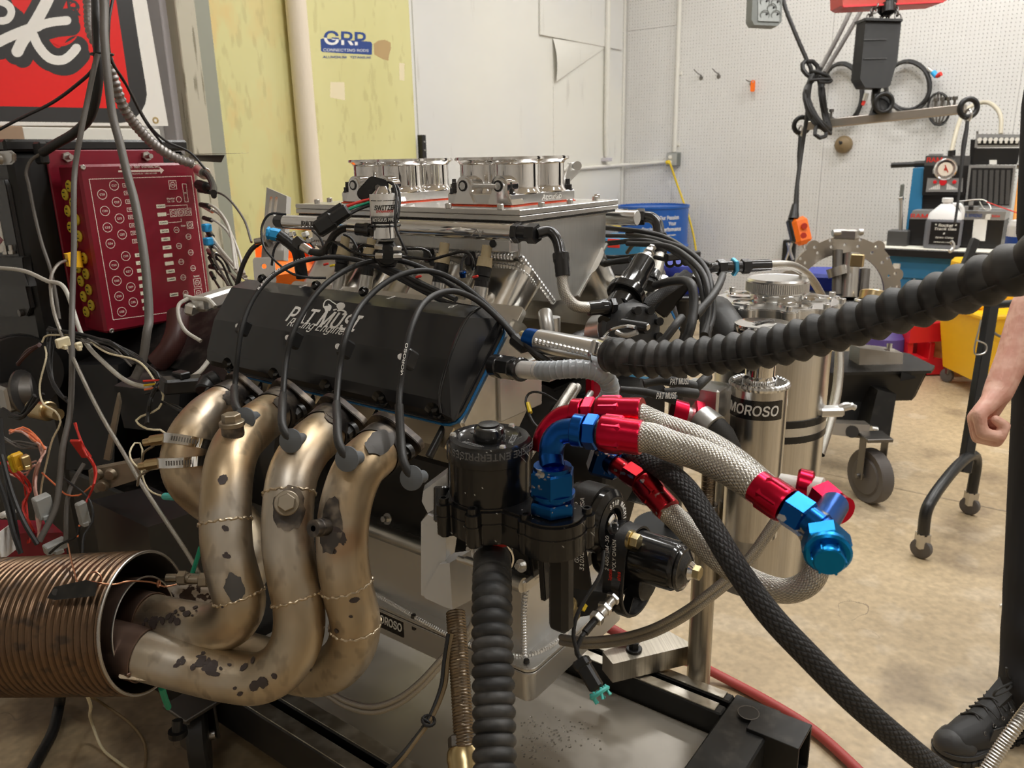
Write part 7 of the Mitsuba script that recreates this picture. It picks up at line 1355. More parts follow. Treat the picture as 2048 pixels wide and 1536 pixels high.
for i in range(4): part(k, 'pin_lead', tube([o - _rr * .04 + _z * (.008 - .006 * i), o - _rr * .07 + _z * (.006 - .008 * i)], .002, 6), ('wire_red', 'cord_yellow', 'wire_orange', 'wire_black')[i])
part(k, 'elbow_plug', cat([cy(L2(1400, 400, 1.40), L2(1360, 480, 1.38), .017, n=16, bev=.003), cy(L2(1450, 380, 1.40), L2(1390, 415, 1.39), .015, n=16, bev=.003), cy(L2(1380, 500, 1.37), L2(1440, 510, 1.37), .014, n=16)]), 'black_plastic')
k = thing('control_box', 'maroon control box with a white label at the left edge under the wires', 'box'); tz = L2(200, 1370, 1.5)[2]
tp = [L2(*c, Z=tz) for c in ((-160, 1330), (330, 1340), (420, 1420), (-160, 1430))]; part(k, 'body', hull(np.vstack([tp, np.array(tp) - [0, 0, .10]])), 'red_console'); part(k, 'label', bx(L2(45, 1480, 1.40), (.045, .002, .05), 0, frame(_z, nz(_r))), 'white_print')
# cables on the floor at the bottom left
for nm, lab, pts, r_, m_ in (('floor_hose', 'thick black hose running down the floor under the exhaust duct', [L3(400, 1000, 1.75), L3(395, 1120, Z=.03), L3(350, 1300, Z=.025), L3(270, 1450, Z=.022), L3(190, 1600, Z=.022), L3(60, 1850, Z=.022)], .0125, 'wire_black'), ('floor_wire', 'pair of cream wires on the floor at the lower left', [L3(560, 1000, 1.5), L3(600, 1100, 1.55), L3(618, 1250, Z=.05), L3(680, 1400, Z=.01), L3(780, 1490, Z=.006), L3(880, 1560, Z=.006)], .0032, 'cream'), ('floor_wire', 'thin brown wire looping on the floor at the lower left', [L3(590, 1050, 1.6), L3(720, 1130, Z=.04), L3(860, 1230, Z=.006), L3(960, 1360, Z=.006), L3(975, 1470, Z=.006), L3(960, 1600, Z=.006)], .0032, 'brown_rubber')):
    solo(nm, lab, 'hose' if 'hose' in nm else 'wire', tube(pts, r_, 12), m_)
# ================================================================ dry sump tank, breather can and what stands behind
k = thing('oil_tank', 'large cylindrical aluminium oil tank with a knurled filler cap', 'tank')
tl, tr = P3(1437, 640, 1.60), P3(1662, 640, 1.60); TC = (tl + tr) / 2 * [1, 1, 0]; RT = np.linalg.norm(tr - tl) / 2 * .985; ztop = P3(1550, 618, 1.49)[2]; TC = TC + _q * .0
part(k, 'wall', lathe([(0, .42), (RT, .42), (RT, ztop - .02), (0, ztop - .02)], TC, _z, 72), 'tank_alu')
lobes = so.unary_union([circ(0, 0, RT * 1.06, 40)] + [sg.Point(RT * 1.10 * math.cos(a), RT * 1.10 * math.sin(a)).buffer(.016) for a in np.arange(10) * math.pi / 5 + .2]).buffer(-.012).buffer(.012).buffer(.010).buffer(-.010)
part(k, 'lower_ring', prism(lobes, TC + a3(0, 0, ztop - .034), (1, 0, 0), (0, 1, 0), .015, .002), 'alu'); lid_ = part(k, 'lid', prism(lobes, TC + a3(0, 0, ztop - .018), (1, 0, 0), (0, 1, 0), .018, .002), 'alu')
for a in np.arange(10) * math.pi / 5 + .2:
    o = TC + a3(RT * 1.10 * math.cos(a), RT * 1.10 * math.sin(a), ztop); screw(o, _z, .0065, .009, 'alu', lid_)
for a in np.arange(5) * 2 * math.pi / 5 + .5:
    o = TC + a3(RT * .66 * math.cos(a), RT * .66 * math.sin(a), ztop - .001); part(lid_, 'lid_pocket', lathe([(.030, 0), (.033, .0), (.033, .004), (.030, .004), (.029, .0012), (0, .0012)], o, _z, 36), 'alu_polished')
cap = part(k, 'filler_cap', lathe([(0, 0), (RT * .44, 0), (RT * .46, .004), (RT * .46, .012), (RT * .53, .016), (RT * .53, .040), (RT * .50, .044), (RT * .44, .042), (0, .0425)], TC + a3(0, 0, ztop), _z, 90), 'alu', 'knurled filler cap')
part(cap, 'knurl', prism(so.unary_union([circ(0, 0, RT * .53, 60)] + [circ(RT * .53 * math.cos(a), RT * .53 * math.sin(a), .0016, 3) for a in np.arange(90) * 2 * math.pi / 90]), TC + a3(0, 0, ztop + .019), (1, 0, 0), (0, 1, 0), .018), 'alu')
for y_ in (845, 880):
    z_ = P3(1560, y_, 1.5)[2] - .02; part(k, 'band', pipe_open(TC + a3(0, 0, z_ - .007), TC + a3(0, 0, z_ + .007), RT + .003, .003, 64), 'black_satin', 'black rubber lined tank band')
z_ = P3(1560, 862, 1.5)[2] - .02; part(k, 'strap', pipe_open(TC + a3(0, 0, z_ - .012), TC + a3(0, 0, z_ + .012), RT + .0022, .002, 64), 'alu_satin')
o = P3(1660, 822, 1.58); part(k, 'clamp', cat([bx(o, (.03, .05, .018), .004, frame(_z, _r)), cy(o - _q * .0, o + _r * .045 + _z * .01, .007), tube([o + _r * .01, o + _r * .03 + _z * .012, o + _r * .05 + _z * .006], .006, 10)]), 'alu_satin')
part(k, 'mount', cat([bx(G(175, 940, 1.42), (.07, .05, .06), .004), bx(G(250, 1000, 1.45), (.12, .04, .10), .004)]), 'alu_satin', 'machined aluminium tank mount'); part(k, 'mount_bolt', cy(G(180, 905, 1.40), G(180, 922, 1.40), .008), 'black_satin')
part(k, 'tank_fittings', cat([cy(G(-20, 1010, 1.36), G(60, 1030, 1.36), .024, n=24), hexa(G(95, 1040, 1.36), G(160, 1055, 1.36), .028)]), 'red_anodised'); part(k, 'tank_fitting_steel', cat([cy(G(55, 1030, 1.37), G(100, 1042, 1.37), .017), cy(G(150, 1050, 1.35), G(230, 1110, 1.33), .026)]), 'alu_satin'); part(k, 'suction_hose', tube([G(200, 1085, 1.34), G(280, 1180, 1.34), G(310, 1300, 1.36)], .026, 18), 'rubber')
part(k, 'outlet_elbow', tube([G(240, 430, 1.55), G(280, 500, 1.45), G(350, 600, 1.42)], .035, 20), 'rubber')
part(k, 'support', cy((POST[0], POST[1], .72), (TC[0], TC[1], .72), .016), 'steel_dark')
k = thing('breather_can', 'narrow aluminium breather can with chrome filter, in front of the oil tank', 'breather can')
bl_, br_ = P3(1459, 830, 1.42), P3(1570, 830, 1.42); BC = (bl_ + br_) / 2 * [1, 1, 0]; RB = np.linalg.norm(br_ - bl_) / 2; zbt = P3(1515, 765, 1.40)[2]; zbb = P3(1515, 990, 1.40)[2]
part(k, 'wall', lathe([(0, zbb - .1), (RB, zbb - .1), (RB, zbt - .006), (RB - .006, zbt), (0, zbt)], BC, _z, 64), 'tank_alu')
aa = np.linspace(0, 2 * math.pi, 140, endpoint=False); part(k, 'weld_bead', tube(BC + np.stack([np.cos(aa) * (RB - .003), np.sin(aa) * (RB - .003), np.full(140, zbt - .002)], 1), .0052 + .0014 * np.abs(np.sin(aa * 17)), 8, raw=True, closed=True), 'alu')
part(k, 'neck', lathe([(.028, 0), (.030, .0), (.030, .01), (.026, .014), (.026, .06), (0, .06)], BC + a3(0, 0, zbt), _z, 40), 'chrome')
zf0 = P3(1515, 690, 1.40)[2]; zf1 = P3(1515, 640, 1.40)[2]
part(k, 'filter', lathe([(0, zbt + .05), (RB * .86, zbt + .05)] + [(RB * .86, zf1 - .012), (RB * .97, zf1 - .012), (RB * 1.0, zf1 - .006), (RB * .97, zf1), (0, zf1 + .002)], BC, _z, 64), 'chrome', 'chrome topped filter')
n_ = 60; part(k, 'bracket', cy(BC + a3(0, 0, zbb + .02), TC + a3(0, 0, zbb + .02), .012), 'alu_satin'); part(k, 'filter_mesh', cat([cy(BC + a3(RB * .88 * math.cos(a), RB * .88 * math.sin(a), zbt + .05), BC + a3(RB * .88 * math.cos(a), RB * .88 * math.sin(a), zf1 - .012), .0022, n=6) for a in np.arange(n_) * 2 * math.pi / n_]), 'steel', 'pleated filter mesh', True, 'stuff')
fo = BC + a3(0, 0, zf1 + .0022); part(k, 'top_print', cat([lettering('MOROSO', fo, nz(_r + _q * .6), nz(_q - _r * .6), .045, .011)]), 'steel_dark')
tow2 = nz(EYE * [1, 1, 0] - BC); rg2 = np.cross(_z, tow2); zl = P3(1510, 808, 1.40)[2] - .002
a_l = nz(tow2 - rg2 * .12); r_l = np.cross(_z, a_l)
part(k, 'label', wrap_poly(sg.box(-.058, -.0155, .050, .0155).buffer(.002), BC + a_l * RB + a3(0, 0, zl), r_l, _z, RB), 'black_gloss')
q_ = text('MOROSO', .1, (0, 0, 0), (1, 0, 0), (0, 1, 0), .0006, True, .12); v = q_.vertices.copy(); v[:, 0] *= .094 / np.ptp(v[:, 0]); v[:, 1] *= .019 / np.ptp(v[:, 1]); a_ = (v[:, 0] - .004) / RB; rd = RB + .0012 + v[:, 2]
part(k, 'label_lettering', TM(BC + np.sin(a_)[:, None] * rd[:, None] * r_l + np.cos(a_)[:, None] * rd[:, None] * a_l + (zl + v[:, 1:2]) * _z, q_.faces), 'white_print')
# oil line on top of the tank: black fittings with blue ring, braided hose round the right side
k = thing('oil_hose', 'steel braided hose with black and blue fittings looping over the oil tank', 'hose')
f0, f1 = Fc(1480, 190, 1.50), Fc(1840, 170, 1.52); ax = f1 - f0
for t0, t1, r_, m_, hx in ((0, .16, .0145, 'black_fitting', 1), (.16, .30, .012, 'black_fitting', 0), (.28, .36, .016, 'cyan_ring', 1), (.36, .46, .0105, 'black_satin', 0), (.46, .62, .0135, 'black_fitting', 1), (.62, 1.0, .0115, 'black_fitting', 0)): part(k, 'fitting', (hexa if hx else cy)(f0 + ax * t0, f0 + ax * t1, r_), m_)
part(k, 'elbow', tube([f0 + ax * .02, Fc(1440, 190, 1.49), Fc(1380, 230, 1.47), Fc(1330, 280, 1.44)], .0108, 16, .004), 'black_fitting'); hose_end(k, Fc(1345, 262, 1.45), Fc(1290, 300, 1.42) - Fc(1345, 262, 1.45), .0108, nut=False, L=.03)
hose(k, 'braid', [f1 - ax * .05, Fc(1950, 170, 1.53), G(730, 170, 1.58), G(830, 270, 1.70), G(930, 480, 1.76), G(965, 640, 1.74), G(960, 850, 1.72), G(930, 1010, 1.70), G(890, 1150, 1.68), G(855, 1260, 1.66)], .0085, 'braid_fine'); hose(k, 'braid', [G(960, 640, 1.78), G(945, 850, 1.76), G(915, 1000, 1.74), G(890, 1080, 1.72)], .0075, 'braid_fine')
# engine plate on posts
k = thing('engine_plate', 'arched steel engine plate with bolt holes behind the oil tank', 'plate')
pcx, pcy, dE = 1680, 592, 3.3
def pe(x, y): return P3(x, y, dE)
o = pe(pcx, pcy); ux_ = nz(_r); uy_ = nz(_z); mpp = dE / F
th_ = np.linspace(math.radians(-12), math.radians(192), 60); outer = [(118 * math.cos(a) * (1 + .03 * math.sin(a * 9)), 118 * math.sin(a)) for a in th_]; inner = [(88 * math.cos(a), 84 * math.sin(a)) for a in th_[::-1]]
g_ = sg.Polygon([(x * mpp, y * mpp) for x, y in outer + inner]); g_ = so.unary_union([g_] + [sg.Point(116 * mpp * math.cos(a), 116 * mpp * math.sin(a)).buffer(13 * mpp) for a in np.radians([20, 55, 90, 122, 160])])
g_ = g_.difference(so.unary_union([sg.Point(r_ * mpp * math.cos(a), r_ * mpp * math.sin(a)).buffer(3.2 * mpp) for r_ in (101, 114) for a in np.radians([8, 22, 40, 57, 75, 90, 105, 121, 138, 158, 172])]))
part(k, 'plate', prism(g_, o, ux_, uy_, -.012, .001), 'steel_plate'); part(k, 'foot', cat([bx(pe(1585, 615), (.05, .05, .12), .004), bx(pe(1776, 622), (.05, .05, .12), .004)]), 'steel_dark')
# engine stand with posts, beam, box frame, caster, drain pan
k = thing('engine_stand', 'steel engine stand with posts, black box frame and one large caster', 'engine stand')
def pG(x, y, d): return G(x, y, d)
for c0, c1, r_, m_ in (((955, 60), (950, 320), .02, 'steel_dark'), ((1035, 80), (1020, 340), .034, 'steel'), ((1115, 170), (1100, 360), .02, 'steel_dark'), ((940, 160), (955, 210), .036, 'steel')): part(k, 'post', cy(pG(*c0, 3.2), pG(*c1, 3.2), r_, n=20), m_)
part(k, 'head', cat([bx(at(1693, 468, d=3.15), (.09, .05, .04), .006), cy(at(1665, 466, d=3.15), at(1725, 464, d=3.15), .014)]), 'steel'); part(k, 'brass_fitting', cy(pG(1165, 300, 3.1), pG(1155, 360, 3.1), .05, n=20, bev=.004), 'bolt_brass'); part(k, 'clip', bx(pG(1070, 120, 3.1), (.05, .02, .05), .004), 'bolt_brass'); part(k, 'spring', ring(pG(1110, 355, 3.1), _z, .03, .008, 20, 8), 'alu')
part(k, 'deck', cat([bx(pG(1020, 385, 3.2), (.55, .35, .05), .006)]), 'black_dusty')
bm = [pG(*c, 3.26) for c in ((1085, 635), (1340, 665), (1335, 760), (1080, 735))]; part(k, 'beam', hull(np.vstack([bm, np.array(bm) + _q * .10])), 'steel_plate', 'bare steel square beam'); part(k, 'beam_bolt', cat([hexa(pG(1255, 660, 3.30), pG(1257, 640, 3.30), .022), cy(pG(1256, 645, 3.30), pG(1260, 608, 3.30), .011)]), 'zinc')
part(k, 'beam_post', bx(pG(1220, 740, 3.36), (.05, .05, .12), .004), 'steel_plate')
bm = [pG(*c, 3.24) for c in ((960, 865), (1205, 895), (1200, 1085), (940, 1060))]; part(k, 'frame_box', hull(np.vstack([bm, np.array(bm) + _q * .3])), 'black_dusty'); bm = [pG(*c, 3.14) for c in ((1190, 880), (1300, 905), (1255, 1190), (1120, 1170), (1195, 1090))]; part(k, 'leg', hull(np.vstack([bm, np.array(bm) + _q * .12])), 'black_dusty')
bm = [pG(*c, 3.06) for c in ((925, 1075), (1145, 1085), (1135, 1170), (910, 1140))]; part(k, 'cross_tube', hull(np.vstack([bm, np.array(bm) + _q * .05])), 'steel_plate', 'bare steel cross tube'); part(k, 'cross_tube_hole', cy(pG(1040, 1125, 3.06), pG(1040, 1125, 3.05), .024, n=24), 'duct_inside'); part(k, 'tube_nut', cat([cy(pG(1150, 1110, 3.12), pG(1185, 1115, 3.12), .014), cy(pG(1150, 1150, 3.12), pG(1185, 1155, 3.12), .014)]), 'zinc')
wc = pG(1150, 1340, 3.06); wc[2] = .105; part(k, 'wheel', lathe([(0, -.028), (.07, -.028), (.075, -.022), (.102, -.026), (.107, -.018), (.107, .018), (.102, .026), (.075, .022), (.07, .028), (0, .028)], wc, nz(_r + _q * .25), 40), 'tyre_grey'); part(k, 'axle', cy(wc - _r * .055, wc + _r * .055, .010), 'steel_dark')
for s in (-1, 1): part(k, 'fork', bx(wc + _r * .042 * s + a3(0, 0, .075), (.006, .05, .17), .002, np.stack([_r, _q, _z], 1)), 'steel_dark')
part(k, 'fork_top', bx(wc + a3(0, 0, .16), (.10, .10, .015), .003, np.stack([_r, _q, _z], 1)), 'steel_dark')
pn0 = pG(1195, 760, 3.18); R3 = np.stack([_r, _q, _z], 1); zt_ = pG(1195, 775, 3.18)[2]
def loft(rects, c, R): return hull(np.vstack([[c + R @ a3(x * sx, y * sy, z) for x in (-1, 1) for y in (-1, 1) for k2 in (0, 1) for sx, sy in [((sx0, sy0 * .6) if k2 else (sx0 * .8, sy0))]] for sx0, sy0, z in rects]))
pc_ = a3(pn0[0], pn0[1], zt_); m_o = loft([(.235, .16, 0), (.20, .13, -.13)], pc_ + _q * .15, R3)
solo('drain_pan', 'black plastic drain pan with a pour spout on the engine stand', 'pan', cat([m_o, loft([(.25, .175, .008), (.25, .175, -.004)], pc_ + _q * .15, R3), hull([pG(1330, 775, 3.14), pG(1400, 795, 3.12), pG(1415, 800, 3.12), pG(1410, 812, 3.12), pG(1320, 830, 3.14), pG(1340, 785, 3.30)])]), 'black_plastic')
# red plastic bucket seat, brown drum, yellow mop bucket
o = at(1835, 742, Z=0) - _q * .12; k = thing('red_bin', 'red plastic open-front bin on the floor in front of the bench', 'bin'); s_ = 4.9 / F
rb = lambda x, y, dq=0: o + _r * ((x - 1835) * s_) + _q * dq + _z * ((738 - y) * s_ * 1.03)
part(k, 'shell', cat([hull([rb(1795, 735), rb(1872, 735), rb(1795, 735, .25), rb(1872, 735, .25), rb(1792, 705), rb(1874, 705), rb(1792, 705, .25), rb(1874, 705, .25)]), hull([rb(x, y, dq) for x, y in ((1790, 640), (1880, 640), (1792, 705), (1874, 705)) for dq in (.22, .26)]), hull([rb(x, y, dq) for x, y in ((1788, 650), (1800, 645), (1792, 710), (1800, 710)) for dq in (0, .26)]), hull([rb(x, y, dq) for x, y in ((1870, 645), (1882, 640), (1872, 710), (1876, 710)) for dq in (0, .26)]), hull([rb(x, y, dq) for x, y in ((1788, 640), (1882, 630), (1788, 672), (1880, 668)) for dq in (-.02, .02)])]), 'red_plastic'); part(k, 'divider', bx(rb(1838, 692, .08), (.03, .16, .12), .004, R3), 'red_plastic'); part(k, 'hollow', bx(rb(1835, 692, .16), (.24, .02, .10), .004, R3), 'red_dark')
o = at(1905, 748, Z=0) + _q * .05; solo('plastic_drum', 'dusty brown plastic drum between the red bin and the yellow mop bucket', 'drum', lathe([(0, 0), (.11, 0), (.115, .02), (.12, .12), (.114, .14), (.12, .16), (.12, .30), (.10, .36), (.05, .38), (0, .38)], o, _z, 36), 'brown_drum')
o = at(1968, 778, Z=0); k = thing('mop_bucket', 'yellow wheeled mop bucket behind the person', 'mop bucket')
part(k, 'tub', cat([hull([o + R3 @ a3(x, y, z) for x0, y0, z in ((.15, .18, .09), (.20, .22, .46)) for x in (-x0, x0) for y in (-y0, y0)])]), 'yellow_paint'); part(k, 'rim', bx(o + a3(0, 0, .46), (.43, .47, .03), .01, R3), 'yellow_paint'); part(k, 'wringer', cat([bx(o + R3 @ a3(-.02, .08, .60), (.34, .22, .26), .02, R3), bx(o + R3 @ a3(-.14, -.05, .58), (.05, .10, .2), .01, R3)]), 'yellow_paint'); part(k, 'handle', tube([o + R3 @ a3(-.17, -.2, .42), o + R3 @ a3(-.1, -.24, .36), o + R3 @ a3(.17, -.2, .42)], .007, 10), 'steel_dark')
for x, y in ((-.13, -.16), (.13, -.16), (-.13, .16), (.13, .16)):
    c_ = o + R3 @ a3(x, y, .04); part(k, 'caster', lathe([(0, -.013), (.034, -.013), (.04, -.009), (.04, .009), (.034, .013), (0, .013)], c_, nz(_r * .9 + _q * .4), 24), 'tyre_grey'); part(k, 'caster_fork', bx(c_ + a3(0, 0, .035), (.03, .05, .05), .004, R3), 'steel_dark')
solo('purple_jug', 'dark purple plastic jug beside the engine stand, under the big hose', 'jug', lathe([(0, 0), (.11, 0), (.12, .03), (.12, .22), (.05, .30), (.04, .34), (0, .34)], at(1762, 742, Z=0) + a3(0, 0, 0), _z, 32), 'purple_plastic')
# rolling pipe stand
k = thing('pipe_stand', 'black steel rolling stand with two small casters', 'stand')
p0, p1 = at(1840, 1115, Z=0), at(1937, 1028, Z=0); mid = at(1905, 1100, Z=0) * .0 + (p0 * .45 + p1 * .55); ds = nz(p1 - p0)
part(k, 'foot', tube([p0 + a3(0, 0, .085), p0 + a3(0, 0, .17), p0 + ds * .05 + a3(0, 0, .205), mid + a3(0, 0, .255), p1 - ds * .05 + a3(0, 0, .25), p1 + a3(0, 0, .21), p1 + a3(0, 0, .085)], .019, 12, .015), 'black_satin')
pt_ = P3(1985, 600, 2.83); pb2 = P3(1928, 945, 2.83)
part(k, 'post', cat([bx((pt_ + pb2) / 2, (.036, .036, np.linalg.norm(pt_ - pb2)), .003, frame(pt_ - pb2, _q))]), 'black_satin'); part(k, 'cross_bar', cy(pt_ + (pb2 - pt_) * .03 - _r * .02, pt_ + _r * .35, .014), 'black_satin'); part(k, 'wire_wrap', tube([P3(1952, 680, 2.8), P3(1972, 690, 2.8), P3(1970, 705, 2.8), P3(1950, 708, 2.8), P3(1962, 640, 2.8)], .003, 6), 'steel')
for p_ in (p0, p1):
    part(k, 'caster', lathe([(0, -.012), (.028, -.012), (.034, -.009), (.035, 0), (.034, .009), (.028, .012), (0, .012)], p_ + a3(0, 0, .035), nz(_r * .75 + _q * .6), 28), 'tyre_grey'); part(k, 'caster_fork', hull([p_ + R3 @ a3(x, y, z) for x in (-.018, .018) for y in (-.018, .018) for z in (.04, .09)]), 'steel')
part(k, 'lever', bx((P3(1951, 478, 2.9) + P3(1915, 570, 2.9)) / 2, (.03, .02, np.linalg.norm(P3(1951, 478, 2.9) - P3(1915, 570, 2.9))), .003, frame(P3(1951, 478, 2.9) - P3(1915, 570, 2.9), _q)), 'black_satin'); part(k, 'lever_link', cy(P3(1915, 570, 2.9), pt_, .012), 'black_satin')
def setz0(p): return a3(p[0], p[1], 0)
# blue drum
o = at(1307, 410, Z=.92); dR = .285; k = thing('oil_drum', 'blue steel drum with white lettering in the far corner', 'drum')
part(k, 'body', lathe([(0, 0), (dR, 0), (dR + .006, .01), (dR, .02), (dR, .28), (dR + .012, .295), (dR, .31), (dR, .58), (dR + .012, .595), (dR, .61), (dR, .895), (dR + .008, .905), (dR + .008, .92), (dR - .004, .92), (dR - .006, .905), (0, .905)], (o[0], o[1], 0), _z, 64), 'blue_drum')
DC = a3(o[0], o[1], 0); tw3 = nz(-DC); rg3 = np.cross(_z, tw3); lo_ = at(1330, 445, d=6.6)
def drumtext(s, px_, py_, wd, hg):
    q_ = text(s, .1, (0, 0, 0), (1, 0, 0), (0, 1, 0), .001, True); v = q_.vertices.copy(); v[:, 0] *= wd / np.ptp(v[:, 0]); v[:, 1] *= hg / np.ptp(v[:, 1]); pz_ = at(px_, py_, d=6.2)[2]; a0 = math.asin(np.clip((px_ - 1307) / 66, -.95, .95)); a_ = v[:, 0] / dR + a0; rd = dR + .002 + v[:, 2]
    part('oil_drum', 'lettering', TM(DC + np.sin(a_)[:, None] * rd[:, None] * rg3 + np.cos(a_)[:, None] * rd[:, None] * tw3 + (pz_ + v[:, 1:2]) * _z, q_.faces), 'white_print')
for s, x, y, w_, h_ in (('Our Passion', 1337, 437, .17, .032), ('Your', 1342, 449, .07, .03), ('Racing', 1300, 461, .11, .035), ('Performance', 1342, 461, .18, .032), ('sunocoracing.com', 1335, 473, .14, .014)): drumtext(s.replace('sunocoracing.com', 'racefuel.com'), x, y, w_, h_)
o2 = at(1262, 478, d=4.6); k = thing('blue_crate', 'blue plastic bin with cartons and a yellow lid behind the plenum', 'crate'); part(k, 'bin', cat([b2(at(1255, 495, d=4.6) - a3(.17, .15, 0) - _z * at(1255, 495, d=4.6)[2], at(1255, 495, d=4.6) + a3(.17, .15, .06), .01), bx(at(1255, 475, d=4.6), (.36, .32, .015), .004)]), 'blue_paint'); part(k, 'carton', bx(at(1270, 482, d=4.5), (.10, .08, .08), .003), 'carton'); part(k, 'carton', bx(at(1232, 486, d=4.5), (.08, .06, .05), .003), 'wire_red'); part(k, 'lid', lathe([(0, 0), (.05, 0), (.05, .02), (0, .025)], at(1225, 458, d=4.6), _z, 20), 'cord_yellow')
o = at(1365, 545, d=2.6); solo('blue_tub', 'dark blue tub seen behind the distributor leads', 'tub', lathe([(0, -.06), (.07, -.06), (.08, 0), (.088, .0), (.088, .015), (.08, .03), (0, .034)], o, _z, 32), 'blue_lid'); solo('stool', 'black round stool under the dark blue tub', 'stool', cat([cy(o - _z * .075, o - _z * .06, .12, n=32, bev=.004), cy(o - _z * .075, setz0(o), .03), cy(setz0(o), setz0(o) + _z * .03, .14, n=32)]), 'black_satin'); solo('blue_pail', 'dark blue pail lid beside the engine plate', 'pail', lathe([(0, -.2), (.11, -.2), (.125, 0), (.13, .02), (.12, .035), (0, .035)], G(885, 225, 3.5), _z, 32), 'blue_lid')
k = thing('tool_board', 'black tool holder with pliers hanging low on the pegboard', 'tool holder'); part(k, 'board', b2(at(1566, 480, Y=YW - .05), at(1590, 525, Y=YW - .01), .004), 'black_satin'); part(k, 'pliers', cat([tube([at(1575, 485, Y=YW - .06), at(1578, 500, Y=YW - .06), at(1572, 520, Y=YW - .06)], .012, 8), tube([at(1583, 485, Y=YW - .06), at(1580, 500, Y=YW - .06), at(1586, 520, Y=YW - .06)], .012, 8)]), 'alu'); part(k, 'red_grip', tube([at(1592, 478, Y=YW - .06), at(1608, 482, Y=YW - .06), at(1618, 480, Y=YW - .06)], .018, 8), 'wire_red')
# ---------------------------------------------------------------- hoist, spreader bar, slings and hanging leads
k = thing('electrical_box', 'grey steel electrical box hanging at the top', 'electrical box'); e_ = [Hc(*c, 3.9) for c in ((205, 0), (395, 0), (385, 160), (365, 178), (195, 165), (185, 130))]
bw = lambda x, y, dq=0: Hc(x, y, 3.9) + _q * dq
part(k, 'box', hull(np.vstack([[bw(x, y, dq) for x, y in ((190, -60), (395, -60), (388, 150), (360, 178), (200, 170), (182, 135))] for dq in (0, .10)])), 'grey_box'); part(k, 'cover', hull([bw(x, y, dq) for x, y in ((225, -50), (380, -50), (370, 150), (225, 145)) for dq in (-.006, 0)]), 'grey_plate')
for x, y in ((270, 15), (345, 20), (270, 105), (345, 105), (318, 60)): part(k, 'knockout', ring(bw(x, y, -.008), _q, .022, .0022, 20, 6), 'grey_box'); part(k, 'knockout_dot', cy(bw(x + 12, y - 6, -.008), bw(x + 12, y - 6, -.010), .005, n=8), 'black_satin')
k = thing('hoist', 'red hoist beam at the top edge with a black chain bag', 'hoist'); zb_ = 4.0
part(k, 'beam', hull(np.vstack([[Hc(x, y, zb_) + _q * dq for x, y in ((803, -80), (1525, -80), (1520, 2), (1480, 22), (840, 52), (806, 35))] for dq in (0, .16)])), 'red_hoist'); part(k, 'beam_lip', hull([Hc(x, y, zb_ - .01) + _q * dq for x, y in ((806, 36), (1500, 8), (1498, 16), (815, 50)) for dq in (0, .02)]), 'red_plastic')
part(k, 'hook_block', cat([bx(Hc(1115, 0, 4.02), (.09, .06, .14), .02), cy(Hc(1120, 20, 4.0), Hc(1120, 85, 4.0), .03)]), 'black_satin')
bag = [(965, 130), (1210, 130), (1180, 420), (1130, 590), (1080, 605), (960, 600), (925, 540), (950, 330)]
part(k, 'chain_bag', hull(np.vstack([[Hc(x, y, 4.0 + .0) + _q * dq for x, y in bag] for dq in (0, .11)])), 'black_matte', 'black chain bag', smooth=60); part(k, 'bag_rim', hull([Hc(x, y, 3.99) + _q * dq for x, y in ((960, 122), (1216, 130), (1214, 146), (962, 140)) for dq in (-.006, .13)]), 'black_satin')
for y in (270, 400): part(k, 'bag_seam', hull([Hc(x, yy, 3.995) + _q * dq for x, yy in ((955 - (y - 270) * .06, y), (1110, y - 3), (1110, y), (955, y + 4)) for dq in (-.003, .001)]), 'grey_dark')
def chain(a_, b_, n, w_=.016, r_=.0042):
    ms = []
    for i in range(n):
        p_ = a_ + (b_ - a_) * ((i + .5) / n); t_ = nz(b_ - a_); L_ = np.linalg.norm(b_ - a_) / n * .78; s_ = _r if i % 2 else _q; s_ = nz(s_ - t_ * np.dot(s_, t_)); loop = [p_ + t_ * L_ * math.sin(q) + s_ * w_ * math.cos(q) for q in np.arange(12) * math.pi / 6]; part(k, 'chain_link', tube(np.array(loop), r_, 6, raw=True, closed=True), 'steel_dark')
chain(Hc(1040, 35, 4.0), Hc(985, 130, 4.0), 4); chain(Hc(1150, 20, 4.0), Hc(1190, 128, 4.0), 4); chain(Hc(1085, 55, 4.05), Hc(1085, 130, 4.05), 4); chain(Hc(1115, 70, 4.05), Hc(1115, 128, 4.05), 3)
k = thing('spreader_bar', 'steel lifting bar hanging below the chain bag', 'lifting bar'); s0, s1 = Hc(560, 862, 4.35), Hc(1650, 745, 3.85)
f_ = frame(s1 - s0, _z); part(k, 'bar', bx((s0 + s1) / 2, (.045, .045, np.linalg.norm(s1 - s0)), .004, f_), 'steel_plate'); part(k, 'lug', hull([Hc(x, y, 4.05) + _q * dq for x, y in ((1000, 790), (1145, 770), (1125, 690), (1100, 655), (1055, 660), (1030, 700)) for dq in (0, .03)]), 'black_satin'); part(k, 'hook', cat([tube([Hc(1040, 600, 4.06), Hc(1030, 680, 4.06), Hc(1045, 760, 4.06)], .022, 10), ring(Hc(1085, 705, 4.03), _q, .045, .012, 24, 8)]), 'black_satin')
for x, y, d in ((1668, 740, 3.84), (525, 858, 4.36)): part(k, 'end_ring', ring(Hc(x, y, d), _q, .042, .013, 24, 8), 'black_satin')
for x, y in ((685, 790), (725, 795), (1440, 725), (1485, 720), (1525, 718), (1568, 715)): o = Hc(x, y + 20, 4.3 - (x - 600) / 1100 * .45); part(k, 'peg', cat([cy(o - _z * .02, o + _z * .05, .006), cy(o + _z * .035, o + _z * .05, .013)]), 'steel_dark')
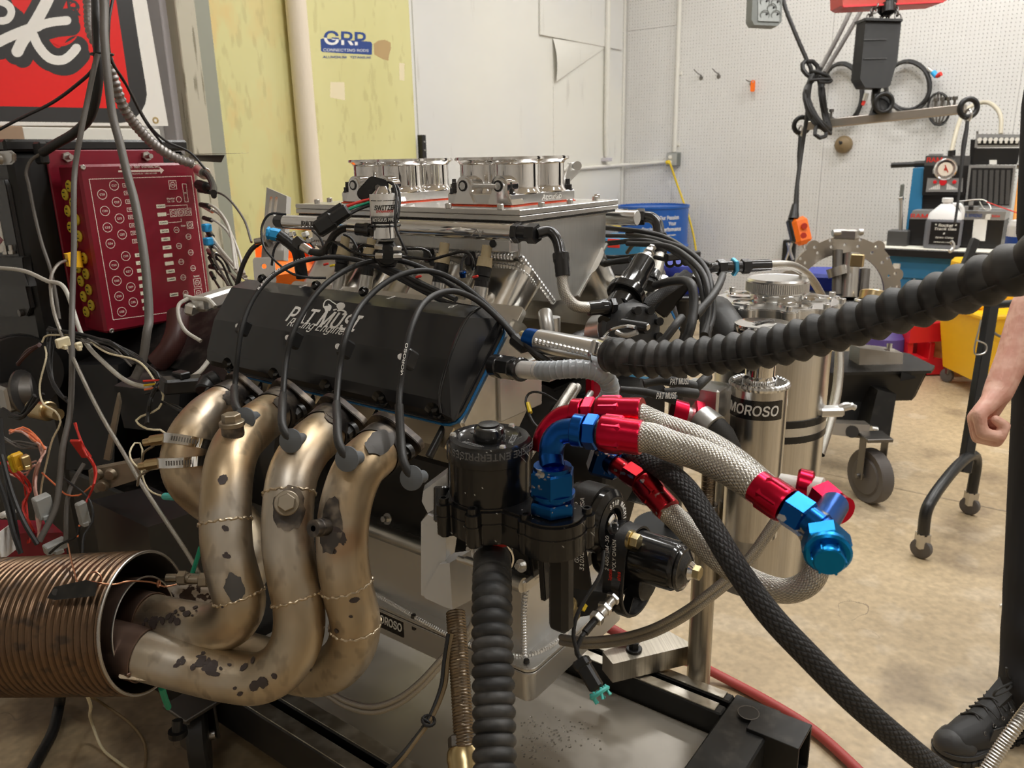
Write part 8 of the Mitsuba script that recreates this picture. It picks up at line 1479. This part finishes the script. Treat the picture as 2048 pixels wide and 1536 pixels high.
k = thing('sling', 'black strap sling hanging from the right end of the lifting bar', 'sling'); part(k, 'shackle', ring(Hc(1665, 790, 3.83), _r, .028, .006, 20, 6), 'zinc'); part(k, 'strap', tube([Hc(1660, 830, 3.83), Hc(1655, 880, 3.83), Hc(1635, 1000, 3.83), Hc(1620, 1150, 3.83), Hc(1600, 1350, 3.83), Hc(1575, 1530, 3.83)], [.008, .012, .009, .006, .006, .006], 8), 'black_matte'); part(k, 'end_hook', tube([I(1380, 1290, 3.83), I(1400, 1320, 3.83), I(1390, 1370, 3.83), I(1365, 1385, 3.83)], .009, 8), 'zinc')
k = thing('sling', 'black strap sling hanging from the left end of the lifting bar', 'sling'); part(k, 'shackle', ring(Hc(515, 900, 4.36), _r, .028, .006, 20, 6), 'zinc'); part(k, 'strap', tube([Hc(515, 930, 4.36), Hc(512, 1000, 4.36), Hc(505, 1150, 4.36), Hc(500, 1300, 4.36), Hc(498, 1450, 4.36)], [.010, .013, .007, .006, .006], 8), 'black_matte')
k = thing('pendant_control', 'orange and black hoist pendant control hanging on its cable', 'control'); part(k, 'cable', tube([Hc(400, -200, 4.2), Hc(400, 0, 4.2), Hc(470, 200, 4.2), Hc(560, 410, 4.2), Hc(590, 480, 4.2), Hc(575, 640, 4.25), Hc(560, 800, 4.25), Hc(530, 1000, 4.28), Hc(490, 1300, 4.28), Hc(480, 1440, 4.28)], .011, 10), 'rubber')
part(k, 'neck', cy(Hc(480, 1400, 4.28), Hc(470, 1500, 4.28), .016, .03, 16), 'black_satin'); o = at(1602, 462, d=4.28); f_ = frame(at(1594, 425, d=4.28) - at(1608, 485, d=4.28), _q); part(k, 'body', bx(o, (.085, .07, .15), .02, f_), 'orange_plastic'); part(k, 'grip', bx(o + _r * -.042 + _q * .02, (.03, .06, .13), .01, f_), 'black_satin'); part(k, 'button', cat([cy(o - _q * .036 + _z * z_, o - _q * .046 + _z * z_, .016, n=14) for z_ in (.03, -.02)]), 'red_hoist'); part(k, 'tail_hook', cy(at(1608, 485, d=4.28), at(1608, 497, d=4.28), .008), 'steel')
k = thing('cable_bundle', 'tied bundle of black hoist cables wrapped round the left end of the lifting bar', 'cable bundle'); g_ = random.Random(9)
for i in range(7):
    j = lambda a_: g_.uniform(-a_, a_)
    part(k, 'cable', tube([Hc(650 + j(6), 470, 4.2), Hc(600 + j(16), 530, 4.18 + j(.03)), Hc(555 + j(14), 650 + j(20), 4.18 + j(.04)), Hc(580 + j(22), 760 + j(20), 4.18 + j(.04)), Hc(650 + j(20), 850 + j(15), 4.18 + j(.04)), Hc(715 + j(12), 895 + j(20), 4.2), Hc(690 + j(15), 800 + j(15), 4.22), Hc(665 + j(12), 650 + j(20), 4.2 + j(.03)), Hc(650 + j(10), 540, 4.2)], .0115, 8, .03), 'wire_black')
part(k, 'cable', tube([Hc(560, 410, 4.2), Hc(530, 440, 4.2), Hc(540, 490, 4.19), Hc(620, 540, 4.19), Hc(640, 470, 4.19), Hc(600, 420, 4.19), Hc(560, 420, 4.19)], .012, 8, .03), 'wire_black'); part(k, 'cable', tube([Hc(640, 850, 4.17), Hc(610, 910, 4.16), Hc(650, 945, 4.16), Hc(700, 920, 4.17), Hc(680, 860, 4.18)], .011, 8, .03), 'wire_black'); part(k, 'tie', ring(Hc(650, 515, 4.19), nz(_z + _r * .4), .05, .01, 20, 8), 'black_matte'); part(k, 'side_loop', tube([Hc(580, 552, 4.15), Hc(640, 545, 4.13), Hc(730, 548, 4.13), Hc(720, 562, 4.13), Hc(640, 560, 4.13)], .008, 8), 'black_matte')
for x0, x1 in ((900, 640), (975, 680)): part(k, 'supply_cable', tube([Hc(x0 + 160, -260, 4.4), Hc(x0, 0, 4.35), Hc((x0 + x1) / 2 + 10, 240, 4.28), Hc(x1, 500, 4.2)], .012, 10, .05), 'grey_wire')
# ---------------------------------------------------------------- work bench and its equipment
BYF = 5.45; bL = at(1744, 494, Y=BYF); bz = bL[2]; k = thing('work_bench', 'blue steel work bench with a white top along the pegboard', 'work bench')
part(k, 'top', b2((bL[0], BYF, bz - .004), (bL[0] + 2.3, 6.25, bz + .002), .002), 'bench_white'); part(k, 'edge', b2((bL[0], BYF - .004, bz - .05), (bL[0] + 2.3, 6.25, bz - .004), .004), 'black_satin'); part(k, 'apron', b2((bL[0] + .10, BYF + .05, bz - .19), (bL[0] + 2.2, BYF + .08, bz - .05), .003), 'blue_paint'); part(k, 'apron', b2((bL[0] + .10, BYF + .05, bz - .19), (bL[0] + .14, 6.2, bz - .05), .003), 'blue_paint')
for x in (.16, .42, 2.0): part(k, 'leg', b2((bL[0] + x, BYF + .06, 0), (bL[0] + x + .08, BYF + .13, bz - .05), .004), 'blue_paint'); part(k, 'leg', b2((bL[0] + x, 6.1, 0), (bL[0] + x + .08, 6.17, bz - .05), .004), 'blue_paint')
for x in (.13, .60): part(k, 'strut', b2((bL[0] + x, BYF + .02, bz - .55), (bL[0] + x + .04, BYF + .05, bz - .10), .003), 'bench_white')
YE = 5.75
def ib(x, y, Yp=YE): return I(x, y, Y=Yp)
def slab(pts, Yp, th, m, k, nm, label=None, bev=.004): return part(k, nm, prism([(p_[0], p_[2]) for p_ in (ib(*c, Yp) for c in pts)], (0, Yp, 0), (1, 0, 0), (0, 0, 1), -th, bev), m, label)
k = thing('spring_tester', 'black and blue valve spring tester with a round dial gauge on the bench', 'tester')
slab([(1035, 622), (1130, 622), (1110, 1000), (985, 1300), (955, 1300), (1000, 900)], YE + .02, .30, 'blue_paint', k, 'frame', 'slanted blue frame'); slab([(1090, 640), (1560, 640), (1560, 1330), (1060, 1330)], YE + .04, .3, 'black_satin', k, 'housing')
slab([(1150, 510), (1560, 510), (1555, 600), (1135, 600)], YE - .01, .04, 'grey_dark', k, 'top_panel'); slab([(1135, 600), (1555, 600), (1500, 870), (1115, 870)], YE - .01, .04, 'black_satin', k, 'front_panel'); slab([(1165, 715), (1490, 715), (1485, 840), (1150, 840)], YE - .018, .008, 'grey_metal', k, 'control_plate', None, .001)
o = ib(1335, 632, YE - .01); part(k, 'gauge_rim', lathe([(0, 0), (.062, 0), (.066, .006), (.066, .022), (.060, .026), (.056, .022), (0, .020)], o, (0, -1, 0), 40), 'alu_polished', 'round dial gauge'); part(k, 'gauge_face', cy(o - a3(0, .0205, 0), o - a3(0, .0215, 0), .055, n=36), 'dial_cream')
part(k, 'gauge_needle', cat([bx(o - a3(-.006, .023, -.003), (.006, .001, .05), 0, frame((.5, 0, -1), (0, 1, 0))), cy(o - a3(0, .022, 0), o - a3(0, .025, 0), .008)]), 'red_hoist')
for i in range(12): a_ = i * math.pi / 6; part(k, 'gauge_tick', bx(o + a3(.046 * math.cos(a_), -.022, .046 * math.sin(a_)), (.010, .0008, .002), 0, np.stack([a3(math.cos(a_), 0, math.sin(a_)), a3(0, 1, 0), a3(-math.sin(a_), 0, math.cos(a_))], 1)), 'black_satin')
for x, r_ in ((1235, .011), (1308, .022), (1412, .012)): o = ib(x, 750, YE - .018); part(k, 'knob', lathe([(0, 0), (r_, 0), (r_ * .9, .012), (0, .014)], o, (0, -1, 0), 20), 'red_plastic')
for x0, s in ((1185, 1), (1430, -1)):
    for i in range(6): a_ = ib(x0 + 17 * i * s, 818, YE - .018); part(k, 'scale_bar', b2(a_ - a3(.004, .001, 0), a_ + a3(.004, 0, .006 + .006 * i), 0), 'white_print')
part(k, 'print', lettering('RAM', ib(1230, 547, YE - .0105), (1, 0, 0), (0, 0, 1), .088, .030), 'wire_red'); part(k, 'print', lettering('0  1', ib(1230, 650, YE - .0105), (1, 0, 0), (0, 0, 1), .02, .03, False), 'white_print')
part(k, 'handle_bar', cat([cy(ib(835, 598, YE + .05), ib(1150, 585, YE + .05), .017, n=18), cy(ib(1050, 588, YE + .05), ib(1150, 584, YE + .05), .021, n=18)]), 'black_satin'); part(k, 'top_cap', slab([(1175, 492), (1300, 492), (1300, 512), (1175, 512)], YE, .05, 'grey_metal', k, 'top_block') and cy(ib(1388, 460), ib(1385, 510), .022, n=16), 'black_satin')
part(k, 'air_tube', tube([ib(1385, 480, YE + .05), ib(1400, 400, YE + .1), ib(1450, 220, YE + .2), ib(1500, 110, YE + .3), ib(1590, 45, YE + .35), ib(1690, 20, YE + .35), ib(1780, 60, YE + .3), ib(1835, 150, YE + .25), ib(1835, 310, YE + .2)], .013, 12, .03), 'tan_tube')
k = thing('tester_case', 'black equipment case with a grey printed top strip on the bench', 'case'); YB = 5.62
slab([(1000, 1085), (1870, 1095), (1830, 1355), (975, 1320)], YB, .25, 'black_satin', k, 'case'); slab([(1030, 1010), (1885, 1020), (1870, 1100), (1005, 1088)], YB - .004, .25, 'grey_metal', k, 'top_strip', None, .002)
part(k, 'print', lettering('RAM', ib(1090, 1060, YB - .005), (1, 0, 0), (0, 0, 1), .10, .026), 'wire_red'); part(k, 'print', lettering('VALVE SPRING', ib(1545, 1055, YB - .005), (1, 0, 0), (0, 0, 1), .14, .02), 'decal_blue'); part(k, 'print', lettering('RAM', ib(1790, 1062, YB - .005), (1, 0, 0), (0, 0, 1), .04, .014), 'wire_red')
slab([(1590, 1090), (1715, 1090), (1690, 1290), (1570, 1285)], YB - .008, .003, 'white_print', k, 'paper_label', 'white paper label', 0); slab([(1700, 1045), (1750, 1040), (1735, 1095), (1690, 1095)], YB - .012, .003, 'white_print', k, 'paper_label', None, 0)
k = thing('louvre_rack', 'silver framed black louvred panel under a black connector box on the bench', 'rack'); YR = 5.70
slab([(1545, 595), (1970, 600), (1925, 990), (1505, 985)], YR, .05, 'grey_metal', k, 'frame'); slab([(1565, 620), (1950, 622), (1912, 965), (1525, 962)], YR - .002, .004, 'black_satin', k, 'back', None, 0)
for i in range(7):
    x = 1580 + 52 * i; slab([(x, 640), (x + 34, 640), (x + 20, 955), (x - 16, 955)], YR - .004, .012, 'grey_dark', k, 'louvre', None, .002)
slab([(1610, 310), (2030, 315), (2018, 430), (1595, 435)], YR + .02, .12, 'grey_metal', k, 'connector_box'); slab([(1630, 345), (2010, 345), (2000, 410), (1622, 412)], YR + .018, .004, 'black_satin', k, 'connector_slot', None, 0)
for i in range(8): o = ib(1645 + 49 * i, 362, YR + .012); part(k, 'white_knob', cat([cy(o, o - a3(0, .012, 0), .012, n=12), bx(o - a3(0, .006, .014), (.014, .008, .016), .002)]), 'white_plastic')
slab([(1600, 440), (2015, 440), (1985, 590), (1575, 592)], YR + .03, .10, 'black_gloss', k, 'black_box'); slab([(1732, 548), (1800, 548), (1798, 588), (1730, 588)], YR + .028, .004, 'white_print', k, 'tag', None, 0); slab([(1560, 360), (1605, 360), (1580, 600), (1545, 600)], YR + .05, .1, 'black_satin', k, 'side_panel'); part(k, 'rod', cat([cy(ib(1622, 285), ib(1622, 330), .006), cy(ib(2026, 290), ib(2024, 330), .006), cy(ib(1985, 600, YR), ib(2120, 590, YR), .02)]), 'steel_dark')
k = thing('clip_rack', 'small wire rack of black clips on the equipment case', 'rack')
for i in range(4):
    for j in range(2): part(k, 'clip', bx(ib(1475 + 45 * i, 945 + 42 * j, YB - .02), (.030, .02, .026), .003), 'black_satin' if (i + j) % 2 else 'grey_metal')
part(k, 'wire_frame', tube([ib(1450, 925, YB - .03), ib(1690, 918, YB - .03), ib(1745, 998, YB - .05), ib(1690, 1002, YB - .05), ib(1640, 930, YB - .03)], .004, 8), 'zinc')
YJ = 5.50; k = thing('jug', 'white plastic jug with a dark oil label on the bench', 'jug'); o = ib(1280, 1340, YJ); o[2] = bz; o[1] = YJ + .06
part(k, 'body', hull(np.vstack([[o + a3(x * sx, y * sy, z) for x in (-1, -.75, .75, 1) for y in (-1, -.7, .7, 1) if abs(x) + abs(y) < 1.95] for sx, sy, z in ((.092, .07, .004), (.098, .075, .02), (.098, .075, .165), (.09, .07, .18))])), 'jug_grey', smooth=50); part(k, 'shoulder', hull(np.vstack([[o + a3(x * sx + dx, y * sy, z) for x in (-1, -.7, .7, 1) for y in (-1, -.7, .7, 1) if abs(x) + abs(y) < 1.95] for sx, sy, z, dx in ((.092, .07, .178, 0), (.085, .06, .215, 0), (.03, .028, .27, 0))])), 'jug_white', smooth=50)
part(k, 'neck', cat([cy(o + a3(0, 0, .262), o + a3(0, 0, .285), .024), cy(o + a3(0, 0, .278), o + a3(0, 0, .305), .031, n=24, bev=.003)]), 'jug_white'); part(k, 'handle', tube([o + a3(.03, 0, .265), o + a3(.07, 0, .262), o + a3(.088, 0, .23), o + a3(.088, 0, .18)], .013, 12), 'jug_white')
part(k, 'label', b2(o + a3(-.062, -.078, .03), o + a3(.095, -.0755, .165), 0), 'black_satin')
for s, x, z, w_, h_ in (('* Rocket *', .02, .146, .12, .018), ('Track Gas', .02, .125, .12, .016), ('Spec Corp', .02, .072, .10, .013), ('RACING OIL 1 GALLON', .02, .045, .11, .007)): part(k, 'label_lettering', lettering(s, o + a3(x, -.0785, z), (1, 0, 0), (0, 0, 1), w_, h_, True, .2), 'white_print')
part(k, 'label_bar', bx(o + a3(.02, -.0785, .10), (.12, .0008, .009), 0, frame(_z, a3(1, 0, .12))), 'white_print')
k = thing('gauge_stand', 'grey magnetic base with an upright rod at the left end of the bench', 'gauge stand'); o = ib(878, 1340, 5.55); o[2] = bz; o[1] = 5.6
part(k, 'base', bx(o + a3(0, 0, .05), (.12, .10, .10), .006), 'grey_dark'); part(k, 'rod', cy(o + a3(.005, 0, .1), ib(925, 905, 5.6), .012, n=14), 'zinc'); part(k, 'clamp', cy(ib(905, 905, 5.6), ib(945, 895, 5.6), .014, n=14), 'steel'); part(k, 'grip', bx((ib(925, 895, 5.6) + ib(938, 770, 5.6)) / 2, (.022, .022, np.linalg.norm(ib(925, 895, 5.6) - ib(938, 770, 5.6))), .004, frame(ib(938, 770, 5.6) - ib(925, 895, 5.6))), 'grey_box')
k = thing('spray_can', 'white and blue spray can with a red straw at the right end of the bench', 'spray can'); o = ib(1960, 1480, 4.6); r_ = .052
part(k, 'can', lathe([(0, 0), (r_, 0), (r_, .17), (r_ * .96, .18), (r_ * .8, .20), (r_ * .45, .205), (0, .205)], o, _z, 36), 'white_metal'); part(k, 'band', lathe([(r_ + .0005, .05), (r_ + .001, .05), (r_ + .001, .125), (r_ + .0005, .125)], o, _z, 36), 'decal_blue'); tw4 = nz(EYE * [1, 1, 0] - o * [1, 1, 0]); part(k, 'logo', wrap_poly(affinity.scale(circ(0, 0, .02, 16), 1.9, .9), o + tw4 * r_ + a3(0, 0, .055), np.cross(_z, tw4), _z, r_, .001, .0012), 'red_plastic'); part(k, 'logo_lettering', lettering('TOOL', o + tw4 * (r_ + .002) + a3(0, 0, .055), np.cross(_z, tw4), _z, .045, .014), 'cord_yellow')
part(k, 'nozzle', cat([cy(o + a3(0, 0, .205), o + a3(0, 0, .225), .011), bx(o + a3(0, 0, .232), (.02, .02, .018), .003)]), 'white_plastic'); part(k, 'straw', cy(o + a3(-.01, 0, .232), o + a3(-.155, 0, .285), .0028, n=8), 'wire_red')
solo('broom_handle', 'orange wooden broom handle leaning at the right edge', 'broom handle', cy(I(2060, 420, 4.6), I(1960, 1200, 4.55), .016, n=20), 'wood_orange')
# ================================================================ the person at the right edge, mostly out of the picture
per = thing('person', 'person in black trousers and black shirt standing at the right edge, fist hanging down', 'person')
f = nz(-_r * .55 - _q * .83); lf = np.cross(_z, f); ff = nz(-_r * .94 - _q * .34)   # body turned half towards the camera, right foot turned out to the left
def setz(p, z): return a3(p[0], p[1], z)
ank = setz(P3(2066, 1390, 1.80), .085); knee = setz(P3(2094, 1060, 1.80), .49); hip = setz(P3(2128, 730, 1.80), .90)
rt = lf * .21; ank2 = ank + rt - f * .06; knee2 = knee + rt - f * .02; hip2 = hip + rt * .9
pel = (hip + hip2) / 2 + a3(0, 0, .06) - f * .02; che = pel + a3(0, 0, .36) - f * .03; shL, shR = che - lf * .185 + a3(0, 0, .11), che + lf * .185 + a3(0, 0, .11)
nk = che + a3(0, 0, .17) + f * .01; hd = nk + a3(0, 0, .165) + f * .035
elb, wri = P3(2092, 560, 1.79), P3(1997, 782, 1.75); elbR, wriR = shR + a3(0, 0, -.30) + lf * .03, shR + a3(0, 0, -.55) + f * .06 + lf * .02
B_ = {'pel': (pel, .115), 'belly': (pel + a3(0, 0, .16) + f * .02, .125), 'cheL': (che - lf * .07, .115), 'cheR': (che + lf * .07, .115), 'shL': (shL, .058), 'shR': (shR, .058), 'elb': (elb, .042), 'elbR': (elbR, .042), 'foa': (elb + (wri - elb) * .28, .047), 'wri': (wri, .0305), 'wrw': (wri + (elb - wri) * .3, .034), 'wriR': (wriR, .03), 'nk': (nk, .056), 'jaw': (hd + f * .035 - a3(0, 0, .07), .048), 'hd': (hd + a3(0, 0, .03), .092), 'hdb': (hd - f * .035 + a3(0, 0, .02), .085), 'hip': (hip, .09), 'hip2': (hip2, .09), 'knee': (knee, .058), 'knee2': (knee2, .058), 'ank': (ank, .04), 'ank2': (ank2, .04), 'nose': (hd + f * .105 - a3(0, 0, .015), .013), 'brow': (hd + f * .088 + a3(0, 0, .02), .012), 'earL': (hd + lf * .085 - a3(0, 0, .01), .018), 'earR': (hd - lf * .085 - a3(0, 0, .01), .018), 'handR': (wriR - a3(0, 0, .08), .035)}
L_ = [('pel', 'belly'), ('belly', 'cheL', 'cheR'), ('cheL', 'shL'), ('cheR', 'shR'), ('cheL', 'cheR', 'nk'), ('shL', 'elb'), ('elb', 'foa'), ('foa', 'wrw'), ('wrw', 'wri'), ('shR', 'elbR'), ('elbR', 'wriR'), ('nk', 'hd'), ('hd', 'hdb'), ('hd', 'jaw'), ('pel', 'hip'), ('pel', 'hip2'), ('hip', 'knee'), ('knee', 'ank'), ('hip2', 'knee2'), ('knee2', 'ank2'), ('nose', 'brow'), ('earL', 'hd'), ('earR', 'hd'), ('wriR', 'handR')]
# the left fist: little finger towards the camera, knuckles forward, fingers curled back
hv = lambda x, y, d: P3(x, y, d)
for i, (d, r_, dx, dy) in enumerate(((1.712, .0125, 2, -6), (1.732, .0135, -3, 0), (1.754, .0145, -6, 2), (1.775, .0145, -4, 0))):
    n = f'f{i}'; B_ |= {n + 'a': (hv(1956 + dx, 834 + dy, d), r_ + .002), n + 'b': (hv(1962 + dx, 872 + dy, d), r_), n + 'c': (hv(1998 + dx, 880 + dy, d), r_ * .96), n + 'd': (hv(2008 + dx, 858 + dy, d), r_ * .9), n + 'e': (hv(1990 + dx, 846 + dy, d), r_ * .85), n + 'm': (hv(1984, 800, d * .4 + 1.75 * .6), .021)}
    L_ += [(n + 'm', n + 'a'), (n + 'a', n + 'b'), (n + 'b', n + 'c'), (n + 'c', n + 'd'), (n + 'd', n + 'e'), ('wri', n + 'm')]
L_ += [('f0m', 'f1m', 'f0a'), ('f1m', 'f0a', 'f1a'), ('f1m', 'f1a', 'f2a'), ('f2m', 'f2a', 'f3a'), ('f3m', 'f3a', 'f2a'), ('f0m', 'f3m', 'wri')]
B_ |= {'t0': (hv(1998, 800, 1.775), .018), 't1': (hv(1978, 838, 1.80), .014), 't2': (hv(1984, 866, 1.80), .012)}; L_ += [('wri', 't0'), ('t0', 't1'), ('t1', 't2')]
keys = list(B_); ix = {n: i for i, n in enumerate(keys)}
def skin(names, links, grow=0.0, refine=.02, it=6): return blob([(B_[n][0], B_[n][1] + grow) for n in keys], [tuple(ix[n] for n in l) for l in links], refine, it)
body = skin(keys, L_, 0, .010, 5); part(per, 'body', body, 'skin', None, True)
tr_ = [('pel', 'hip', 'hip2'), ('hip', 'knee'), ('knee', 'ank'), ('hip2', 'knee2'), ('knee2', 'ank2'), ('pel', 'belly')]
B_ |= {'hipw': (hip, .105), 'hipw2': (hip2, .105), 'kn': (knee, .082), 'kn2': (knee2, .082), 'cuf': (ank + a3(0, 0, .02) - f * .0, .068), 'cuf2': (ank2 + a3(0, 0, .02), .068), 'pelw': (pel, .125), 'belw': (pel + a3(0, 0, .10), .13)}
keys = list(B_); ix = {n: i for i, n in enumerate(keys)}
m = skin(keys, [('pelw', 'hipw', 'hipw2'), ('pelw', 'belw'), ('hipw', 'kn'), ('kn', 'cuf'), ('hipw2', 'kn2'), ('kn2', 'cuf2')], 0, .02, 6); v = m.vertices
v += (_q * .3 - f * .9) * (.006 * np.sin(v[:, 2:3] * 55 + 3 * (v @ lf)[:, None] * 8) * np.clip((.5 - v[:, 2:3]) * 3, 0, 1)); part(per, 'trousers', TM(v, m.faces), 'cloth_black', None, True)
B_ |= {'slv': (shL + (elb - shL) * .72, .066), 'slvR': (shR + (elbR - shR) * .72, .066), 'shw': (shL, .072), 'shwR': (shR, .072), 'cw': (che - lf * .075, .128), 'cwR': (che + lf * .075, .128), 'bw': (pel + a3(0, 0, .14) + f * .015, .142), 'pw': (pel + a3(0, 0, .01), .136), 'nw': (nk - a3(0, 0, .02), .068)}
keys = list(B_); ix = {n: i for i, n in enumerate(keys)}
part(per, 'shirt', skin(keys, [('shw', 'slv'), ('shwR', 'slvR'), ('cw', 'cwR', 'bw'), ('bw', 'pw'), ('cw', 'shw'), ('cwR', 'shwR'), ('cw', 'cwR', 'nw')], 0, .025, 5), 'cloth_black', None, True)
hb = blob([(hd + a3(0, 0, .045) - f * .012, .096), (hd - f * .05 + a3(0, 0, .02), .088), (hd - f * .045 - a3(0, 0, .05), .062)], [(0, 1), (1, 2)], .015, 4); part(per, 'hair', hb, 'hair', None, True)
for s in (-1, 1): part(per, 'eye', trimesh.creation.icosphere(2, .0115).apply_translation(hd + f * .083 + lf * .03 * s + a3(0, 0, .004)), 'white_plastic'); part(per, 'iris', cy(hd + f * .0935 + lf * .03 * s + a3(0, 0, .004), hd + f * .0955 + lf * .03 * s + a3(0, 0, .004), .005, n=14), 'black_satin')
part(per, 'mouth', tube([hd + f * .080 + lf * .022 - a3(0, 0, .062), hd + f * .090 - a3(0, 0, .06), hd + f * .080 - lf * .022 - a3(0, 0, .062)], .004, 8), 'red_worn')
# shoes
def shoe(heel_c, label, f):
    lf = np.cross(_z, f)
    s = part(per, 'shoe', TM([[0, 0, 0], [0, 0, 1e-4], [0, 1e-4, 0]], [[0, 1, 2]]), 'shoe_black', label)
    Rf = np.stack([f, lf, _z], 1); w = lambda x, y, z: heel_c + Rf @ a3(x, y, z)
    ol = [(-.07, -.028), (-.075, .0), (-.07, .028), (0, .034), (.07, .036), (.13, .048), (.18, .044), (.208, .022), (.215, 0), (.205, -.026), (.175, -.042), (.12, -.044), (.05, -.032)]
    g = sg.Polygon(smooth_path(np.c_[np.array(ol + ol[:1]), np.zeros(len(ol) + 1)], .01)[:-1, :2]).buffer(.002)
    part(s, 'outsole', prism(g, heel_c + a3(0, 0, 0), f, lf, .014, .002), 'rubber', 'black rubber outsole')
    part(s, 'midsole', prism(g.buffer(-.001), heel_c + a3(0, 0, .014), f, lf, .016, .003), 'sole_grey')
    for i in range(14):
        for sd in (-1, 1):
            x = -.06 + i * .019; ys_ = [y for y in (np.array(g.intersection(sg.LineString([(x, -1), (x, 1)])).coords)[:, 1])]; part(s, 'tread_lug', bx(w(x, max(ys_) if sd > 0 else min(ys_), .007), (.010, .006, .014), .002, Rf), 'rubber')
    balls = [(w(-.04, 0, .055), .036), (w(.0, 0, .06), .040), (w(.06, 0, .055), .040), (w(.115, .006, .045), .041), (w(.165, .004, .038), .036), (w(.182, -.004, .034), .030), (w(-.045, 0, .10), .034), (w(.005, 0, .105), .040), (w(.115, -.01, .04), .036), (w(.05, 0, .085), .036)]
    up = blob(balls, [(0, 1), (1, 2), (2, 3, 8), (3, 4, 8), (4, 5), (0, 6), (6, 7), (7, 1), (7, 9), (9, 2), (9, 3), (0, 1, 6, 7)], .008, 10); v = up.vertices.copy(); v[:, 2] = np.maximum(v[:, 2], .024); scene[s] = mikit.ply(TM(v, up.faces), 'shoe_black', True)
    tc = blob([(w(.178, .004, .034), .0345), (w(.188, -.004, .032), .030), (w(.165, .02, .032), .026), (w(.165, -.016, .032), .026)], [(0, 1, 2, 3)], .008, 6); v = tc.vertices.copy(); v[:, 2] = np.maximum(v[:, 2], .024); part(s, 'toe_cap', TM(v, tc.faces), 'toe_grey', 'dark grey toe cap', True)
    part(s, 'tongue', hull([w(.075, y, z) for y in (-.02, .02) for z in (.10, .112)] + [w(.02, y, z) for y in (-.024, .024) for z in (.14, .155)]), 'shoe_black')
    for i in range(5):
        x0 = .125 - i * .024; z0 = .082 + i * .013; part(s, 'lace', tube([w(x0, -.030, z0 - .012), w(x0 - .006, 0, z0 + .010), w(x0 - .014, .030, z0 - .004)], .0028, 8), 'lace_black'); part(s, 'lace', tube([w(x0, .032, z0 - .012), w(x0 - .006, 0, z0 + .008), w(x0 - .014, -.028, z0 - .004)], .0028, 8), 'lace_black')
        part(s, 'eyelet', ring(w(x0 + .002, .036, z0 - .014), nz(lf + _z * .6), .004, .0012, 12, 5), 'steel_dark')
    a_ = w(.028, .01, .158); part(s, 'lace_bow', tube([a_, a_ + f * .03 + a3(0, 0, .008) + lf * .01, a_ + f * .068 + a3(0, 0, .004) + lf * .012, a_ + f * .072 - a3(0, 0, .010) + lf * .01, a_ + f * .03 - a3(0, 0, .004) + lf * .012, a_], .0026, 8), 'lace_black'); part(s, 'lace_bow', tube([a_, a_ + f * .022 + a3(0, 0, .02), a_ + f * .032 + a3(0, 0, .045)], .0024, 8), 'lace_black'); part(s, 'lace_tip', cy(a_ + lf * .012 - a3(0, 0, .012), a_ + lf * .018 - a3(0, 0, .02), .005), 'copper')
    for i, (xa, xb) in enumerate(((.09, .12), (.04, .08), (-.03, .02))): part(s, 'overlay', wrap_poly(sg.Polygon([(-.018, -.018), (.012, -.016), (.02, .018), (-.008, .02)]).buffer(.003), w((xa + xb) / 2, .044, .058), -f, _z, .2, .002, .0), 'toe_grey')
sc = P3(2066, 1400, 1.80); shoe(setz(sc, 0) + ff * .03 + _q * .03, 'black lace-up hiking shoe turned out to the left', ff); shoe(setz(sc, 0) + rt - f * .06, 'black lace-up hiking shoe beside the first', f)
